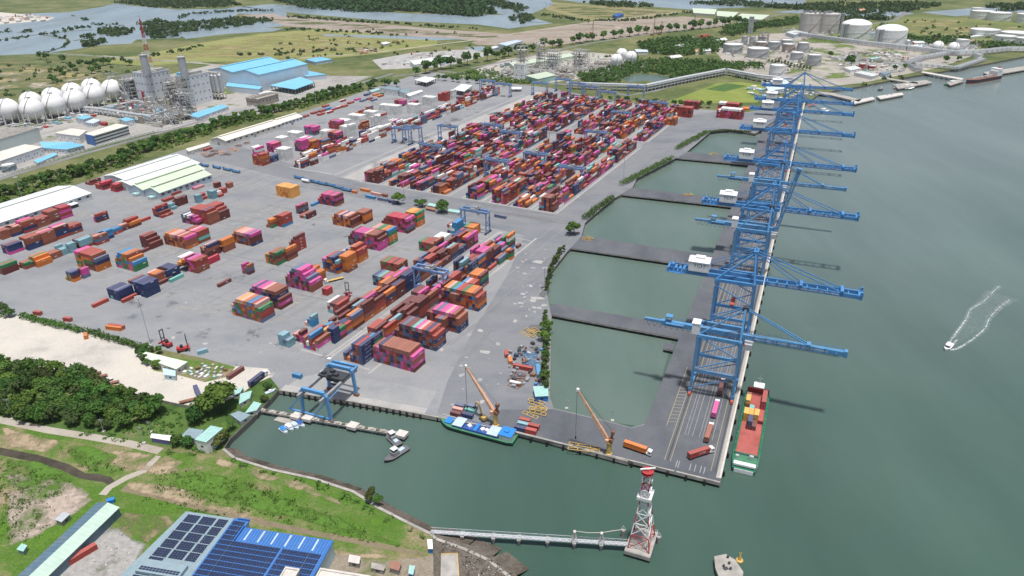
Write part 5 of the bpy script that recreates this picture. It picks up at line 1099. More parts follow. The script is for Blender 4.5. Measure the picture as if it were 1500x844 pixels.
# tugs and small craft
def tug(bow, st, lab, W=4.6):
    a, b = gp(*bow, WZ + .8), gp(*st, WZ + .8); c = (a + b) / 2; L = (a - b).length
    t = thing('tugboat', lab, 'boat', (c.x, c.y, WZ), zaim(b, a), 'dark tugboats at the end of the finger pier'); DK = paint('tug_deck_grey', (.12, .12, .125), .7, .2)
    hull('hull', L, W, 1.3, t, [BLKH, BLKH, DK], .35, .85)
    for k in range(7): P_('tyre_fender', MB().tube((-L * .42 + k * L * .11, -W / 2 - .05, .6), (-L * .42 + k * L * .11, -W / 2 - .35, .6), .5, 8), MT['rubber'], t)
    w = P_('wheelhouse', MB().bx(-1.2, 2.6, -1.5, 1.5, 1.3, 3.4).bx(-.2, 2.2, -1.2, 1.2, 3.4, 5.2), MT['grey'], t); P_('window', MB().bx(-.25, 2.25, -1.26, 1.26, 4.0, 4.8), MT['glass'], w); P_('roof', MB().bx(-.6, 2.5, -1.5, 1.5, 5.2, 5.4), MT['white'], w)
    P_('engine_casing', MB().bx(-L * .34, -1.6, -1.1, 1.1, 1.3, 2.3), HATCH, t); P_('mast', MB().tube((1.2, 0, 5.4), (1.2, 0, 8), .09, 5), MT['steel'], t)
tug((567, 636), (585, 653), 'dark tugboat lying against the pier head'); tug((563, 677), (597, 655), 'longer dark tugboat lying outside its neighbour at the pier head', 5.0)
def launch(x, y, rz, lab, top):
    p = gp(x, y, WZ); t = thing('motor_launch', lab, 'boat', (p.x, p.y, WZ), rz, 'white launches beside the finger pier'); hull('hull', 7.4, 2.7, .8, t, [MT['white'], MT['white'], HATCH], .45, .75)
    P_('cabin', MB().bx(-2, 1.2, -1, 1, .8, 2.0), MT['white'], t); P_('canopy', MB().bx(-2.6, 1.4, -1.2, 1.2, 2.0, 2.15), top, t)
launch(416, 632, -.75, 'white launch with blue canopy, lowest of the moored group', BLUED); launch(424.5, 628, -.7, 'white launch in the middle of the moored group', MT['white']); launch(432.5, 625.5, -.75, 'white launch with pale canopy next to the float', HATCH); launch(440.5, 623, -.65, 'white launch with dark blue canopy beside the pier cap', BLUEH)
o = MB().box((0, 0, 0), (15, 4.5, .9)).build('mooring_float', MT['conc'], None, gp(421, 617.5, WZ + .3), -QY); tag(o, 'grey concrete mooring float between the launches and the finger pier', 'float')
p = gp(397, 575.5); t = thing('motorboat', 'white motorboat hauled out on the dock bank', 'boat', (p.x, p.y, .5), .7); hull('hull', 6.5, 2.4, .8, t, [MT['white'], MT['white'], HATCH], .45, .7); P_('console', MB().bx(-1, .6, -.6, .6, .8, 1.7), MT['white'], t)
# buoy and mooring dolphins
p = gp(1083, 822, WZ); t = thing('navigation_buoy', 'yellow navigation buoy floating beside the concrete mooring dolphin', 'buoy', (p.x, p.y, WZ))
P_('float', MB().lathe([(1.2, -.5), (1.55, .1), (1.55, .7), (1.1, 1.0)], 14), MT['yellow'], t); P_('tower', MB().lathe([(.85, 1.0), (.35, 3.6), (.3, 4.0)], 8), MT['yellow'], t); P_('topmark', MB().bar((-.5, 0, 4.2), (.5, 0, 5.0), .16).bar((-.5, 0, 5.0), (.5, 0, 4.2), .16).tube((0, 0, 4), (0, 0, 4.4), .1, 6), MT['yellow'], t)
def block(pts, z, lab, name='mooring_dolphin', m=None):
    t = thing(name, lab, 'dolphin', (0, 0, 0)); P = [gp(x, y, z) for x, y in pts]; P_('pile_cap', MB().prism(P, z - 1.8, z), m or MT['conc'], t)
    c = sum((q for q in P), Vector((0, 0, 0))) / len(P)
    for q in P: e = c + (q - c) * .75; P_('pile', MB().tube((e.x, e.y, -7), (e.x, e.y, z - 1.7), .6, 8), MT['conc_d'], t)
    return t, c
t, c = block([(1046, 815), (1063, 811.5), (1077, 820), (1089, 838), (1086, 858), (1058, 858), (1048, 832)], 0.0, 'square concrete mooring dolphin with bollards at the bottom edge of the view')
for x, y in ((1066, 817), (1068, 826), (1070, 834), (1060, 830)): q = gp(x, y, 0); P_('bollard', MB().lathe([(.4, 0), (.35, .6), (.6, .7), (.55, .95)], 9, 0, (q.x, q.y, 0)), MT['dark'], t)
q = gp(1063, 833); P_('stain_plate', MB().box((q.x, q.y, .03), (2.2, 1.6, .05), .4), MT['dark'], t)
for x, y, lab in ((913, 778, 'small concrete dolphin at the inner corner of the radar tower base'), (965, 788, 'small concrete dolphin outboard of the radar tower base')):
    p = gp(x, y); t = thing('mooring_post', lab, 'dolphin', (p.x, p.y, 0)); P_('post', MB().tube((0, 0, -6), (0, 0, .6), .9, 9), MT['conc'], t); P_('frame', MB().bar((-1.2, 0, .6), (0, 0, 3.0), .2).bar((1.2, 0, .6), (0, 0, 3.0), .2).bar((-1.2, 0, .6), (1.2, 0, .6), .2), MT['white'], t)
# ---- radar tower on its concrete base, and the catwalk that reaches it
p = gp(939.5, 793); t = thing('radar_tower', 'red and white lattice radar tower standing on a concrete base in the water', 'tower', (p.x, p.y, 0), -QY)
P_('base', MB().bx(-5.6, 5.6, -8.0, 8.0, -1.8, 0), MT['conc'], t)
for sx in (-1, 1):
    for sy in (-1, 0, 1): P_('pile', MB().tube((sx * 4.5, sy * 6, -7), (sx * 4.5, sy * 6, -1.8), .6, 8), MT['conc_d'], t)
P_('rail', (lambda m: (rail_line(m, (-5.5, -7.9, 0), (5.5, -7.9, 0)), rail_line(m, (5.5, -7.9, 0), (5.5, 7.9, 0)), rail_line(m, (-5.5, 7.9, 0), (5.5, 7.9, 0)), m)[-1])(MB()), MT['steel'], t)
HT = 38.0
def half(z): return 4.6 - 3.1 * min(1, z / 26.0) if z < 26 else 1.5 - .1 * (z - 26) / 12
LV = [0, 7, 13, 18, 22.5, 26, 30, 34, HT]
for k in range(len(LV) - 1):
    z0, z1 = LV[k], LV[k + 1]; a, b = half(z0), half(z1); M = MT['redp'] if k % 2 == 0 else MT['white']; mb = MB(); br = MB()
    for sx in (-1, 1):
        for sy in (-1, 1): mb.bar((sx * a, sy * a * 1.25, z0), (sx * b, sy * b * 1.25, z1), .42)
    for s_ in (-1, 1):
        for q in (0, 1):
            f = lambda h_, sg, z: (sg * h_, s_ * h_ * 1.25, z) if q == 0 else (s_ * h_, sg * h_ * 1.25, z)
            br.bar(f(a, -1, z0), f(b, 1, z1), .2); br.bar(f(a, 1, z0), f(b, -1, z1), .2); br.bar(f(b, -1, z1), f(b, 1, z1), .24)
    so_ = P_('lattice_section', mb, M, t); P_('cross_brace', br, MT['white'] if k in (1, 2, 4) else M, so_)
P_('gallery', MB().bx(-3.0, 3.0, -3.4, 3.4, 25.6, 26.0).bx(-3.0, 3.0, -3.4, -3.3, 26, 27.1).bx(-3.0, 3.0, 3.3, 3.4, 26, 27.1).bx(-3, -2.9, -3.3, 3.3, 26, 27.1).bx(2.9, 3.0, -3.3, 3.3, 26, 27.1), MT['white'], t)
P_('equipment_hut', MB().bx(-1.9, 1.9, -1.2, 2.6, 26.0, 28.7).bx(-2.1, 2.1, -1.4, 2.8, 28.7, 28.9), MT['white'], t)
P_('upper_gallery', MB().lathe([(1.2, HT - .4), (2.6, HT), (2.6, HT + .3), (1.2, HT + .3)], 14).lathe([(2.5, HT + 1.2), (2.6, HT + 1.2), (2.6, HT + 1.35), (2.5, HT + 1.35)], 14), MT['redp'], t)
P_('floodlight', MB().bx(-2.4, -1.4, -.5, .5, 33.6, 35).bx(1.4, 2.4, -.5, .5, 33.6, 35), MT['white'], t)
P_('radar_drive', MB().bx(-.6, .6, -.6, .6, HT + .3, HT + 2), MT['redp'], t); P_('radar_scanner', MB().bx(-3.2, 3.2, -.3, .3, HT + 2, HT + 2.5), MT['white'], t, None, .5)
A_, B_ = gp(631, 778.5, .6), gp(919, 796.5, .6); dv = B_ - A_; L = dv.length; t = thing('catwalk', 'long pale steel footbridge from the shore to the radar tower base', 'footbridge', (A_.x, A_.y, 0), zaim(A_, B_))
P_('deck', MB().bx(0, L, -.9, .9, .3, .5), MT['steel'], t)
for s_ in (-1, 1):
    w = MB(); w.bar((0, s_, 2.0), (L, s_, 2.0), .16); w.bar((0, s_, .4), (L, s_, .4), .2); n = 36
    for k in range(n): w.bar((L * k / n, s_, .4), (L * (k + .5) / n, s_, 2.0), .1); w.bar((L * (k + .5) / n, s_, 2.0), (L * (k + 1) / n, s_, .4), .1)
    P_('truss', w, MT['steel'], t)
for f in (.165, .325, .455, .60, .735, .87):
    P_('pier_pile', MB().tube((L * f, -.8, -7), (L * f, -.8, .3), .55, 8).tube((L * f, .8, -7), (L * f, .8, .3), .55, 8).bx(L * f - .8, L * f + .8, -1.8, 1.8, -.6, .3), MT['conc'], t)
for f in (.735, .87):
    a = MB()
    for s_ in (-1, 1): a.bar((L * f - 1.6, s_ * 1.3, .3), (L * f, s_ * .3, 5.4), .25).bar((L * f + 1.6, s_ * 1.3, .3), (L * f, s_ * .3, 5.4), .25)
    a.bx(L * f - .5, L * f + .5, -.7, .7, 5.2, 5.9); P_('rope_frame', a, MT['conc_l'], t)
pts = [(L * .735, .4, 5.6), (L * .80, .6, 4.9), (L * .87, .4, 5.6), (L * .93, 3, 4.6), (L * .975, 5.0, 3.6)]; c = MB()
for a, b in zip(pts, pts[1:]): c.bar(a, b, .22)
P_('mooring_rope', c, MT['conc_l'], t)
# ================================================================== lorries and loads on the quay
TRD = paint('chassis_grey', (.10, .10, .11), .6, .3)
def lorry(P, rz, lab, cabm=None, cab=True, L=12.6):
    t = thing('container_lorry', lab, 'lorry', P, rz, 'container lorries in the terminal'); h = L / 2
    P_('chassis', MB().bx(-1.0, -.75, -h, h, .9, 1.2).bx(.75, 1.0, -h, h, .9, 1.2).bx(-1.0, 1.0, -h + .2, -h + .5, .9, 1.25).bx(-1, 1, h - .6, h - .2, .9, 1.25).bx(-1, 1, -.3, .3, .9, 1.2), TRD, t)
    for y in (-h + 1.2, -h + 2.5, h - 2.2): P_('axle', MB().tube((-1.2, y, .52), (-.6, y, .52), .52, 10).tube((.6, y, .52), (1.2, y, .52), .52, 10), MT['rubber'], t)
    if cab:
        c = P_('cab', MB().bx(-1.22, 1.22, h + .5, h + 2.6, .7, 3.1).bx(-1.0, 1.0, h - .2, h + .5, .7, 1.4).bx(-1.15, 1.15, h + .55, h + 1.6, 3.1, 3.45), cabm or MT['white'], t); P_('windscreen', MB().bx(-1.05, 1.05, h + 2.6, h + 2.66, 1.8, 2.8).bx(1.22, 1.26, h + 1.2, h + 2.3, 1.9, 2.7), MT['glass'], c); P_('wheel', MB().tube((-1.2, h + 1.6, .5), (1.2, h + 1.6, .5), .52, 10), MT['rubber'], t)
    return t
def loaded(x, y, rz, c, lab, labc, cab=True, z=0.0, cabm=None, L=40, pz=1.0):
    P = gp(x, y, pz); P.z = z; lorry(P, rz, lab, cabm, cab, 12.6 if L == 40 else 7); container(P + Vector((0, 0, 1.27)), rz, c, L, labc, 'boxes carried by lorries')
loaded(1047.3, 602.5, -QY, 'p', 'lorry carrying the pink container up the quay lanes', 'pink container riding a lorry in the quay lanes')
loaded(1037.5, 637.5, -QY - .03, 'b', 'lorry with a rust container following the pink one', 'rust container on the lorry behind the pink one')
loaded(1023, 666, -QY - .78, 'r', 'lorry turning across the lanes near the quay end', 'red container on the turning lorry near the quay end')
loaded(1056, 570.5, -QY, 'm', 'lorry standing between the legs of the first quay crane', 'maroon container on the lorry under the first quay crane')
loaded(930.5, 657.5, -QY - 1.72, 'o', 'lorry heading along the front quay towards the crane lanes', 'orange container on the lorry by the front quay coping')
loaded(376, 558, -YY + .08, 'n', 'lorry with navy container parked along the dock fence', 'navy container on the lorry along the dock fence')
loaded(290, 577.5, -YY - 2.1, 'n', 'lorry with navy container at the sandy lot edge', 'navy container on the lorry at the sandy lot edge')
# boxes along the front quay
fq = -QY + pi / 2
for i, (x, y, c, lab, z) in enumerate([(668, 609.5, 'm', 'maroon box in the quayside row behind the barge bow', 0), (671, 603.5, 's', 'salmon box in the second row behind the barge', 0), (674, 598, 'k', 'slate box in the third row behind the barge', 0), (685.5, 611.5, 'n', 'navy box in the quayside row next to the maroon one', 0), (689, 605, 'a', 'pale teal box in the second row', 0), (692, 599.5, 'k', 'dark slate box in the third row by the crane', 0),
        (762, 631, 'n', 'navy box in the quayside pair astern of the barge', 0), (778, 634.5, 'r', 'red box in the quayside pair astern of the barge', 0), (766, 625, 't', 'pale teal box behind the navy one', 0), (782, 628, 'r', 'brick red box behind the red one', 0), (769, 619.5, 'r', 'red box in the rear row of the six by the coping', 0)]):
    container(gp(x, y), fq, c, 20, lab, 'short boxes on the front quay')
# ---- workshop corner beside the hedge
for x, y, rz, c, L, lab in ((766, 541, fq + .02, 'r', 40, 'red container in the workshop corner by the hedge'), (747.5, 531, 0.1, 'o', 20, 'faded orange box beside the red container in the workshop corner'), (742, 521, .05, 'r', 20, 'small red box at the edge of the workshop corner'), (788.5, 546, .02, 'l', 40, 'bright blue container pressed against the hedge')):
    container(gp(x, y), rz, c, L, lab, 'workshop corner boxes')
def frames(x, y, n, w, l, m, lab, rz=0.0, sp=2.2):
    p = gp(x, y); t = thing('spreader_frame', lab, 'frame', p, rz)
    r2 = random.Random(int(x * 7 + y))
    for k in range(n):
        mb = MB(); ox, oy, a = (k - n / 2) * sp + r2.uniform(-.6, .6), r2.uniform(-2.2, 2.2), r2.uniform(-.25, .25); z = .15 + .5 * (k % 3)
        C, S = cos(a), sin(a); pt = lambda px_, py_: (ox + px_ * C - py_ * S, oy + px_ * S + py_ * C, z)
        for s_ in (-1, 1): mb.bar(pt(s_ * w / 2, -l / 2), pt(s_ * w / 2, l / 2), .3)
        for f in (-.5, -.2, .2, .5): mb.bar(pt(-w / 2, f * l), pt(w / 2, f * l), .3)
        P_('beam_frame', mb, m, t)
    return t
frames(787, 598, 6, 2.3, 9.5, MT['yellow'], 'heap of yellow lifting frames on the quay by the hedge end', fq, 2.4); frames(781, 487, 5, 2.2, 9, MT['yellow'], 'yellow lifting frames leaning near the hedge by the first jetty', fq - .5); frames(757, 556, 6, 2.2, 7, MT['rust'], 'rusty lifting frames piled south of the red container', fq, 2.6)
frames(774, 521, 5, 2.4, 6, MT['crane_old'], 'blue steel frames piled beside the hedge', .2, 2.6); frames(777, 531, 4, 2.0, 8, MT['crane_old'], 'second pile of blue crane parts by the hedge', fq); frames(786, 510, 4, 1.6, 6, MT['grey'], 'grey steel scrap frames beside the hedge', .5); frames(858, 656, 2, 1.8, 16, MT['yellow'], 'long yellow lifting beam lying along the front coping', fq + .02 + pi/2*0, 2.2)
frames(1040 - 30, 286, 3, 2, 6, MT['yellow'], 'yellow lifting frames on the third jetty', .4); frames(863, 350, 3, 2, 7, MT['yellow'], 'yellow lifting frames at the root of the second jetty', .9); frames(1046, 226, 3, 2, 6, MT['yellow'], 'yellow lifting frames on the fourth jetty', .4)
p = gp(755, 563); t = thing('storage_tank', 'white cylindrical tank lying south of the rusty frames', 'tank', p, fq); P_('shell', MB().tube((0, -3.4, 1.3), (0, 3.4, 1.3), .95, 14), MT['white'], t); P_('saddle', MB().bx(-.9, .9, -2.4, -2, 0, .6).bx(-.9, .9, 2, 2.4, 0, .6), MT['grey'], t)
def hut(name, lab, pts, h, roofm, wallm, cat='shed', flat=True, over=.5, z=0.0, doors=2, win=True):
    """small building from its roof corners (px on the roof plane)"""
    P = [gp(x, y, z + h) for x, y in pts]; c = sum(P, Vector((0, 0, 0))) / len(P); c.z = 0; t = thing(name, lab, cat, c); Q = [q - c for q in P]
    area = sum(Q[i].x * Q[(i + 1) % len(Q)].y - Q[(i + 1) % len(Q)].x * Q[i].y for i in range(len(Q)))
    if area < 0: Q = Q[::-1]
    k = 1 - over / max(2.0, min(q.length for q in Q)); W = [q * k for q in Q]
    P_('wall', MB().prism([(q.x, q.y) for q in W], z, z + h - .25), wallm, t)
    r = MB().prism([(q.x, q.y) for q in Q], z + h - .25, z + h)
    for i in (0,):
        a, b = Q[0], Q[1]; n = max(2, int((b - a).length / 1.6)); c_, d = Q[3 % len(Q)], Q[2 % len(Q)]
        for j in range(n + 1):
            f = j / n; e0 = a + (b - a) * f; e1 = c_ + (d - c_) * f; r.bar((e0.x, e0.y, z + h + .04), (e1.x, e1.y, z + h + .04), .12, .09)
    P_('roof', r, roofm, t)
    if win:
        for i in range(len(W)):
            a, b = Vector((W[i].x, W[i].y)), Vector((W[(i + 1) % len(W)].x, W[(i + 1) % len(W)].y)); L = (b - a).length
            if L < 3: continue
            ang = atan2(b.y - a.y, b.x - a.x); m_ = int(L / 4)
            for j in range(m_):
                q = a + (b - a) * ((j + .5) / m_); dr = j % 3 == 1
                P_('door' if dr else 'window', MB().box((q.x, q.y, z + (1.15 if dr else h * .5)), (1.5 if not dr else 1.2, .12, min(1.1, h * .3) if not dr else 2.2), ang), MT['glass'] if not dr else MT['grey'], t)
    return t
TEAL = paint('pale_teal_roof', (.34, .56, .52), .55, .12, .6, dirt=(.3, .34, .3), dirt_amt=.3); PGRN = paint('pale_green_roof', (.62, .72, .58), .6, .08, .4, dirt=(.5, .52, .42), dirt_amt=.3); GRY = paint('grey_sheet_roof', (.24, .33, .37), .5, .12, .5, dirt=(.25, .26, .26))
CREAM = paint('cream_wall', (.66, .64, .58), .8, .1, .4, dirt=(.42, .38, .32)); SKY_ = paint('pale_blue_sheet', (.46, .60, .64), .55, .1, .4); SLATE = paint('slate_sheet_roof', (.10, .17, .23), .5, .15, .4, dirt=(.2, .22, .22)); BROOF = paint('bright_blue_roof', (.035, .15, .44), .45, .12, .4, dirt=(.06, .15, .4)); CYAN = paint('cyan_roof', (.10, .45, .70), .5, .1, .3, dirt=(.2, .48, .62))
PANEL = paint('solar_cell', (.030, .040, .085), .28, .3, 1.5); BRN = paint('brown_sheet_roof', (.30, .15, .11), .7, .2, .5)
hut('workshop', 'pale teal roofed workshop at the hedge end of the yard', [(781, 566), (803, 565), (803.5, 580), (784, 581)], 4.0, TEAL, BLUED)
hut('sand_lot_office', 'long pale green roofed building on the sandy lot ringed by shrubs', [(214, 515.5), (275, 530), (258, 541), (203.5, 521)], 4.5, PGRN, CREAM, 'building')
hut('annex', 'pale blue annex on the corner of the sandy lot building', [(238, 539), (257, 543), (257, 551), (240, 549)], 3.6, SKY_, SKY_)
hut('dock_house', 'small teal roofed house by the dock bank', [(352, 577), (369, 572), (366, 583), (350, 592)], 3.2, TEAL, CREAM, 'house'); hut('dock_house', 'pale blue-grey roofed house nearer the dock wall', [(337, 607), (349, 602), (367, 608), (352, 618)], 3.2, GRY, CREAM, 'house'); hut('dock_house', 'teal and grey roofed house at the finger pier root', [(372, 588), (383, 591), (376, 601), (359, 605)], 3.2, TEAL, CREAM, 'house')
hut('dock_house', 'low green roofed shelter beside the large round tree', [(345, 570), (357, 566), (352, 575), (340, 580)], 2.8, TEAL, CREAM, 'house')
hut('watch_house', 'tall white house with pale teal roof at the shore corner', [(309, 623.5), (327, 627), (302, 648), (285, 644)], 7.5, TEAL, MT['white'], 'house'); hut('watch_house', 'grey sheet roofed house behind the tall white house', [(277, 627), (299, 630), (288, 643), (265, 639)], 4.0, GRY, CREAM, 'house')
hut('carport', 'white roofed carport at the end of the dirt road', [(222, 635), (254, 638.5), (250, 646), (220, 641)], 3.0, MT['white'], paint('purple_board', (.12, .10, .28), .6, .1), 'carport', win=False)
hut('field_hut', 'small grey block hut in the grass west of the long shed', [(93, 749.5), (103, 753), (90, 765), (80, 761)], 3.0, paint('hut_grey_roof', (.42, .45, .48), .6, .1), MT['conc']); hut('field_hut', 'little teal hut low in the grassland corner', [(32, 796), (40, 799), (34, 808), (24, 805)], 2.6, TEAL, GRY)
hut('shore_hut', 'small blue and white hut on the shore fence line', [(626, 790), (633, 790), (634, 804), (627, 804)], 3.0, MT['white'], BLUED); hut('shore_hut', 'grey concrete roofed hut by the blue factory', [(512, 812), (528, 815), (526, 826), (510, 823)], 3.0, MT['conc_l'], MT['conc']); hut('shore_hut', 'brown sheet roofed hut by the factory yard', [(573, 821), (588, 823.5), (584, 836), (570, 832)], 3.0, BRN, MT['conc']); hut('shore_hut', 'small teal lean-to by the brown hut', [(600, 828), (608, 829), (605, 842), (598, 840)], 2.6, TEAL, BLUED)
hut('shore_hut', 'grey flat hut between the concrete hut and brown one', [(545, 824), (565, 828), (562, 836), (543, 832)], 2.5, MT['conc'], MT['conc'])
P = [gp(x, y, .9) for x, y in ((646, 812), (670, 811), (674, 870), (645, 870))]; t = thing('loading_ramp', 'flat concrete loading platform on the rocky shore', 'platform'); P_('slab', MB().prism(P, 0, .9), MT['conc'], t); P_('kerb', MB().bar(P[1] + Vector((0, 0, .1)), P[2] + Vector((0, 0, .1)), .3), MT['yellow'], t); P_('kerb', MB().bar(P[0] + Vector((0, 0, .1)), P[1] + Vector((0, 0, .1)), .3), MT['yellow'], t)
container(gp(121, 815), -radians(38), 'r', 40, 'rusty red container lying alone beside the long green shed', 'stray boxes', True)
# long shed bottom left: one slate slope, one pale green slope
a, b = gp(157.5, 736, 6.5), gp(40, 846, 6.5); d = (a - b).normalized(); e = Vector((d.y, -d.x, 0)); b = b - d * 60; c = (a + b) / 2; L = (a - b).length
t = thing('long_shed', 'long shed with one slate and one pale green roof slope beside the red container', 'shed', (c.x, c.y, 0), atan2(d.y, d.x)); wl, wr = 6.2, 6.2
P_('wall', MB().bx(-L / 2 + .3, L / 2 - .3, -wr + .4, wl - .4, 0, 4.2), SLATE, t)
def slope(y0, z0, y1, z1, m, nm='roof'):
    r = MB(); r.add([(-L / 2, y0, z0), (L / 2, y0, z0), (L / 2, y1, z1), (-L / 2, y1, z1), (-L / 2, y0, z0 - .2), (L / 2, y0, z0 - .2), (L / 2, y1, z1 - .2), (-L / 2, y1, z1 - .2)], [(0, 1, 2, 3), (7, 6, 5, 4), (4, 5, 1, 0), (5, 6, 2, 1), (6, 7, 3, 2), (7, 4, 0, 3)] if y0 < y1 else [(3, 2, 1, 0), (4, 5, 6, 7), (0, 1, 5, 4), (1, 2, 6, 5), (2, 3, 7, 6), (3, 0, 4, 7)])
    n = int(L / 2.2)
    for k in range(n): x = -L / 2 + (k + .5) * L / n; r.bar((x, y0, z0 + .05), (x, y1, z1 + .05), .12, .1)
    P_(nm, r, m, t)
slope(-wr, 5.0, 0, 6.5, paint('shed_pale_green', (.43, .56, .48), .5, .08, .3)); slope(wl, 5.0, 0.02, 6.52, SLATE)
o = MB().bx(-1.6, 1.6, -1, 1, 0, 1.8).bx(-1.7, 1.7, -1.1, 1.1, 1.8, 1.95).build('water_tank', BLUED, None, gp(163, 736), .4); tag(o, 'bright blue box tank at the head of the long shed', 'tank')
# ---- factory with solar roof
RH = 9.0; O_ = gp(272.5, 749, RH); X1 = gp(366, 763, RH); dx = (X1 - O_); dx.z = 0; dx.normalize(); dy = Vector((-dx.y, dx.x, 0))
t = thing('solar_factory', 'large factory roofed in grey and bright blue sheet under rows of solar panels', 'factory', (O_.x, O_.y, 0), atan2(dx.y, dx.x))
def lf(px, py, z=RH): p = gp(px, py, z) - O_; return (p.dot(dx), p.dot(dy))
wl_ = lf(366, 763)[0]; bl = lf(173, 846); xr = lf(484, 801)[0]; ys = lf(484, 801)[1]; SK = (bl[0]) / (bl[1])       # the west edge leans
dep = -75
P_('wall', MB().prism([(.4, -.4), (wl_ - .4, -.4), (wl_ - .4, -4.2), (xr - .4, -4.2 + 0), (xr - .4, dep), (SK * dep + .4, dep)], 0, RH - .3), SKY_, t)
xm = lf(345, 762)[0] * 0 + wl_ - 7.5
P_('roof', MB().prism([(0, 0), (xm, 0), (xm, dep), (SK * dep, dep)], RH - .3, RH), GRY, t)
P_('roof', MB().prism([(xm + .02, 0), (wl_, 0), (wl_, -4.0), (xr, -4.0), (xr, dep), (xm + .02, dep)], RH - .3, RH + .12), BROOF, t)
rb = MB()
for k in range(0, int(xr / 1.4)):
    x = k * 1.4 + .7
    if x < xm: pass
    y0 = -.1 if x < wl_ else -4.1
    rb.bx(x - .05, x + .05, dep, y0, RH + .005, RH + (.08 if x < xm else .20))
P_('roof_seam', rb, GRY, t)
for k in range(6): x = wl_ + 3.5 + k * 6.2; P_('skylight', MB().bx(x - .35, x + .35, -11, -4.6, RH + .1, RH + .30), HATCH, t)
def array(x0, x1, y0, y1, tz, nx, ny):
    mb = MB(); sx = (x1 - x0) / nx; sy = (y1 - y0) / ny
    for i in range(nx):
        for j in range(ny): mb.bx(x0 + i * sx + .10, x0 + (i + 1) * sx - .10, y0 + j * sy + .09, y0 + (j + 1) * sy - .09, tz, tz + .08)
    o = P_('solar_array', mb, PANEL, t); o['kind'] = 'stuff'
c0 = [(2.4, 8.8), (9.8, 16.4), (17.4, 22.2)]
for i, (a, b) in enumerate(c0):
    for k in range(12):
        y1 = -1.6 - k * 4.9; y0 = y1 - 4.5; sh = (SK * (y0 + y1) / 2) * .42
        if lf(214, 822)[1] - 8.5 < (y0 + y1) / 2 < lf(214, 822)[1] + 1.5 and i > 0: continue
        array(a + sh, b + sh, y0, y1, RH + .22, 5, 4)
xg = lf(408, 812)[0]
for k in range(24):
    y1 = -1.4 - k * 2.72; y0 = y1 - 2.4
    e = wl_ - 1.2 if y1 > -11.6 else xg - .5
    array(xm + .7, e, y0, y1, RH + .3, max(5, int((e - xm) / 1.15)), 2)
    if y1 < -11.6: array(xg + .6, xr - 1.6, y0, y1, RH + .3, int((xr - xg) / 1.15), 2)
MA, MBq = lf(214, 822), lf(272, 838); mw = MBq[0] - MA[0]
P_('roof_monitor', MB().bx(MA[0], MBq[0], MA[1] - 6.5, MA[1], RH, RH + 1.6), GRY, t); array(MA[0] + .8, MBq[0] - .8, MA[1] - 5.6, MA[1] - 3.6, RH + 1.62, 12, 2)
P_('roof_step', MB().bx(wl_ - .5, wl_ + .02, -12, -4.05, RH + .1, RH + 1.3).bx(xm + 2, wl_, -.5, -.02, RH + .1, RH + 1.0), BROOF, t)
for (x0, y0, x1, y1) in ((419, 832, 440, 900), (470, 834, 547, 900)):
    A = lf(x0, y0, RH + 3); B = lf(x1, y0, RH + 3)
    P_('stair_penthouse', MB().bx(A[0], B[0], A[1] - 26, A[1], RH, RH + 3).bx(A[0] - .3, B[0] + .3, A[1] - .6, A[1] + .25, RH + 2.4, RH + 3.6).bx(A[0] - .3, A[0] + .3, A[1] - 26, A[1], RH + 2.5, RH + 3.5).bx(B[0] - .3, B[0] + .3, A[1] - 26, A[1] + .1, RH + 2.5, RH + 3.52), MT['conc_l'], t)
# ---- reach stackers, trailers, cars, fences on the sandy lot
def stacker(x, y, rz, lab):
    p = gp(x, y); t = thing('reach_stacker', lab, 'stacker', p, rz, 'red stackers by the sandy lot'); P_('body', MB().bx(-3.6, 2.6, -1.6, 1.6, 1.0, 2.6).bx(-3.8, -2.2, -1.7, 1.7, 1.2, 3.2), MT['redp'], t)
    P_('cab', MB().bx(-1.6, .2, -.9, .9, 2.6, 4.4), MT['glass'], t); P_('mast', MB().bx(2.7, 3.1, -1.4, -.9, .5, 11.5).bx(2.7, 3.1, .9, 1.4, .5, 11.5).bx(2.7, 3.1, -.9, .9, 10.8, 11.4).bx(2.7, 3.1, -.9, .9, 5, 5.6), MT['dark'], t); P_('spreader', MB().bx(3.2, 3.9, -3.2, 3.2, 2.0, 3.0), MT['redp'], t)
    for xx in (-2.6, 1.9):
        for s_ in (-1, 1): P_('wheel', MB().tube((xx, s_ * 1.2, .9), (xx, s_ * 1.95, .9), .9, 10), MT['rubber'], t)
stacker(245, 507, 2.6, 'red container stacker with tall raised mast near the pole'); stacker(269, 514, .4, 'orange-red container stacker beside the teal box'); stacker(509, 437, 1.6, 'red stacker working west of the crane strip')
container(gp(297, 517.5), -YY - .5, 't', 20, 'pale teal box by the stackers on the sandy lot edge', 'stray boxes'); container(gp(345.5, 549), -YY, 'm', 40, 'maroon container standing at the fenced plot', 'stray boxes'); container(gp(399 + 37, 553), fq, 'l', 20, 'pale blue box on the wharf beside the barge gantry', 'stray boxes')
container(gp(126.5, 494.5), .5, 'o', 20, 'orange box in front of the hedge on the sandy lot', 'stray boxes'); container(gp(168, 483), fq + .15, 'o', 40, 'orange container behind the clipped hedge', 'stray boxes'); container(gp(171, 481), fq + .15, 'r', 40, 'red container behind the clipped hedge', 'stray boxes'); container(gp(100, 470), fq + .15, 'r', 20, 'faint red box behind the hedge end', 'stray boxes'); container(gp(56, 461), fq + .15, 'r', 20, 'small rusty box at the west hedge end', 'stray boxes')
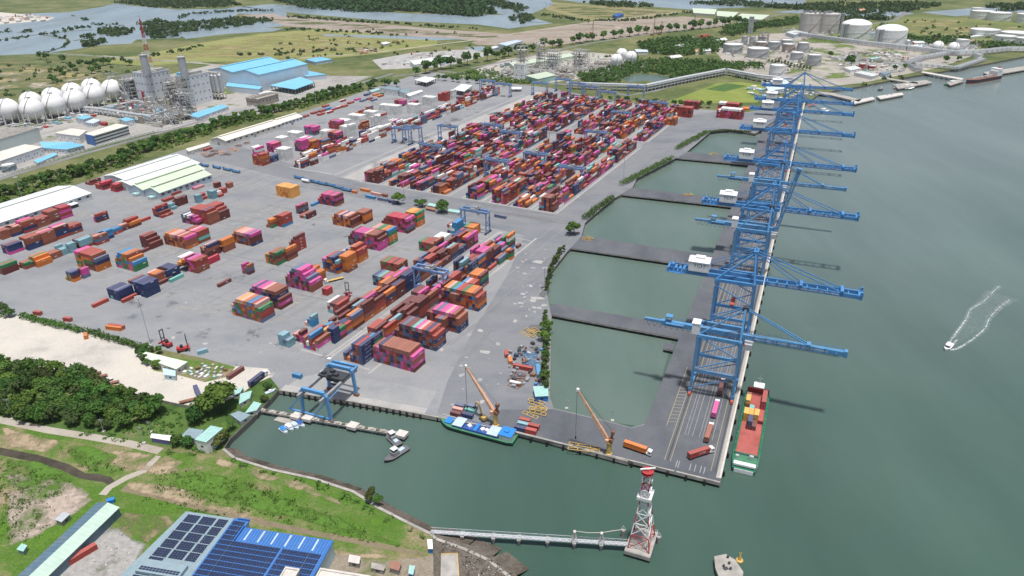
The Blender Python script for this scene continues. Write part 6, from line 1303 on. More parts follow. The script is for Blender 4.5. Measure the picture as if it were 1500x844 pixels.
for i, (x, y, m, lab) in enumerate(((132, 551, MT['rust'], 'rusty flatbed trailer at the wood edge of the sandy lot'), (141, 555, MT['rust'], 'second rusty flatbed trailer by the wood edge'), (149, 560, MT['conc_l'], 'pale decked flatbed trailer in the parked row'), (158, 564.5, MT['rust'], 'broad rust flatbed trailer in the parked row'), (280, 588, MT['rust'], 'brown flatbed trailer beside the navy lorry'))):
    lorry(gp(x, y), -YY - .65, lab, None, False); k = bpy.data.objects[-1] if False else None
    p = gp(x, y); o = P_('load_deck', MB().bx(-1.2, 1.2, -6.2, 6.2, 1.22, 1.36), m, None, p, -YY - .65); o.parent = [q for q in bpy.data.objects if q.get('label') == lab][0]; o.location = (0, 0, 0); o.rotation_euler = (0, 0, 0)
frames(172, 570, 4, 1.6, 8, MT['yellow'], 'row of small yellow chassis at the fence of the wood', .9, 2.4)
lorry(gp(492, 411), -YY - .35, 'empty yellow flatbed lorry crossing the open yard', None, True); o = [q for q in bpy.data.objects if q.get('label', '').startswith('empty yellow')][0]; P_('load_deck', MB().bx(-1.2, 1.2, -6.2, 6.2, 1.22, 1.36), MT['yellow'], o); o.rotation_euler = (0, 0, -YY - .55 + pi)
def fence(name, pts, h, lab, m, step=3.0, board=False):
    t = thing(name, lab, 'fence'); P = [gp(*q) for q in pts]
    for a, b in zip(P, P[1:]):
        n = max(1, int((b - a).length / step)); mb = MB()
        for k in range(n + 1): c = a + (b - a) * (k / n); mb.bx(c.x - .06, c.x + .06, c.y - .06, c.y + .06, 0, h)
        P_('post_row', mb, m, t)
        P_('panel', MB().bar(a + Vector((0, 0, h * .5)), b + Vector((0, 0, h * .5)), .06, h * .92), m, t) if board else P_('rail', MB().bar(a + Vector((0, 0, h - .1)), b + Vector((0, 0, h - .1)), .07).bar(a + Vector((0, 0, h * .5)), b + Vector((0, 0, h * .5)), .05), m, t)
fence('boundary_wall', [(128, 552), (203, 582), (258, 595), (293, 601)], 2.2, 'grey boundary wall between the sandy lot and the wood', MT['conc'], 4, True)
fence('dock_wall', [(409.5, 570), (398, 583.5), (370.5, 612.5), (338, 643), (329.5, 656)], 1.0, 'low concrete parapet along the dock bank', MT['conc'], 4, True)
fence('shore_fence', [(633, 783), (637, 812), (640, 850)], 2.4, 'thin green wire fence at the end of the grassland', paint('green_fence', (.06, .2, .12), .6, .1), 3)
def pole(x, y, top, lab, grp='tall lighting masts', lamps=True, w=.28):
    p = gp(x, y); z = 6.0
    while z < 60:
        z += .25; q = Vector((p.x, p.y, z)) - Vector((0, 0, CAM_H)); sy = 422 - FPX * q.dot(_u) / q.dot(_f)
        if sy <= top: break
    t = thing('light_mast' if lamps else 'utility_pole', lab, 'mast' if lamps else 'pole', p, 0, grp); P_('shaft', MB().tube((0, 0, 0), (0, 0, z), w, 8, 0, w * .5), MT['steel'], t); P_('footing', MB().bx(-.8, .8, -.8, .8, 0, .8), MT['conc_l'], t)
    if lamps:
        P_('lamp_ring', MB().lathe([(.4, z - .6), (1.5, z - .5), (1.5, z - .2), (.4, z)], 10), MT['grey'], t)
        for k in range(6): a = k * pi / 3; P_('floodlight', MB().box((1.7 * cos(a), 1.7 * sin(a), z - .7), (.7, .5, .5), a), MT['white'], t)
    else: P_('crossarm', MB().bx(-1.2, 1.2, -.1, .1, z - .8, z - .6).bx(-.9, .9, -.1, .1, z - 1.6, z - 1.4), MT['grey'], t)
for x, y, tp, lab in ((221, 506, 434, 'tall lighting mast rising in front of the navy stack'), (33, 293, 259, 'tall lighting mast behind the white shed'), (593, 296, 249, 'tall lighting mast in the middle roadway by the round tree'), (804.6, 203, 160, 'tall lighting mast in the lane through the upper rows'), (913, 268, 222, 'tall lighting mast beside the basin road hedge'), (464, 158, 119, 'tall lighting mast at the inland fence'),
                      (902, 132, 111, 'tall lighting mast behind the rear fence'), (797.8, 424, 392, 'tall lighting mast at the root of the first jetty'), (386, 240, 212, 'tall lighting mast at the corner of the white boxes'), (738, 128, 95, 'tall lighting mast behind the reefer strip')): pole(x, y, tp, lab)
for x, y, tp, lab in ((19, 614, 584, 'grey utility pole at the wood edge by the dirt road'), (152, 633, 614, 'leaning grey utility pole in the wood'), (211, 650, 625, 'grey utility pole beside the carport'), (221, 634, 617, 'second utility pole behind the carport'), (897, 617, 600, 'thin lamp post on the basin bank'), (830, 599, 586, 'short lamp post at the basin corner')): pole(x, y, tp, lab, 'utility poles', False, .16)

p = gp(708, 615); t = thing('excavator', 'yellow excavator working beside the jib crane on the front quay', 'excavator', p, 2.2)
for s_ in (-1, 1): P_('track', MB().bx(-2.0, 2.0, s_ * 1.3 - .35, s_ * 1.3 + .35, 0, .9), MT['dark'], t)
P_('body', MB().bx(-2.3, 1.6, -1.4, 1.4, 1.1, 2.4).bx(-2.4, -1.2, -1.3, 1.3, 2.4, 2.9), MT['yellow'], t); P_('cab', MB().bx(.2, 1.7, .2, 1.35, 2.4, 3.7), MT['glass'], t)
P_('boom', MB().bar((1.4, -.3, 2.2), (4.2, -.3, 7.6), .7).bar((4.2, -.3, 7.6), (6.6, -.3, 8.0), .6), MT['yellow'], t); P_('arm', MB().bar((6.5, -.3, 8.0), (8.4, -.3, 4.0), .5), MT['yellow'], t); P_('grab', MB().bx(7.9, 9.1, -1.0, .4, 2.6, 4.0), MT['dark'], t)
# ================================================================== sheds and offices inside the terminal
WROOF = paint('white_sheet_roof', (.66, .69, .67), .55, .07, .3, dirt=(.52, .55, .50), dirt_amt=.35); GBLUE = paint('grey_blue_wall', (.46, .55, .62), .6, .1, .3); LGREEN = paint('light_green_roof', (.52, .60, .47), .6, .08, .3, dirt=(.5, .55, .45)); PWALL = paint('pale_sheet_wall', (.62, .66, .67), .6, .08, .3, dirt=(.45, .47, .47))
def gshed(name, lab, u0, u1, v0, v1, ev, rg, roof, wall, wins=6, cat='warehouse', z=0, monitor=True, a=YY):
    P = fr((u0 + u1) / 2, (v0 + v1) / 2, z, a); t = thing(name, lab, cat, P, -a); w, l = (u1 - u0) / 2, (v1 - v0) / 2
    g = MB().gable(-w, w, -l, l, 0, ev, rg, 'y', 0, 1, .5); W = MB(); Rf = MB()
    for f, m in zip(g.f, g.m): (Rf if m else W).add([g.v[i] for i in f], [tuple(range(len(f)))])
    P_('wall', W, wall, t); k = (rg - ev) / w; n = int(2 * l / 3)
    for j in range(n):
        y = -l + (j + .5) * 2 * l / n
        for s_ in (-1, 1): Rf.bar((s_ * w, y, ev + .32), (0, y, rg + .34), .14, .1)
    P_('roof', Rf, roof, t)
    if monitor: P_('ridge_vent', MB().gable(-1.3, 1.3, -l * .95, l * .95, rg + .1, rg + 1.0, rg + 1.5, 'y', 0, 0, .3), roof, t)
    for j in range(wins):
        y = -l + (j + .5) * 2 * l / wins; P_('window', MB().bx(w - .05, w + .12, y - 1.6, y + 1.6, ev * .55, ev * .8), MT['glass'], t)
    P_('door', MB().bx(-2.2, 2.2, -l - .12, -l + .05, 0, 4.2), MT['grey'], t); P_('door', MB().bx(w - .05, w + .1, -2, 2, 0, 4.0), MT['grey'], t)
    return t
ub, vb = yp(236, 292.7)
gshed('gable_shed', 'pale green roofed gable shed with blue-grey wall, riverward of the twin sheds', ub - 22.5, ub, vb, vb + 66, 7, 11, LGREEN, GBLUE, 9)
gshed('gable_shed', 'pale green roofed gable shed between its twin and the white sheds', ub - 46, ub - 23.0, vb - 1, vb + 78, 7, 11, LGREEN, GBLUE, 0)
gshed('white_shed', 'white roofed shed adjoining the green twin sheds', ub - 72, ub - 46.6, vb + 4, vb + 92, 7, 9.5, WROOF, PWALL, 0); gshed('white_shed', 'broad white roofed shed nearest the tree-lined road', ub - 104, ub - 72.6, vb + 14, vb + 100, 7, 9.5, WROOF, PWALL, 0)
for i, x in enumerate((ub - 32, ub - 9)): P = yd(x, vb - 3.2); t = thing('porch', 'white loading porch on the front of ' + ('the inner' if i == 0 else 'the outer') + ' green shed', 'porch', P, -YY); P_('wall', MB().bx(-3, 3, -2.4, 2.4, 0, 3), MT['white'], t); P_('roof', MB().bx(-3.4, 3.4, -2.8, 2.6, 3, 3.3), TEAL, t)
gshed('long_white_shed', 'very long white roofed shed at the west yard edge', -748, -695, 300, 424, 6.5, 10.5, WROOF, PWALL, 14)
P = yd(-691, 400); t = thing('kiosk', 'white roofed kiosk with dark doorway beside the long white shed', 'kiosk', P, -YY); P_('wall', MB().bx(-3, 3, -4, 4, 0, 3.4), MT['dark'], t); P_('roof', MB().bx(-3.6, 3.6, -4.6, 4.6, 3.4, 3.8), MT['white'], t)
ud, vd = yp(332, 214.7)
gshed('cargo_shed', 'long cream roofed shed with pale green eaves by the wooden crates', ud - 26, ud, vd, vd + 98, 7, 10, paint('cream_roof', (.70, .67, .58), .6, .08), CREAM, 10); gshed('cargo_shed', 'shorter cream shed beyond the long cream roofed one', ud - 24, ud - 2, vd + 99, vd + 142, 7, 10, paint('cream_roof', (.70, .67, .58)), MT['white'], 6)
hut('low_shed', 'low cream roofed shed at the road fence', [(272, 218), (305, 209), (308, 212), (276, 222)], 5, paint('cream_roof', (.7, .67, .58)), CREAM)
hut('green_shed', 'green container-shaped shed at the end of the flatcar row', [(270, 233.5), (286, 235), (290, 238), (272, 237)], 4, paint('green_sheet', (.2, .42, .3), .6, .1), paint('green_sheet', (.2, .42, .3)))
def canopy(lab, pts, h, m):
    P = [gp(x, y, h) for x, y in pts]; c = sum(P, Vector((0, 0, 0))) / 4; c.z = 0; t = thing('canopy', lab, 'canopy', c); Q = [q - c for q in P]
    P_('roof', MB().prism([(q.x, q.y) for q in Q], h - .7, h), m, t)
    for i in range(4):
        a, b = Q[i], Q[(i + 1) % 4]; n = max(1, int((b - a).length / 9))
        for j in range(n): q = (a + (b - a) * (j / n)) * .93; P_('column', MB().bx(q.x - .5, q.x + .5, q.y - .5, q.y + .5, 0, h - .7), MT['conc'], t)
canopy('white canopy on columns by the inland gate', [(607, 117), (622, 112), (639, 114.5), (625, 121)], 8, MT['white']); canopy('long white canopy on columns behind the white boxes', [(664, 131), (676, 123), (692, 125), (680, 134)], 8, MT['white']); canopy('small white canopy at the rear fence', [(748, 127.5), (764, 127.5), (764, 130), (749, 130)], 5, MT['white'])
hut('terminal_office', 'white two-storey office with rows of dark windows near the inland gate', [(556, 129), (568, 126), (587, 129), (583, 133)], 9, GRY, MT['white'], 'office'); hut('terminal_office', 'plain white block beside the windowed office', [(583, 133), (592, 129.5), (602, 132), (594, 137)], 8, GRY, MT['white'], 'office'); hut('low_shed', 'low white shed with teal roof at the inland fence', [(540, 133), (554, 129), (557, 131), (545, 135)], 4, TEAL, MT['white']); hut('low_shed', 'long low white shed between office and canopies', [(593, 138), (617, 131.5), (620, 133.5), (600, 141)], 5, MT['white'], MT['white'])
hut('shelter', 'pale teal roofed shelter between the two round trees', [(629, 297), (640, 299.5), (637, 303), (626, 300.5)], 3.4, TEAL, CREAM, 'shelter', win=False); hut('shelter', 'pale teal roofed shelter right of the round trees', [(656, 305.5), (675, 308.5), (672, 312), (655, 309)], 3.4, TEAL, CREAM, 'shelter', win=False); hut('shelter', 'rust red low wall shelter by the round tree', [(624, 302), (638, 305), (637, 308), (623, 305)], 2.2, BRN, BRN, 'shelter', win=False)
# row of flatcars, boxes and a tank wagon that closes the lower yard
rq = atan2((gp(515, 281) - gp(437, 264)).y, (gp(515, 281) - gp(437, 264)).x) - pi / 2
for i, (x, y) in enumerate(((438, 262), (453, 266.5), (462, 268.5), (473, 271), (484, 273), (496, 276.5), (508, 280), (300, 244), (318, 247), (333, 250), (346, 253), (280, 238))):
    o = lorry(gp(x, y), rq, ['blue flatcar beside the white tank in the row closing the lower yard', 'blue flatcar under the tank end', 'blue flatcar in the thick of the row', 'blue flatcar with raised rack', 'blue flatcar behind the crimson stack', 'blue flatcar at the crimson stack corner', 'last blue flatcar of the row', 'blue trailer by the green shed', 'pale blue trailer past the green shed', 'blue trailer in the inland end of the row', 'blue trailer with a plain deck inland', 'grey trailer at the far inland end'][i], None, False); o['group'] = 'blue flatcars closing the lower yard'
    P_('load_deck', MB().bx(-1.3, 1.3, -6.1, 6.1, 1.2, 1.5).bx(-1.3, 1.3, -6.2, -5.9, 1.5, 3.4).bx(-1.3, 1.3, 5.9, 6.2, 1.5, 3.4).bx(-1.3, -1.15, -6, 6, 1.5, 2.3).bx(1.15, 1.3, -6, 6, 1.5, 2.3), MT['crane_old'], o)
p = gp(448, 267.5); t = thing('tank_wagon', 'white tank standing at the flatcar row', 'tank', p, rq); P_('shell', MB().tube((0, -5, 2.4), (0, 5, 2.4), 1.5, 14), MT['white'], t); P_('saddle', MB().bx(-1.3, 1.3, -4, -3.4, 0, 1.6).bx(-1.3, 1.3, 3.4, 4, 0, 1.6), MT['grey'], t)
for x, y, c, L, lab in ((519.5, 283, 'o', 20, 'faded orange box at the end of the flatcar row'), (535, 280.5, 'o', 40, 'long orange container across the roadway kerb'), (551, 286, 's', 40, 'pale salmon container on the kerb row'), (543, 290.5, 'l', 40, 'blue container on the lower kerb row'), (561, 294, 'k', 40, 'grey-blue container on the lower kerb row'), (577, 298, 'n', 40, 'dark blue container beside the round tree'), (564, 288, 'b', 20, 'rust box at the kerb row end'), (733, 319, 'k', 40, 'slate blue container lying on the dividing kerb')):
    container(gp(x, y), rq, c, L, lab, 'boxes on the dividing kerb')
# ================================================================== plant west of the road
IND = paint('plant_steel', (.42, .42, .41), .6, .25, .3, dirt=(.30, .25, .19), dirt_amt=.7); INDW = paint('plant_white_wall', (.66, .70, .74), .6, .07, .15, dirt=(.5, .52, .52)); INDG = paint('plant_grey_tower', (.40, .42, .44), .7, .15, .2); COOL = paint('cooling_brown', (.34, .31, .27), .8, .2, .2); SPHW = paint('sphere_white', (.80, .80, .79), .45, .05, .2, dirt=(.6, .58, .54), dirt_amt=.3)
TANKW = paint('tank_white', (.78, .79, .78), .5, .05, .15, dirt=(.55, .53, .48), dirt_amt=.35); TANKS = paint('tank_silver', (.46, .48, .50), .45, .1, .15, dirt=(.3, .25, .2)); TANKR = paint('tank_rusty', (.38, .30, .27), .6, .2, .2); LNG = paint('concrete_tank', (.56, .53, .50), .8, .08, .08, dirt=(.34, .32, .3)); CBL = paint('blue_shed_wall', (.54, .63, .72), .6, .06, .1); CROOF = paint('cyan_shed_roof', (.20, .50, .68), .5, .06, .1, dirt=(.3, .58, .72), dirt_amt=.3)
def sphere(x, y, r, lab, grp, cz=None):
    cz = cz or r + 3; p = gp(x, y, cz); p.z = 0; t = thing('gas_sphere', lab, 'tank', p, .4, grp); P_('shell', MB().sph((0, 0, cz), r, 22), SPHW, t, smooth=True)
    for k in range(10): a = k * 2 * pi / 10; P_('leg', MB().tube((r * .93 * cos(a), r * .93 * sin(a), 0), (r * .93 * cos(a), r * .93 * sin(a), cz), .55, 6), SPHW, t)
    s = MB(); n = 12; pts = [((r + .6) * cos(b) * cos(-2.1 + b * .35), (r + .6) * cos(b) * sin(-2.1 + b * .35), cz + (r + .6) * sin(b)) for b in [-.2 + 1.7 * i / n for i in range(n + 1)]]
    for a, b in zip(pts, pts[1:]): s.bar(a, b, .9, .3)
    s.lathe([(2.6, cz + r + .1), (2.6, cz + r + 1.3), (2.3, cz + r + 1.3), (2.3, cz + r + .1)], 10); P_('stairway', s, IND, t)
    return t
g_ = 'white gas spheres of the plant'
for i, (x, y) in enumerate(((45.6, 150), (77.6, 143.5), (106, 136), (134.5, 129.5), (164, 131), (11, 160.5), (46.5, 160), (78.5, 153), (109, 146.5), (137.5, 138.5))):
    sphere(x, y, 15.6, ['white gas sphere in the rear row, first from the west', 'white gas sphere in the rear row, second from the west', 'white gas sphere in the rear row, third', 'white gas sphere in the rear row, tallest looking one', 'white gas sphere half hidden by the steel frames', 'white gas sphere cut by the edge of the view', 'front row white gas sphere beside the cut one', 'front row white gas sphere in the middle', 'front row white gas sphere above the rack bend', 'front row white gas sphere next to the steel frames'][i], g_, 18.5)
def tank(x, yb, w, yt, lab, m, grp='storage tanks', dome=False, name='storage_tank', ribs=True):
    """upright tank from the px of its base centre line: width and top give radius and height"""
    p = gp(x, yb); sc = (p - Vector((0, 0, CAM_H))).length / FPX; r = w / 2 * sc; p = p + Vector((p.x, p.y, 0)).normalized() * r * .9
    d = hypot(p.x, p.y); h = 4
    while h < 70:
        h += .5; q = Vector((p.x, p.y, h)) - Vector((0, 0, CAM_H)); 
        if 422 - FPX * q.dot(_u) / q.dot(_f) <= yt: break
    t = thing(name, lab, 'tank', p, 0, grp); n = 28
    P_('shell', MB().lathe([(r, 0), (r, h)], n), m, t, smooth=False)
    P_('roof', MB().lathe([(r + .15, h), (r + .15, h + .35)] + ([(r * .94, h + r * .12), (r * .72, h + r * .24), (r * .4, h + r * .33), (.1, h + r * .36)] if dome else [(r * .5, h + .35 + r * .05), (.1, h + .4 + r * .07)]), n), TANKW if m is not LNG else LNG, t)
    g = MB()
    for z in ((h * .5, h * .97) if not dome else (h * .52,)): g.lathe([(r + .02, z - .25), (r + .35, z - .2), (r + .35, z + .2), (r + .02, z + .25)], n)
    P_('wind_girder', g, m, t); st = MB(); k = 14
    pts = [((r + .5) * cos(-2.2 + 1.5 * i / k), (r + .5) * sin(-2.2 + 1.5 * i / k), h * i / k) for i in range(k + 1)]
    for a, b in zip(pts, pts[1:]): st.bar(a, b, 1.0, .4)
    P_('stairway', st, IND, t); rl = MB().lathe([(r, h + .4), (r, h + 1.5), (r - .15, h + 1.5), (r - .15, h + .4)], n); P_('roof_rail', rl, IND, t)
    return t, r, h
def steel_frame(t, x0, x1, y0, y1, H, nf, r, pipes=6, vessels=3, m=None):
    m = m or IND; f = MB(); nx = max(1, int((x1 - x0) / 8)); ny = max(1, int((y1 - y0) / 8))
    for i in range(nx + 1):
        for j in range(ny + 1):
            x = x0 + (x1 - x0) * i / nx; y = y0 + (y1 - y0) * j / ny; f.bx(x - .35, x + .35, y - .35, y + .35, 0, H)
    for k in range(1, nf + 1):
        z = H * k / nf
        for i in range(nx + 1): x = x0 + (x1 - x0) * i / nx; f.bx(x - .3, x + .3, y0, y1, z - .8, z - .1)
        for j in range(ny + 1): y = y0 + (y1 - y0) * j / ny; f.bx(x0, x1, y - .3, y + .3, z - .82, z - .12)
        if k < nf: f.bx(x0 + .2, x0 + (x1 - x0) * r.uniform(.4, .95), y0 + .2, y1 - .2, z - .1, z + .05)
        f.bar((x0, y0, z - H / nf), (x0 + (x1 - x0) / nx, y0, z), .3)
    o = P_('steel_frame', f, m, t); o['kind'] = 'stuff'
    pb = MB()
    for k in range(pipes):
        z = r.uniform(2, H * .9); 
        if r.random() < .5: pb.tube((r.uniform(x0, x1), y0 - 1, 0), (r.uniform(x0, x1), y0 - 1, z + 2), r.uniform(.3, .8), 7)
        else: y = r.uniform(y0, y1); pb.tube((x0 - 2, y, z), (x1 + 2, y, z), r.uniform(.25, .6), 7)
    o = P_('pipework', pb, r.choice((IND, MT['steel'], COOL)), t); o['kind'] = 'stuff'
    for k in range(vessels): x, y, z = r.uniform(x0 + 2, x1 - 2), r.uniform(y0 + 2, y1 - 2), H * r.randint(0, nf - 1) / nf; P_('vessel', MB().lathe([(.2, z), (1.6, z + .6), (1.6, z + H / nf * .8), (.2, z + H / nf * .8 + .8)], 10), r.choice((MT['steel'], MT['white'], COOL)), t)
def frame_at(x, y, w, d, H, nf, lab, seed, rz=-YY, pipes=8, vessels=3, m=None):
    p = gp(x, y); t = thing('process_frame', lab, 'plant', p, rz, 'steel process frames'); steel_frame(t, -w / 2, w / 2, 0, d, H, nf, random.Random(seed), pipes, vessels, m); return t
def slab_block(x, y, w, d, H, lab, m, rz=-YY, name='plant_building', win=5, floors=4):
    p = gp(x, y); t = thing(name, lab, 'building', p, rz); P_('wall', MB().bx(-w, 0, 0, d, 0, H), m, t); P_('parapet', MB().bx(-w - .3, .3, -.3, .3, H - .4, H + 1.2).bx(-w - .3, .3, d - .3, d + .3, H - .4, H + 1.2).bx(-w - .3, -w + .3, .3, d - .3, H - .4, H + 1.2).bx(-.3, .3, .3, d - .3, H - .4, H + 1.2), m, t); P_('roof', MB().bx(-w + .3, -.3, .3, d - .3, H - .2, H + .15), MT['conc'], t)
    for f in range(floors):
        for k in range(win):
            z = H * (f + .55) / floors; xx = -w + (k + .5) * w / win; P_('window', MB().bx(xx - 1, xx + 1, -.15, .05, z, z + 1.6), MT['glass'], t); yy = (k + .5) * d / win; P_('window', MB().bx(-.05, .15, yy - 1, yy + 1, z, z + 1.6), MT['glass'], t)
    return t
A1 = slab_block(226, 153, 34, 40, 46, 'tall white plant building with a grey tower on its roof, western of two', INDW); A2 = slab_block(280, 156, 22, 44, 44, 'tall white plant building with blue roof hut, beside the silo bank', INDW)
for t_, x, y, z0, z1 in ((A1, -14, 22, 46, 74), (A2, -12, 24, 44, 73)):
    P_('tower', MB().lathe([(5.6, z0), (5.6, z1), (5.0, z1 + .6)], 18), INDG, t_); P_('tower_cap', MB().lathe([(6.2, z1), (6.2, z1 + .8), (2, z1 + 1.4), (1.5, z1 + 4)], 12), IND, t_); f = MB(); rr_ = random.Random(int(x) + 40)
    for k in range(10): f.bx(x - 7 + rr_.uniform(0, 16), x - 4 + rr_.uniform(0, 16), y - 18 + rr_.uniform(0, 30), y - 14 + rr_.uniform(0, 30), z0 + .2, z0 + rr_.uniform(1.5, 5))
    o = P_('roof_plant', f, IND, t_); o['kind'] = 'stuff'
P_('roof_hut', MB().bx(-20, -12, 2, 12, 44, 49), CROOF, A2)
frame_at(255, 160, 30, 20, 44, 8, 'tall dense steel process frame between the two white buildings', 3, pipes=26, vessels=10); frame_at(268, 167, 22, 16, 34, 6, 'steel process frame in front of the eastern white building', 4, pipes=20, vessels=8); frame_at(188, 150, 26, 26, 40, 7, 'steel process frame next to the gas spheres', 5, pipes=24, vessels=8); frame_at(166, 143, 14, 14, 38, 6, 'slim steel tower frame in front of a gas sphere', 6, pipes=8)
for i, (x, y, w, d, h) in enumerate(((215, 166, 44, 16, 12), (238, 172, 40, 18, 14), (200, 172, 36, 14, 9), (262, 176, 24, 14, 12), (228, 182, 36, 12, 10), (190, 160, 26, 14, 10), (250, 182, 22, 10, 16))): frame_at(x, y, w, d, h, 2, 'low steel pipe and vessel frame, one of the tangle before the white buildings', 20 + i, pipes=26, vessels=7, m=random.choice((IND, COOL)))
t = thing('silo_bank', 'bank of grey silos on a concrete frame beside the blue warehouse', 'silos', gp(322, 147), -YY, None)
for i in range(9):
    for j in range(2): P_('silo', MB().lathe([(1.5, 9), (3.3, 13), (3.3, 37), (1.0, 39.5)], 12, 0, (-4 - i * 7.4, 4 + j * 8, 0)), MT['steel'], t)
f = MB(); f.bx(-66, 0, 0, 16, 8.2, 9.2); f.bx(-66, 0, 3, 5, 39, 42); f.bx(-66, 0, 12, 14, 39, 41)
for i in range(10):
    for y in (.5, 15): f.bx(-66 + i * 7.2, -65 + i * 7.2, y - .5, y + .5, 0, 8.2)
o = P_('support_frame', f, MT['conc_l'], t); o['kind'] = 'stuff'
uw, vw = yp(383, 134)
gshed('blue_warehouse', 'huge pale blue warehouse with cyan roof, half nearest the silos', uw - 118, uw - 59.2, vw, vw + 118, 27, 33, CROOF, CBL, 0, z=0); gshed('blue_warehouse', 'huge pale blue warehouse with cyan roof, half nearest the road', uw - 59, uw, vw, vw + 118, 27, 33, CROOF, CBL, 0)
hut('low_blue_shed', 'low cyan roofed shed along the blue warehouse front', [(333, 121), (384, 126.5), (380, 131), (331, 126)], 9, CROOF, CBL, win=False); canopy('wide cyan canopy over a loading bay beside the blue warehouse', [(395, 125), (440, 112.5), (462, 120), (432, 131)], 9, CROOF); hut('low_blue_shed', 'cyan roofed shed behind the loading canopy', [(420, 106), (445, 102.5), (478, 109), (450, 112)], 8, CROOF, CBL, win=False)
hut('long_hut', 'long cyan roofed hut along the plant road', [(274, 168.5), (324, 153), (335, 156), (290, 172.5)], 5.5, CROOF, INDW); t = slab_block(379, 160 - 3, 24, 44, 11, 'brown louvred cooling tower block by the plant road', COOL, win=6, floors=1, name='cooling_tower')
for k in range(6): P_('fan_stack', MB().lathe([(3.2, 11), (2.8, 13.5), (2.8, 14)], 14, 0, (-12, 4 + k * 7.2, 0)), COOL, t)
hut('plant_hut', 'white block hut beside the cooling tower', [(378, 137), (391, 133), (401, 135), (387, 139)], 7, MT['white'], MT['white']); hut('plant_hut', 'cyan roofed hut amid the pipe tangle', [(228, 160), (240, 158), (246, 161), (234, 164)], 9, CROOF, CBL); hut('plant_hut', 'cyan roofed hut behind the office', [(174, 174), (187, 172), (197, 175), (184, 178)], 8, CROOF, INDW); hut('plant_hut', 'cyan roofed hut near the rack bend', [(110, 172), (124, 169), (136, 171), (122, 175)], 8, CROOF, INDW); hut('plant_hut', 'blue-grey roofed hut near the rack bend', [(124, 179), (136, 174), (148, 176), (136, 181)], 6, CBL, INDW); hut('plant_hut', 'small cyan roofed hut under the spheres', [(154, 156), (162, 154.5), (170, 156), (162, 158.5)], 8, CROOF, INDW); hut('red_hut', 'dark red vehicle shed behind the white office', [(146, 180), (150, 178), (158, 179), (154, 181)], 4, MT['redp'], MT['redp'], win=False)
t = hut('plant_office', 'white low wing of the plant office', [(80, 195), (104, 188), (127, 191), (116, 199.5)], 10, CREAM, MT['white'], 'office'); t = hut('plant_office', 'white plant office with blue panel and dark window bands', [(124, 196), (170, 181), (188, 184), (137, 199)], 13, CREAM, MT['white'], 'office', win=False)
P_c = t.location; Q = [gp(x, y, 13) - P_c for x, y in ((137, 199), (188, 184))]
for k in range(3):
    z = 2.2 + k * 3.9; a, b = Q[0] * .975, Q[1] * .975; P_('window_band', MB().bar((a.x, a.y, z + .8), (b.x, b.y, z + .8), .6, 1.5), MT['glass'], t)
Q2 = [gp(x, y, 13) - P_c for x, y in ((124, 196), (137, 199))]; P_('blue_panel', MB().bar((Q2[0].x * 1.0, Q2[0].y * 1.0, 6.5), (Q2[1].x * 1.0, Q2[1].y * 1.0, 6.5), .8, 12.6), BROOF, t)
hut('pale_hall', 'tall pale hall cut by the edge of the view', [(-60, 196), (12, 186), (57, 187), (48, 190), (-60, 222)], 17, MT['conc'], paint('pale_green_wall', (.56, .63, .60), .7, .06, .1), 'hall', win=False); hut('pale_hall', 'white low hall with two rows of small windows in front of the tall one', [(-40, 233), (36, 211.5), (63, 215), (0, 236)], 10, CREAM, INDW, 'hall'); hut('plant_hut', 'wide cyan flat roof next to the white hall', [(58, 208), (104, 208), (124, 213), (98, 219), (62, 217)], 6, CROOF, INDW, 'shed'); hut('plant_hut', 'narrow cyan roofed bike shed on the plant road', [(49, 235), (79, 224), (85, 226), (55, 239)], 4, CROOF, MT['white'], 'shed')
tank(15, 252, 16, 242, 'grey round tank beside the white low hall', GRY); tank(-2, 250, 14, 239, 'grey round tank cut by the edge of the view', GRY)
# lattice mast
p = gp(223, 110); t = thing('lattice_mast', 'tall red and white lattice mast behind the plant', 'mast', p)
for k in range(9):
    z0, z1 = k * 11, k * 11 + 11; a, b = 6.4 - k * .6, 6.4 - (k + 1) * .6; mb = MB()
    for i in range(4):
        A, B = pi / 4 + i * pi / 2, pi / 4 + (i + 1) * pi / 2; mb.bar((a * cos(A), a * sin(A), z0), (b * cos(A), b * sin(A), z1), .55).bar((a * cos(A), a * sin(A), z0), (b * cos(B), b * sin(B), z1), .26).bar((a * cos(B), a * sin(B), z0), (b * cos(A), b * sin(A), z1), .26).bar((b * cos(A), b * sin(A), z1), (b * cos(B), b * sin(B), z1), .26)
    o = P_('lattice_section', mb, MT['redp'] if k % 2 == 0 or k == 7 else MT['white'], t); o['kind'] = 'stuff'
P_('aerial', MB().tube((0, 0, 99), (0, 0, 106), .3, 6), MT['redp'], t)
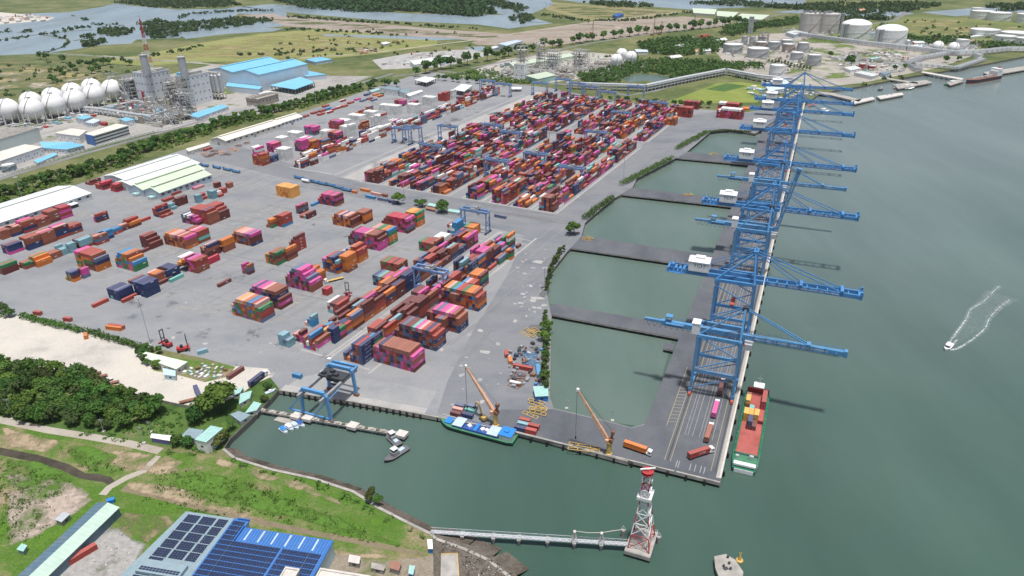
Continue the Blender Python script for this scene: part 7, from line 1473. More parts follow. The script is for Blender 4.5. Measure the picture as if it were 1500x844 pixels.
def rack(lab, pts, h, w, levels=2, m=None, step=9.0, enclosed=False):
    t = thing('pipe_rack', lab, 'pipe rack'); P = [gp(x, y) for x, y in pts]; m = m or MT['steel']; fb = MB(); pb = MB()
    for a, b in zip(P, P[1:]):
        d = (b - a); L = d.length; d.normalize(); nr = Vector((-d.y, d.x, 0)); n = max(1, int(L / step))
        for k in range(n + 1):
            c = a + d * (L * k / n)
            for s_ in (-1, 1): q = c + nr * s_ * w / 2; fb.bx(q.x - .4, q.x + .4, q.y - .4, q.y + .4, 0, h)
            for l in range(levels): z = h * (l + 1) / levels; fb.bar(c - nr * w / 2 + Vector((0, 0, z - .4)), c + nr * w / 2 + Vector((0, 0, z - .4)), .5)
        for l in range(levels):
            z = h * (l + 1) / levels + .3
            for j in range(5): o_ = nr * (w * (-.42 + .21 * j)); pb.tube(a + o_ + Vector((0, 0, z)), b + o_ + Vector((0, 0, z)), .35 + .2 * (j % 2), 6)
        if enclosed: pb.bar(a + Vector((0, 0, h + 1.6)), b + Vector((0, 0, h + 1.6)), w * .8, 2.4)
    o = P_('rack_frame', fb, m, t); o['kind'] = 'stuff'; o = P_('pipe_run', pb, m, t); o['kind'] = 'stuff'; return t
rack('long pipe rack running under the gas spheres', [(-40, 196), (28, 176), (94, 158), (150, 146)], 14, 10, 3); rack('pipe rack branching towards the white plant buildings', [(100, 163), (150, 168), (200, 176), (232, 180)], 9, 8); rack('lower pipe rack west of the spheres', [(-40, 186), (0, 178), (40, 172)], 8, 8); rack('pipe rack behind the office', [(160, 166), (200, 156), (215, 160)], 9, 8)
rack('covered conveyor rack bordering the lawn', [(830, 130), (945, 134), (1000, 122), (1063, 109.5), (1110, 119), (1160, 124)], 8, 10, 2, MT['steel'], 9, True); rack('long grey pipe rack in front of the domed tanks', [(1165, 53), (1200, 58), (1260, 66), (1330, 74), (1400, 82), (1440, 80), (1475, 76), (1540, 77)], 9, 16, 3, MT['steel'], 14); rack('pipe rack leading down to the river jetty', [(1400, 79), (1350, 88), (1330, 96), (1345, 106)], 7, 14); rack('pipe rack along the shore slope', [(1340, 97), (1400, 103), (1440, 90)], 6, 10)
# ================================================================== plant in the middle distance
for i, (x, y, w, d, h, nf) in enumerate(((763, 106, 16, 14, 46, 7), (790, 102, 12, 10, 50, 8), (808, 103, 24, 16, 36, 6), (848, 101, 26, 18, 34, 5))): frame_at(x, y, w, d, h, nf, ['slim pale steel tower over the white block', 'tallest pale steel tower of the middle plant', 'broad steel frame in the middle plant', 'broad steel frame near the white column'][i], 50 + i, pipes=18, vessels=9, m=paint('pale_plant_steel', (.54, .53, .50), .6, .15, .3))
for i, (x, y, w, d, h) in enumerate(((790, 110, 50, 14, 9), (830, 108, 50, 16, 10), (868, 104, 44, 16, 9), (820, 115, 46, 10, 8), (885, 98, 40, 14, 8), (745, 110, 30, 12, 8))): frame_at(x, y, w, d, h, 2, 'low pale pipe frame in the middle plant tangle', 60 + i, pipes=22, vessels=6, m=paint('pale_plant_steel', (.54, .53, .50)))
slab_block(768, 118, 20, 16, 26, 'plain white block at the corner of the middle plant', MT['white'], win=2, floors=2); hut('plant_hut', 'pale green sheet shed before the middle plant', [(770, 111), (800, 105), (815, 110), (788, 116)], 9, LGREEN, TEAL, win=False); hut('plant_hut', 'long pale green shed behind the steel towers', [(746, 92), (835, 78), (842, 82), (752, 97)], 8, LGREEN, LGREEN, win=False)
tank(860, 104, 5, 94, 'slim white column tank in the middle plant', TANKW); sphere(903, 88, 11.5, 'white gas sphere of the middle plant, front one', 'white gas spheres of the middle plant', 14.5); sphere(911, 79.5, 11.5, 'white gas sphere of the middle plant, rear one', 'white gas spheres of the middle plant', 14.5); sphere(924.5, 83.5, 11.5, 'white gas sphere of the middle plant, riverward one', 'white gas spheres of the middle plant', 14.5)
hut('white_hall', 'pale blue-white hall on the grass beyond the tree line', [(730, 64), (756, 58.5), (766, 60), (742, 67)], 16, CBL, INDW, 'hall'); hut('white_hall', 'small white shed beside the pale hall', [(715, 70), (726, 67), (731, 69), (720, 72)], 7, INDW, INDW, 'hall'); hut('white_hall', 'long white shed with dark windows behind the gate', [(600, 89), (655, 81), (669, 83.5), (607, 95)], 9, WROOF, MT['white'], 'hall'); hut('low_blue_shed', 'cyan roofed shed by the far road', [(447, 87), (470, 83.5), (487, 87), (462, 91)], 6, CROOF, CBL); hut('small_house', 'white roofed house in the dry grass', [(557, 63), (566, 61), (572, 63), (562, 65)], 5, MT['white'], CREAM, 'house'); hut('small_house', 'red roofed house among trees in the middle distance', [(1022, 52), (1036, 50), (1042, 53), (1028, 56)], 8, MT['redp'], CREAM, 'house')
for i, (q, m, lab) in enumerate(([[(897, 22), (908, 19), (914, 20.5), (903, 24)], BROOF, 'bright blue roofed shed on the far dry field'], [[(988, 66), (1002, 64.5), (1006, 67), (990, 69)], MT['white'], 'white roofed villa in the green park'], [[(980, 82), (996, 80), (1000, 83), (984, 86)], MT['white'], 'white low roof in the green park'], [[(1018, 71), (1024, 70), (1025, 75), (1019, 76)], MT['jib'], 'orange roof in the green park'], [[(1028, 72), (1040, 71), (1042, 74), (1030, 75)], MT['white'], 'white shed past the orange roof'], [[(1048, 58), (1062, 55), (1066, 58), (1052, 61)], MT['white'], 'white shed by the silver tanks'], [[(930, 72), (948, 73), (950, 76), (932, 76)], CBL, 'pale shed behind the middle spheres'],
                    [[(1014, 12), (1050, 13.5), (1047, 21), (1016, 19)], LGREEN, 'pale green hall roof at the far edge, first'], [[(1050, 16), (1082, 18), (1074, 25.5), (1050, 23)], LGREEN, 'pale green hall roof at the far edge, second'], [[(1086, 20), (1128, 22), (1116, 29), (1076, 26.5)], LGREEN, 'pale green hall roof at the far edge, third'], [[(1258, 13), (1265, 12), (1268, 14), (1260, 16)], MT['jib'], 'orange roofed house in the far mangrove'])):
    hut('far_building', lab, q, 7 if i else 8, m, CREAM if i else BROOF, 'building', win=False)
# ================================================================== tank farm up the river
for a in ((1073, 79, 26, 65, 'silver tank beside the tree belt, west of its equal', TANKS), (1109, 85.5, 28, 71, 'silver tank with white roof nearest the green belt', TANKS), (1090, 66, 8, 54, 'slim silver silo, west of a pair', TANKS), (1101, 68, 8, 54.5, 'slim silver silo, east of a pair', TANKS), (1115, 70, 16, 62, 'rusty squat tank among the silver ones', TANKR), (1133, 74, 16, 62, 'silver-grey tank in the rear rank', TANKS), (1152, 68, 16, 59, 'small silver tank behind the rusty one', TANKS), (1154, 77, 16, 65, 'rust streaked tank in the middle rank', TANKR),
          (1175, 78, 15, 63, 'silver tank at the end of the rear rank', TANKS), (1166, 91, 17, 77.5, 'silver tank above the crane tops', TANKS), (1191, 97, 18, 81, 'silver tank closest to the river bank', TANKS), (1137, 115, 21, 96, 'white tall tank with cone roof behind the last crane', TANKW), (1436.8, 28.5, 25, 16.5, 'white tank on the far bank, west one', TANKW), (1462, 31, 25, 19, 'white tank on the far bank, east one', TANKW), (1503, 34, 24, 21, 'white tank cut by the view edge on the far bank', TANKW), (1431, 18, 14, 12, 'white tank peeping behind the far pair', TANKW),
          (1440.5, 54, 32, 43.5, 'broad low white tank on the field', TANKW), (1487, 60, 34, 48, 'broad low white tank behind two others', TANKW), (1470.6, 64, 24, 53, 'white tank in front of the broad one', TANKW), (1500, 67.5, 22, 56, 'white tank at the view edge behind the rack', TANKW), (1407.5, 73, 15, 58.5, 'white upright tank next to the small spheres', TANKW), (1422, 77, 7, 67.5, 'slim white tank by the rack corner', TANKW), (1262.7, 102, 10, 94, 'red tank beside the shore buildings, west one', MT['redp']), (1277, 102.5, 11, 97, 'red tank beside the shore buildings, east one', MT['redp']), (1431, 90, 9, 80, 'white cylinder house at the shore rack', TANKW)):
    tank(*a)
for x, yb, w, yt, lab in ((1251, 59, 36, 36, 'great white domed gas tank, west one'), (1302, 66, 37, 44, 'great white domed gas tank, east one')):
    t, r, h = tank(x, yb, w, yt, lab, TANKW, 'domed gas tanks', True, 'domed_tank'); P_('service_tower', MB().bx(-r - 2.5, -r + 1.5, -r * .55 - 4, -r * .55 + 1, 0, h + 3).bx(-r - 1, r * .1, -r * .55 - 1, -r * .55 + 1, h + 1, h + 3), MT['grey'], t)
for x, yb, w, yt, lab in ((1185, 49, 27, 20, 'grey concrete gas tank, west of the tall pair'), (1211, 49.5, 27, 20.5, 'grey concrete gas tank, east of the tall pair')):
    t, r, h = tank(x, yb, w, yt, lab, LNG, 'tall concrete gas tanks', False, 'concrete_tank'); f = MB(); r9 = random.Random(int(x))
    for k in range(14): a, q = r9.uniform(0, 6.3), r9.uniform(0, r * .8); f.bx(q * cos(a) - 2, q * cos(a) + 2, q * sin(a) - 1.5, q * sin(a) + 1.5, h, h + r9.uniform(3, 8))
    o = P_('roof_plant', f, MT['grey'], t); o['kind'] = 'stuff'; P_('stair_tower', MB().bx(r * .9, r + 4, -r * .5 - 3, -r * .5 + 3, 0, h + 3), MT['grey'], t)
    for k in range(10): a = k * 2 * pi / 10; P_('rib', MB().bx(-.3, .3, -.2, .2, 0, h - .5), LNG, t, (cos(a) * (r + .2), sin(a) * (r + .2), 0), a + pi / 2)
sphere(1374, 68, 11, 'white gas sphere above the grey pipe rack, west one', 'small gas spheres at the rack', 12); sphere(1397, 70, 11, 'white gas sphere above the grey pipe rack, east one', 'small gas spheres at the rack', 12)
for q, h, rm, wm, lab in (([(1251, 106), (1262, 104), (1288, 109), (1278, 112)], 6, WROOF, MT['white'], 'white long building on the shore below the red tanks'), ([(1289, 106), (1300, 104), (1306, 106), (1296, 109)], 6, GRY, CBL, 'blue-grey building on the shore east of the white one'), ([(1236, 99), (1252, 96), (1262, 100), (1246, 103)], 5, WROOF, MT['white'], 'white flat building west of the red tanks'), ([(1274, 85), (1286, 83), (1289, 85), (1277, 87)], 6, TEAL, TEAL, 'teal roofed box building on the bare lot'), ([(1319, 58), (1331, 58), (1335, 60), (1322, 61)], 6, WROOF, MT['white'], 'white roof east of the domed tanks'), ([(1336, 60), (1352, 60), (1356, 62.5), (1340, 63)], 6, WROOF, MT['white'], 'second white roof east of the domed tanks'), ([(1151, 47), (1165, 44), (1178, 47), (1164, 51)], 8, WROOF, CBL, 'long white shed at the foot of the concrete tanks'), ([(1224, 39), (1233, 37), (1236, 41), (1227, 42)], 6, WROOF, MT['white'], 'white roof between the tank pairs'), ([(1270, 47), (1284, 46), (1285, 49), (1271, 50)], 12, GRY, CBL, 'blue louvred block between the domed tanks'), ([(1408, 58), (1424, 57), (1428, 60), (1412, 61)], 5, MT['jib'], CREAM, 'orange roofed house by the upright tank'),
                          ([(1333, 66), (1350, 65), (1352, 68), (1336, 69)], 4, WROOF, MT['white'], 'low white roof under the pipe rack'), ([(1420, 52), (1438, 51), (1440, 52.5), (1422, 54)], 3, MT['white'], MT['white'], 'narrow white wall house on the field edge'), ([(1128, 118), (1150, 116), (1158, 122), (1136, 125)], 8, CBL, INDW, 'pale blue halls behind the upstream cranes'), ([(1122, 127), (1144, 125), (1150, 130), (1126, 133)], 7, CBL, INDW, 'second pale blue hall behind the upstream cranes')):
    hut('tank_farm_building', lab, q, h, rm, wm, 'building', win=h > 5)
slab_block(1101, 50, 10, 10, 38, 'tall grey square tower at the tree belt', INDG, name='square_tower', win=1, floors=2)
frame_at(1116, 66, 20, 16, 26, 4, 'dark rusty process frame behind the silver tanks', 80, pipes=14, vessels=6, m=COOL)
for i, (x, y) in enumerate(((1232, 88), (1246, 84), (1258, 80), (1290, 92), (1268, 90), (1310, 96))): frame_at(x, y, 34, 10, 5, 1, 'low grey pipe manifold on the bare tank farm lot', 90 + i, pipes=10, vessels=2, m=MT['conc_l'])
# river jetties, tanker and small craft upstream
def plat(name, lab, pts, z, m, cat='jetty'):
    P = [gp(x, y, z) for x, y in pts]; c = sum(P, Vector((0, 0, 0))) / len(P); t = thing(name, lab, cat); P_('deck', MB().prism(P, z - 1.6, z), m, t); pl = MB()
    for i in range(len(P)):
        a, b = P[i], P[(i + 1) % len(P)]; n = max(1, int((b - a).length / 9))
        for k in range(n): q = a + (b - a) * (k / n); q = c + (q - c) * .94; pl.tube((q.x, q.y, -7), (q.x, q.y, z - 1.5), .7, 6)
    o = P_('piles', pl, MT['conc_d'], t); o['kind'] = 'stuff'; o.name = 'pile_row'; return t
plat('tanker_jetty', 'pale concrete unloading platform off the tank farm, west one', [(1246, 148), (1278, 142), (1282, 145), (1252, 152)], 1, MT['conc_l']); plat('tanker_jetty', 'pale concrete unloading platform off the tank farm, east one', [(1284, 141), (1321, 135.5), (1324, 138.5), (1290, 145)], 1, MT['conc_l']); plat('access_trestle', 'narrow trestle joining the shore and the unloading platforms', [(1196, 134), (1220, 136), (1262, 146), (1258, 149), (1216, 139), (1194, 137)], 1, MT['conc']); plat('access_trestle', 'grey walkway trestle in the shallows behind the platforms', [(1300, 114), (1345, 121), (1344, 123), (1299, 116)], 1, MT['conc']); plat('barge_jetty', 'weathered small jetty with moored boats', [(1308, 124), (1356, 117), (1366, 121), (1316, 130)], 1, MT['conc']); plat('white_trestle', 'long white trestle to the tanker berth', [(1349, 106), (1352, 104.5), (1412, 115), (1409, 117)], 2, MT['conc_l']); plat('barge_jetty', 'green and grey berth platform left of the tanker', [(1386, 121), (1404, 116), (1412, 119), (1392, 125)], 1, MT['conc']); plat('barge_jetty', 'pale berth along the shore beyond the tanker', [(1440, 106), (1500, 97), (1520, 99), (1450, 111)], 1, MT['conc'])
for i, (x, y) in enumerate(((1262, 146), (1268, 144), (1300, 140), (1306, 139))):
    p = gp(x, y, 1); t = thing('unloading_crane', ['steel loading arm, first on the west platform', 'steel loading arm, second on the west platform', 'steel loading arm, first on the east platform', 'steel loading arm, second on the east platform'][i], 'crane', p); P_('post', MB().tube((0, 0, 0), (0, 0, 13), .5, 6), MT['steel'], t); P_('arm', MB().bar((0, 0, 13), (6, -2, 20), .5).bar((6, -2, 20), (10, -4, 7), .4), MT['steel'], t)
a, b = gp(1415, 123, WZ), gp(1462, 114.5, WZ); c = (a + b) / 2; L = (b - a).length
t = thing('tanker', 'dark hulled coastal tanker with white bridge berthed far up the river', 'ship', (c.x, c.y, WZ), zaim(b, a)); hull('hull', L, L * .17, 6, t, [paint('navy_hull', (.03, .035, .07), .5, .1), MARH, MT['rust']], .2)
P_('bridge', MB().bx(-L * .46, -L * .30, -L * .075, L * .075, 6, 14).bx(-L * .42, -L * .32, -L * .08, L * .08, 14, 18), MT['white'], t); P_('funnel', MB().bx(-L * .46, -L * .43, -2, 2, 14, 20), MT['redp'], t); P_('deck_pipe', MB().bx(-L * .28, L * .35, -1, 1, 6, 8).bx(-L * .02, 0, -L * .07, L * .07, 6, 8.4), MT['steel'], t); P_('foremast', MB().tube((L * .4, 0, 6), (L * .4, 0, 16), .4, 6), MT['white'], t)
def smallboat(x0, y0, x1, y1, lab, hm, hm2):
    a, b = gp(x0, y0, WZ), gp(x1, y1, WZ); c = (a + b) / 2; L = (b - a).length; t = thing('work_boat', lab, 'boat', (c.x, c.y, WZ), zaim(a, b)); hull('hull', L, L * .3, 2.2, t, [hm, BLKH, hm2], .35); P_('wheelhouse', MB().bx(-L * .1, L * .15, -L * .09, L * .09, 2.2, 6), MT['white'], t); P_('mast', MB().tube((0, 0, 6), (0, 0, 10), .2, 5), MT['steel'], t)
smallboat(1308, 130.5, 1317, 129.5, 'yellowish work boat at the small jetty', MT['yellow'], MT['conc_l']); smallboat(1323, 132, 1331, 128, 'green hulled tug beside the small jetty', GREENH, MT['white']); smallboat(1330, 132, 1338, 128.5, 'white and dark green tug outside its neighbour', DKG, MT['white']); smallboat(1286, 133, 1293, 132.5, 'little dark boat in the shallows behind the platform', BLKH, MT['dark']); smallboat(1386, 126, 1402, 122, 'green barge at the berth left of the tanker', GREENH, DKG); smallboat(1195, 166, 1215, 164, 'green and white work boat behind the last cranes', GREENH, MT['white']); smallboat(1183, 157, 1194, 155, 'white work boat with red mark behind the last cranes', MT['white'], MT['redp'])
# piling rigs on the bare land, terraces of sheds in the far villages
for x, y, h, lab in ((866, 50, 34, 'dark piling rig standing alone on the bare land'), (955, 52, 42, 'red piling rig, tallest on the bare land'), (966, 51, 32, 'red piling rig close to the tallest one'), (1014, 43, 34, 'red piling rig near the tree belt')):
    p = gp(x, y); t = thing('piling_rig', lab, 'piling rig', p); P_('body', MB().bx(-4, 4, -3, 3, 0, 4), MT['rust'], t); P_('leader', MB().bar((4, 0, 0), (4.5, 0, h), 1.2).bar((-3, 0, 4), (4.2, 0, h * .7), .6), MT['rust'], t)
for i, (x, y) in enumerate(((12, 27), (22, 29), (34, 26), (44, 28), (58, 28), (4, 31))):
    hut('far_shed', ['pale shed at the root of the lagoon spit', 'second shed along the lagoon spit', 'third shed along the lagoon spit', 'fourth shed along the lagoon spit', 'shed at the tip of the lagoon spit', 'shed on the near shore of the lagoon spit'][i], [(x, y), (x + 7, y - 1), (x + 9, y + .6), (x + 2, y + 1.8)], 5, random.choice((MT['conc_l'], MT['white'], BRN)), CREAM, 'shed', win=False)

# crates, frames and steel lying before the cargo shed
for i, (x, y) in enumerate(((300, 226), (308, 229), (316, 226), (324, 223), (330, 227), (312, 222), (338, 219), (350, 214), (362, 210), (346, 221))):
    frames(x, y, 4, 2.4, 6, MT['rust'] if i % 3 else MT['jib'], 'rusty crates and frames heaped before the cream cargo shed, pile ' + ORD[i], i * .7, 2.4)
# pierced white wall along the plant road
for q, nm in (([(-30, 268), (60, 241), (150, 214), (230, 193), (330, 166), (430, 142), (545, 113)], 'white panelled plant wall along the tree-lined road'), ([(60, 78), (140, 83), (205, 88), (300, 93)], 'white panelled wall between the fields behind the plant')):
    t = thing('boundary_wall', nm, 'wall'); P = [gp(*k) for k in q]; mb = MB()
    for a, b in zip(P, P[1:]):
        n = int((b - a).length / 6); d = (b - a).normalized()
        for k in range(n): c = a + d * (6 * k); mb.bar(c + Vector((0, 0, 1.3)), c + d * 4.2 + Vector((0, 0, 1.3)), .4, 2.6)
    P_('wall_panel', mb, MT['white'], t)['kind'] = 'stuff'
# small plant, pipework and stores too many and too small to name: one mass per plant
def clutter(name, poly, n, seed, hmax=7, mats=None, small=False):
    mats = mats or [IND, MT['white'], MT['steel'], MT['conc_l'], CROOF, COOL, MT['redp'], GRY]; r = random.Random(seed); mb = MB(); P = inpoly(poly, n, seed, 3.0)
    for p in P:
        k = r.random() * (.45 if small else 1); m = r.choice((0, 0, 0, 1, 1, 2, 2, 3, 3, 4, 5, 5, 6, 7)); a = -YY + r.choice((0, pi / 2)); h = r.uniform(1.5, hmax)
        if k < .45: mb.box((p.x, p.y, h / 2), (r.uniform(1, 3.6), r.uniform(.8, 2.2), h) if small else (r.uniform(2, 9), r.uniform(2, 6), h), a + (r.uniform(-.5, .5) if small else 0), m)
        elif k < .62: mb.tube((p.x, p.y, 0), (p.x, p.y, h * 1.6), r.uniform(.8, 2.4), 9, m)
        elif k < .74: d = Vector((cos(a), sin(a), 0)) * r.uniform(3, 6); mb.tube(p - d + Vector((0, 0, 2)), p + d + Vector((0, 0, 2)), 1.3, 9, r.choice((1, 2)))
        else:
            d = Vector((cos(a), sin(a), 0)) * r.uniform(6, 18); z = r.uniform(1, h)
            for q in range(3): o = Vector((-sin(a), cos(a), 0)) * q * .9; mb.tube(p - d + o + Vector((0, 0, z)), p + d + o + Vector((0, 0, z)), .3, 5, r.choice((0, 2, 5)))
            for f in (-.8, 0, .8): e = p + d * f; mb.bx(e.x - .2, e.x + .2, e.y - .2, e.y + .2, 0, z, 0)
    stuff(mb.build(name, mats))
def inpoly(poly, n, seed, mind=0.0):
    P = [gp(*q) for q in poly]; r = random.Random(seed); x0, x1, y0, y1 = min(p.x for p in P), max(p.x for p in P), min(p.y for p in P), max(p.y for p in P); out = []; tries = 0
    while len(out) < n and tries < n * 60:
        tries += 1; x, y = r.uniform(x0, x1), r.uniform(y0, y1); ins = False; j = len(P) - 1
        for i in range(len(P)):
            if (P[i].y > y) != (P[j].y > y) and x < (P[j].x - P[i].x) * (y - P[i].y) / (P[j].y - P[i].y) + P[i].x: ins = not ins
            j = i
        if ins and all((x - q.x) ** 2 + (y - q.y) ** 2 > mind * mind for q in out[-250:]): out.append(Vector((x, y, 0)))
    return out
clutter('plant_clutter', [(190, 178), (165, 160), (200, 150), (280, 160), (270, 176), (230, 188)], 170, 1, 12); clutter('plant_clutter', [(-20, 205), (30, 178), (160, 152), (175, 168), (100, 180), (20, 200)], 110, 2, 4); clutter('plant_clutter', [(690, 110), (740, 92), (840, 80), (900, 86), (950, 95), (880, 108), (800, 118), (720, 117)], 300, 3, 7, [IND, MT['white'], MT['steel'], MT['conc_l'], LGREEN, CREAM, MT['steel'], GRY])
clutter('tank_farm_clutter', [(1220, 92), (1240, 80), (1300, 76), (1340, 88), (1330, 104), (1290, 112), (1240, 104)], 190, 4, 4, [MT['conc_l'], MT['white'], MT['steel'], MT['conc_l'], TEAL, MT['conc'], MT['redp'], GRY]); clutter('tank_farm_clutter', [(1060, 78), (1080, 60), (1180, 58), (1200, 90), (1150, 110), (1110, 100)], 170, 5, 4, [TANKR, MT['white'], MT['steel'], MT['conc_l'], TANKR, COOL, MT['conc'], GRY]); clutter('tank_farm_clutter', [(1310, 62), (1350, 58), (1440, 62), (1440, 76), (1380, 78), (1330, 70)], 110, 6, 7); clutter('tank_farm_clutter', [(1140, 46), (1180, 40), (1290, 44), (1280, 58), (1200, 52)], 110, 7, 7); clutter('tank_farm_clutter', [(1090, 132), (1120, 122), (1200, 128), (1190, 140), (1160, 146), (1110, 146)], 90, 8, 5)
clutter('yard_clutter', [(560, 96), (600, 80), (690, 76), (700, 84), (650, 98)], 60, 9, 4); clutter('yard_clutter', [(970, 62), (1050, 52), (1060, 66), (1030, 78), (960, 82)], 40, 10, 6, [MT['white'], WROOF, MT['white'], MT['conc_l'], CROOF, CREAM, MT['redp'], GRY]); clutter('yard_clutter', [(0, 26), (45, 22), (78, 26), (60, 30), (0, 33)], 70, 11, 6, [MT['conc_l'], MT['white'], CREAM, MT['conc_l'], CROOF, BRN, MT['redp'], GRY]); clutter('yard_clutter', [(520, 74), (545, 70), (560, 76), (530, 80)], 24, 12, 5, [MT['jib'], BRN, MT['white'], MT['jib'], MT['rust'], BRN, MT['rust'], CREAM]); clutter('yard_clutter', [(742, 515), (795, 500), (795, 575), (750, 570)], 40, 13, 1.8, [MT['grey'], MT['dark'], MT['crane_old'], MT['rust'], MT['grey'], MT['dark'], MT['rust'], MT['steel']], True); clutter('yard_clutter', [(268, 545), (300, 534), (335, 540), (318, 556), (280, 553)], 50, 14, 1.4, [MT['conc_l'], MT['conc'], MT['steel'], MT['conc_l'], TEAL, MT['conc_l'], MT['rust'], MT['white']], True)
# ================================================================== vegetation
def leaf_mat(name, dark, light, trans=.3):
    m, n, b = _new(name); oi = n.nodes.new('ShaderNodeObjectInfo')
    c = _ramp(n, _noise(n, .55, 4, 'pos', .6), [(.3, dark), (.7, light)]); r = _ramp(n, oi.outputs['Random'], [(0.0, .72), (1.0, 1.25)])
    c = _mix(n, 1.0, c, r, 'MULTIPLY'); m2 = n.nodes.new('ShaderNodeMath'); m2.operation = 'FRACT'; m3 = n.nodes.new('ShaderNodeMath'); m3.operation = 'MULTIPLY'; m3.inputs[1].default_value = 7.3; n.links.new(oi.outputs['Random'], m3.inputs[0]); n.links.new(m3.outputs[0], m2.inputs[0]); hue = _ramp(n, m2.outputs[0], [(0.0, (.8, 1.0, .9)), (.5, (1.0, 1.0, 1.0)), (1.0, (1.18, 1.03, .9))]); c = _mix(n, 1.0, c, hue, 'MULTIPLY'); n.links.new(c, b.inputs['Base Color']); b.inputs['Roughness'].default_value = .75; b.inputs['Specular IOR Level'].default_value = .15
    tr = n.nodes.new('ShaderNodeBsdfTranslucent'); n.links.new(c, tr.inputs['Color']); mx = n.nodes.new('ShaderNodeMixShader'); mx.inputs[0].default_value = trans
    n.links.new(b.outputs[0], mx.inputs[1]); n.links.new(tr.outputs[0], mx.inputs[2]); n.links.new(mx.outputs[0], n.nodes['Material Output'].inputs['Surface']); return m
LEAF = leaf_mat('leaf_green', (.062, .145, .03), (.14, .235, .055)); LEAFD = leaf_mat('leaf_dark', (.045, .11, .028), (.105, .19, .048)); LEAFO = leaf_mat('leaf_olive', (.065, .11, .035), (.13, .17, .06)); LEAFM = leaf_mat('mangrove_green', (.034, .078, .028), (.075, .125, .042))
BARK = paint('bark', (.12, .09, .065), .9, .3, .8)
def leaves(cen, rad, per, size, seed, squash=.8, up=.35):
    """many small leaf cards scattered over and inside rounded clumps"""
    g = np.random.default_rng(seed); N = len(cen); c = np.repeat(cen, per, 0); R = np.repeat(rad, per)
    d = g.normal(size=(N * per, 3)); d[:, 2] = np.abs(d[:, 2]) * .9 - .25; d /= np.linalg.norm(d, axis=1)[:, None]
    rr_ = R * (0.55 + .5 * g.random(N * per)); p = c + d * rr_[:, None] * np.array([1, 1, squash])
    nrm = d + g.normal(size=d.shape) * .55; nrm[:, 2] += up; nrm /= np.linalg.norm(nrm, axis=1)[:, None]
    t = np.cross(nrm, g.normal(size=d.shape)); t /= np.linalg.norm(t, axis=1)[:, None]; b = np.cross(nrm, t); s = (size * (.6 + .8 * g.random(N * per)))[:, None]
    V = np.stack([p - t * s - b * s * .7, p + t * s - b * s * .6, p + t * s * .8 + b * s * .7, p - t * s * .7 + b * s * .6], 1).reshape(-1, 3)
    return V
def leaf_mesh(name, V, m): return quads_mesh(name, V, np.arange(len(V)).reshape(-1, 4), m)
def crown(seed, h, w, lobes, per, size, m, lo=.35):
    r = np.random.default_rng(seed); a = r.random(lobes) * 2 * pi; q = np.sqrt(r.random(lobes)) * w * .34; z = h * (lo + .12 + (1 - lo - .3) * r.random(lobes)) 
    cen = np.stack([q * np.cos(a), q * np.sin(a), z - q * .25], 1); cen = np.vstack([cen, [[0, 0, h * .72]]]); rad = np.append(w * (.20 + .13 * r.random(lobes)), w * .3)
    return leaf_mesh('crown', leaves(cen, rad, per, size, seed), m)
def trunk(seed, h, r0):
    r = random.Random(seed); mb = MB(); mb.tube((0, 0, -.3), (.15, .1, h * .5), r0, 7, 0, r0 * .6)
    for k in range(4): a = k * 1.6 + r.random(); mb.tube((.1, .08, h * (.28 + .06 * k)), (h * .24 * cos(a), h * .24 * sin(a), h * (.6 + .06 * k)), r0 * .45, 5, 0, r0 * .15)
    return mb.mesh('trunk', BARK)
TV = [(crown(100 + k, 9, 8.5, 7 + k % 3, 70, .55, [LEAF, LEAFD, LEAF, LEAFO, LEAFD, LEAF][k]), trunk(k, 9, .28)) for k in range(6)]
SLIM = [(crown(120 + k, 10, 4.6, 7, 60, .42, [LEAFO, LEAFD][k % 2], .15), trunk(10 + k, 10, .2)) for k in range(3)]
FARV = [(crown(140 + k, 9, 9, 5, 26, .95, [LEAF, LEAFD, LEAFD][k]), TV[0][1]) for k in range(3)]
vr = random.Random(77); NT = [0]
def tree(P, s, lab, grp, var=TV, name='tree', sz=None):
    c, k = vr.choice(var); t = thing(name, lab, 'tree', P, vr.random() * 6.28, grp); t.scale = (s * vr.uniform(.85, 1.15), s * vr.uniform(.85, 1.15), s * vr.uniform(.85, 1.15) if sz is None else sz)
    put('crown', c, t); put('trunk', k, t); NT[0] += 1; return t
def along(pts, gap, jit=0.0):
    P = [gp(*q) for q in pts]; out = []; rest = 0.0
    for a, b in zip(P, P[1:]):
        L = (b - a).length; s = rest
        while s < L: q = a + (b - a) * (s / L); out.append(q + Vector((vr.uniform(-jit, jit), vr.uniform(-jit, jit), 0))); s += gap * vr.uniform(.8, 1.2)
        rest = s - L
    return out
def inpoly(poly, n, seed, mind=0.0):
    P = [gp(*q) for q in poly]; r = random.Random(seed); x0, x1, y0, y1 = min(p.x for p in P), max(p.x for p in P), min(p.y for p in P), max(p.y for p in P); out = []; tries = 0
    while len(out) < n and tries < n * 60:
        tries += 1; x, y = r.uniform(x0, x1), r.uniform(y0, y1); ins = False; j = len(P) - 1
        for i in range(len(P)):
            if (P[i].y > y) != (P[j].y > y) and x < (P[j].x - P[i].x) * (y - P[i].y) / (P[j].y - P[i].y) + P[i].x: ins = not ins
            j = i
        if ins and all((x - q.x) ** 2 + (y - q.y) ** 2 > mind * mind for q in out[-250:]): out.append(Vector((x, y, 0)))
    return out
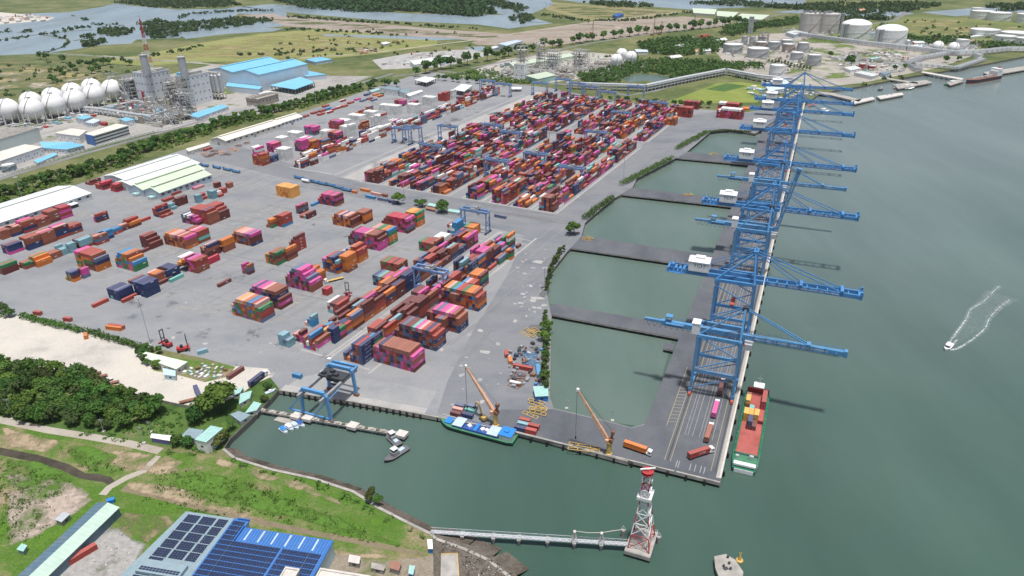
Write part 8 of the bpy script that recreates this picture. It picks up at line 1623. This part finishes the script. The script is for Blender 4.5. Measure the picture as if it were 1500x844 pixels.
# wood at the dock bank
for q in inpoly([(-30, 545), (0, 534), (60, 541), (125, 556), (200, 584), (232, 602), (215, 622), (150, 630), (90, 626), (0, 606), (-30, 600)], 84, 1, 6.5): tree(q, vr.uniform(.8, 1.2), 'green broadleaf tree in the wood between sandy lot and dirt road', 'trees of the wood')
for x, y, s, lab in ((322, 600, 2.0, 'largest dark round tree above the dock houses'), (303, 606, 1.5, 'dark tree beside the largest round tree'), (288, 618, 1.3, 'tree on the scrub behind the white house'), (330, 590, 1.3, 'tree by the teal roofed dock house'), (234, 606, 1.35, 'lone round tree on the scrub slope'), (326, 652, 1.0, 'tree at the shore corner by the white house'), (262, 652, .8, 'bushy tree in front of the grey house'), (276, 654, .7, 'bush at the foot of the white house'), (393, 572, .6, 'small tree on the dock bank'), (388, 588, .55, 'small tree on the dock wall'), (3, 458, 1.1, 'tree at the west edge of the sandy lot'), (14, 464, .8, 'smaller tree at the west edge of the sandy lot'), (545, 733, .7, 'lone shrub on the shore revetment'), (553, 738, .6, 'second shrub on the shore revetment'),
                     (583, 299, 1.25, 'round clipped tree west of the roadway shelters'), (619, 303, 1.0, 'round clipped tree beside the rust shelter'), (611, 301, .75, 'small tree beside the round clipped one'), (647.5, 311, 1.35, 'round clipped tree between the pale shelters'), (841, 344, 1.4, 'dense round tree at the root of the second jetty'), (833, 342, .8, 'smaller tree at the root of the second jetty')): tree(gp(x, y), s, lab, None)
for q in along([(205, 520), (215, 532), (240, 545)], 5, 1.5): tree(q, vr.uniform(.6, .85), 'shrubby tree around the sandy lot building', 'trees around the sandy lot building')
for q in along([(216, 513), (232, 518)], 5, 1): tree(q, .55, 'shrub behind the sandy lot building', 'shrubs behind the sandy lot building')
# coconut palms by the watch house
def palm(x, y, h, lab):
    t = thing('palm_tree', lab, 'tree', gp(x, y), vr.random() * 6, 'coconut palms by the watch house'); mb = MB(); pts = [(0, 0, 0), (.2, 0, h * .35), (.6, .1, h * .7), (1.0, .1, h)]
    for a, b in zip(pts, pts[1:]): mb.tube(a, b, .2, 6, 0, .15)
    P_('trunk', mb, BARK, t); f = MB()
    for k in range(13):
        a = k * 2.4; L = vr.uniform(2.6, 3.6); pr = None
        for i in range(5):
            s_ = i / 4; c = Vector((1 + cos(a) * L * s_, .1 + sin(a) * L * s_, h + .9 * s_ * (1 - s_) * 4 * .5 - 1.3 * s_ * s_)); w = Vector((-sin(a), cos(a), 0)) * (.5 * sin(pi * (s_ * .8 + .15)))
            if pr: f.add([pr[0] - pr[1] + Vector((0, 0, -.2)), c - w + Vector((0, 0, -.2)), c, pr[0]], [(0, 1, 2, 3)]); f.add([pr[0], c, c + w + Vector((0, 0, -.2)), pr[0] + pr[1] + Vector((0, 0, -.2))], [(0, 1, 2, 3)])
            pr = (c, w)
    P_('crown', f, LEAF, t)
palm(333, 640, 7, 'coconut palm beside the tall white house'); palm(329, 634, 6, 'second coconut palm just behind the first'); palm(343, 628, 6.5, 'coconut palm nearer the grey-blue dock house')
# hedges: one thing each, a strip of leaves over stems
def hedge(lab, pts, w, h, m, per=26, size=.5, name='hedge', gap=1.3, seed=0):
    P = along(pts, gap, w * .25); cen = np.array([[p.x, p.y, h * vr.uniform(.35, .6)] for p in P]); rad = np.array([vr.uniform(.8, 1.2) * w * .5 for p in P]); o = put(name, leaf_mesh(name, leaves(cen, rad, per, size, seed + len(P), h / w * 1.1), m)); tag(o, lab, 'hedge'); st = MB()
    for p in P[::3]: st.tube((p.x, p.y, -.2), (p.x, p.y, h * .6), .12, 5)
    P_('stem', st, BARK, o)['kind'] = 'stuff'; return o
hedge('clipped hedge along the sandy lot, west length', [(33, 465), (62, 473), (95, 481), (122, 487)], 5.0, 4.0, LEAF); hedge('clipped hedge along the sandy lot, length nearer the pole', [(129, 488), (160, 497), (190, 506), (211, 512)], 5.0, 4.0, LEAF)
hedge('dense hedge beside the second basin pond', [(912, 271), (928, 262), (950, 251), (972, 240), (984, 234)], 8, 5, LEAFD); hedge('hedge round the corner of the last pond', [(992, 219), (1005, 211), (1022, 203), (1036, 195)], 8, 4.5, LEAFD); hedge('thin reeds along the last pond', [(1036, 194), (1060, 191), (1100, 194)], 2.5, 2, LEAFO); hedge('dense hedge beside the third pond', [(856, 322), (868, 313), (884, 302), (897, 291)], 7, 5, LEAFD)
for q in along([(799, 468), (800, 490), (799, 520), (798, 550), (799, 578)], 3.6, 1.0): tree(q, vr.uniform(.62, .95), 'feathery dark tree of the row between workshop and first pond', 'trees between workshop and first pond', SLIM + TV[:1])
for q in along([(800, 425), (803, 408), (810, 392), (818, 378), (826, 368)], 3.6, 1.4): tree(q, vr.uniform(.55, .85), 'wispy tree of the clump beside the second pond', 'wispy trees beside the second pond', SLIM)
# road trees behind the terminal: two staggered rows
for off, g_, s0 in (((0, 0), 10.5, 1.3), ((6, -4), 11.5, 1.25)):
    for q in along([(-20 + off[0], 296 + off[1]), (60, 273 + off[1]), (110, 260 + off[1]), (165, 245 + off[1]), (223, 219 + off[1]), (309, 192 + off[1]), (370, 174 + off[1]), (430, 158 + off[1]), (490, 143 + off[1]), (530, 131 + off[1])], g_, 3): tree(q, s0 * vr.uniform(.8, 1.2), 'dark green road tree in the row behind the terminal fence', 'road trees behind the terminal', FARV)
for q in along([(540, 133), (552, 126), (566, 125), (575, 127), (590, 129)], 16, 3): tree(q, 1.5, 'dark bushy tree beside the white office', 'trees beside the white office', FARV)
for q in along([(608, 112), (640, 104), (690, 94), (735, 85), (780, 76), (830, 66), (880, 58), (930, 52), (980, 47), (1030, 43), (1090, 36)], 26, 6): tree(q, 2.4 * vr.uniform(.8, 1.2), 'tall dark tree in the belt along the far road', 'trees along the far road', FARV)
for q in along([(640, 118), (680, 121), (720, 125), (760, 126)], 17, 3): tree(q, 1.2, 'bushy tree along the rear terminal fence', 'trees along the rear fence', FARV)
for q in along([(880, 147), (930, 152), (985, 156), (1040, 158), (1085, 158)], 14, 2): tree(q, 1.05, 'round shrub tree between lawn and terminal', 'trees between lawn and terminal', FARV)
for x, y, s in ((1246, 100, 2.4), (1324, 101, 1.3), (1336, 99, 1.2), (1384, 92, 1.4), (1403, 90, 1.2), (1310, 103, 1.1), (1216, 84, 1.4)): tree(gp(x, y), s, 'isolated dark tree on the tank farm shore', 'isolated trees on the tank farm shore', FARV)
for x, y in ((92, 92), (118, 97), (107, 103), (132, 100), (140, 102), (152, 96), (160, 95), (190, 96), (88, 110), (96, 114), (114, 108), (135, 108), (68, 88), (60, 87), (84, 124), (78, 122), (145, 105)): tree(gp(x, y), vr.uniform(1.2, 1.9), 'scattered dark tree in the olive field behind the spheres', 'scattered trees in the olive field', FARV)
for x in range(14): tree(gp(1126 + x * 4.6, 92 + x * .9 + (x % 3) * .7), vr.uniform(.9, 1.4), 'slim dark tree in the line before the river bank tanks', 'slim trees before the bank tanks', SLIM)
print('trees', NT[0])
# masses nobody could count: mangrove, scrub, grass tufts
def mass(name, polys, dens, h, r, per, size, m, seed):
    cs = []
    for poly in polys:
        P = [gp(*q) for q in poly]; A = abs(sum(P[i].x * P[(i + 1) % len(P)].y - P[(i + 1) % len(P)].x * P[i].y for i in range(len(P)))) / 2
        cs += inpoly(poly, max(4, int(A * dens)), seed); seed += 1
    g = np.random.default_rng(seed); cen = np.array([[p.x, p.y, 0] for p in cs]); cen[:, 2] = h * (.3 + .45 * g.random(len(cs))); rad = r * (.6 + .8 * g.random(len(cs)))
    stuff(put(name, leaf_mesh(name, leaves(cen, rad, per, size, seed, .9), m)))
mass('mangrove_forest', [[(405, 2), (440, 12), (520, 18), (610, 18), (690, 25), (725, 22), (715, 12), (740, -4), (410, -12)]], .0028, 10, 15, 10, 5.5, LEAFM, 1)
mass('mangrove_forest', [[(170, 4), (230, 12), (310, 12), (352, 8), (340, 2), (260, -4)], [(205, 44), (240, 34), (300, 33), (345, 27), (385, 28), (400, 31), (380, 35), (330, 42), (268, 48), (258, 54), (222, 58)], [(140, 48), (160, 42), (200, 44), (190, 52), (165, 56)], [(115, 56), (135, 52), (142, 56), (122, 60)], [(110, 64), (150, 60), (158, 66), (130, 70)], [(200, 36), (230, 30), (242, 33), (215, 38)], [(745, 28), (770, 21), (783, 29), (768, 36)], [(720, 8), (735, 2), (775, 12), (760, 20)], [(855, 4), (920, 4), (965, 10), (900, 12)], [(1000, 6), (1080, 2), (1160, 8), (1230, 6), (1330, 4), (1380, 8), (1330, 18), (1240, 22), (1130, 12)], [(1220, 26), (1290, 22), (1310, 28), (1250, 34)], [(1440, 10), (1540, 2), (1540, 10), (1470, 18)]], .0036, 4.5, 8.5, 10, 3.4, LEAFM, 5)
mass('mangrove_forest', [[(846, 112), (880, 104), (930, 92), (975, 88), (1040, 92), (1110, 96), (1120, 102), (1060, 104), (1010, 116), (985, 120), (980, 110), (935, 107), (912, 114), (905, 122), (860, 122)]], .016, 6, 5.5, 14, 1.7, LEAFD, 20)
mass('park_trees', [[(935, 66), (980, 58), (1040, 58), (1062, 66), (1050, 78), (1000, 82), (950, 80)], [(1060, 40), (1110, 36), (1165, 28), (1170, 36), (1100, 44), (1060, 47)], [(1316, 52), (1345, 58), (1420, 56), (1420, 62), (1360, 66), (1330, 60)], [(1420, 66), (1470, 66), (1500, 70), (1450, 72)], [(1050, 52), (1090, 46), (1110, 46), (1070, 54)]], .012, 8, 7, 12, 2.2, LEAFD, 30)
mass('roadside_bushes', [[(-20, 294), (60, 270), (165, 241), (223, 215), (309, 189), (400, 163), (530, 129), (532, 134), (400, 171), (309, 197), (223, 226), (165, 252), (60, 281), (-20, 306)], [(620, 118), (690, 106), (740, 112), (800, 124), (740, 122), (640, 114)], [(680, 108), (700, 103), (730, 107), (720, 112)]], .018, 3.6, 3.6, 12, 1.3, LEAF, 40)
LEAFW = leaf_mat('weed_green', (.07, .15, .028), (.115, .195, .045))
mass('scrub', [[(205, 604), (240, 600), (300, 612), (290, 640), (230, 645), (180, 632)], [(0, 608), (90, 630), (150, 634), (215, 652), (210, 655), (130, 640), (0, 612)], [(235, 660), (280, 655), (320, 662), (300, 668), (240, 668)], [(330, 670), (400, 690), (470, 706), (540, 742), (610, 780), (628, 792), (600, 782), (530, 748), (460, 712), (395, 696), (328, 677)]], .08, .8, 1.4, 12, .42, LEAFW, 50)
mass('weeds', [[(0, 672), (60, 690), (110, 705), (100, 730), (40, 740), (-20, 720)], [(80, 655), (150, 668), (190, 690), (150, 696), (110, 680)], [(190, 725), (260, 735), (330, 752), (330, 762), (250, 745)], [(220, 690), (300, 690), (380, 712), (470, 745), (560, 790), (600, 805), (520, 790), (420, 768), (320, 742), (230, 716)], [(0, 720), (60, 735), (90, 745), (60, 790), (-20, 800)]], .14, .18, 1.3, 6, .32, LEAFW, 60)
mass('shore_stones', [[(640, 790), (684, 801), (720, 818), (752, 843), (720, 846), (680, 846), (676, 815), (645, 806)]], .25, .3, .7, 5, .42, blotch('shore_stone', [(.09, .08, .07), (.22, .20, .18), (.38, .36, .33)], .3, 1.2), 70)
mass('litter', [[(170, 780), (200, 790), (195, 830), (150, 838), (130, 830)], [(300, 540), (335, 545), (320, 556), (290, 552)], [(680, 812), (720, 830), (710, 846), (680, 846)]], .05, .1, .8, 3, .35, MT['conc_l'], 80)
mass('bund_scrub', [[(-20, 61), (30, 54), (60, 49), (100, 45), (100, 47.5), (60, 52), (30, 57), (-20, 64)], [(92, 53), (100, 57), (103, 62), (94, 70), (64, 80), (62, 78), (89, 69), (98, 61)], [(258, 27), (275, 20), (345, 15), (400, 15), (400, 17), (345, 17.5), (277, 22.5), (262, 29)], [(0, 46), (18, 44), (19, 47), (0, 49)], [(24, 46), (46, 44), (49, 47), (28, 50)], [(88, 42), (130, 38), (134, 41), (94, 46)], [(135, 36), (172, 34), (172, 36.5), (138, 38)], [(115, 28), (132, 27), (131, 30), (120, 31)], [(80, 53), (98, 55), (97, 59), (86, 58)], [(420, 23), (520, 30), (600, 35), (700, 42), (700, 44), (600, 37), (520, 33), (420, 26)], [(420, 42), (520, 46), (600, 52), (600, 54), (520, 49), (420, 45)], [(345, 80), (520, 72), (522, 74), (350, 83)], [(100, 92), (200, 84), (300, 66), (302, 69), (200, 88), (100, 96)], [(1300, 60), (1420, 55), (1420, 58), (1310, 64)], [(1180, 30), (1220, 32), (1235, 40), (1225, 46), (1215, 36)], [(790, 20), (860, 30), (930, 28), (1010, 17), (1012, 19), (930, 31), (860, 33), (790, 23)]], .004, 2.5, 4.0, 8, 2.4, LEAFM, 90)
mass('field_bushes', [[(-100, 105), (60, 92), (200, 96), (200, 118), (110, 132), (-60, 160)], [(380, 70), (470, 50), (640, 60), (560, 76), (420, 90)], [(440, 36), (600, 46), (780, 54), (600, 48)], [(1160, 60), (1330, 28), (1500, 40), (1500, 60), (1330, 50)], [(560, 80), (690, 66), (730, 72), (600, 84)], [(1050, 110), (1200, 130), (1130, 120)], [(1240, 124), (1340, 104), (1345, 110), (1250, 128)], [(840, 88), (900, 78), (960, 74), (960, 86)]], .00055, 2.2, 4.0, 12, 1.8, LEAFD, 120)
# ================================================================== haze
m = bpy.data.materials.new('haze_air'); m.use_nodes = True; n = m.node_tree; n.nodes.clear()
pv = n.nodes.new('ShaderNodeVolumePrincipled'); pv.inputs['Color'].default_value = (.86, .93, 1.0, 1); pv.inputs['Density'].default_value = 2.0e-5; pv.inputs['Anisotropy'].default_value = .2
ou = n.nodes.new('ShaderNodeOutputMaterial'); n.links.new(pv.outputs[0], ou.inputs['Volume'])
stuff(MB().bx(-9600, 9600, -1600, 9600, -8.5, 262).build('haze', m))
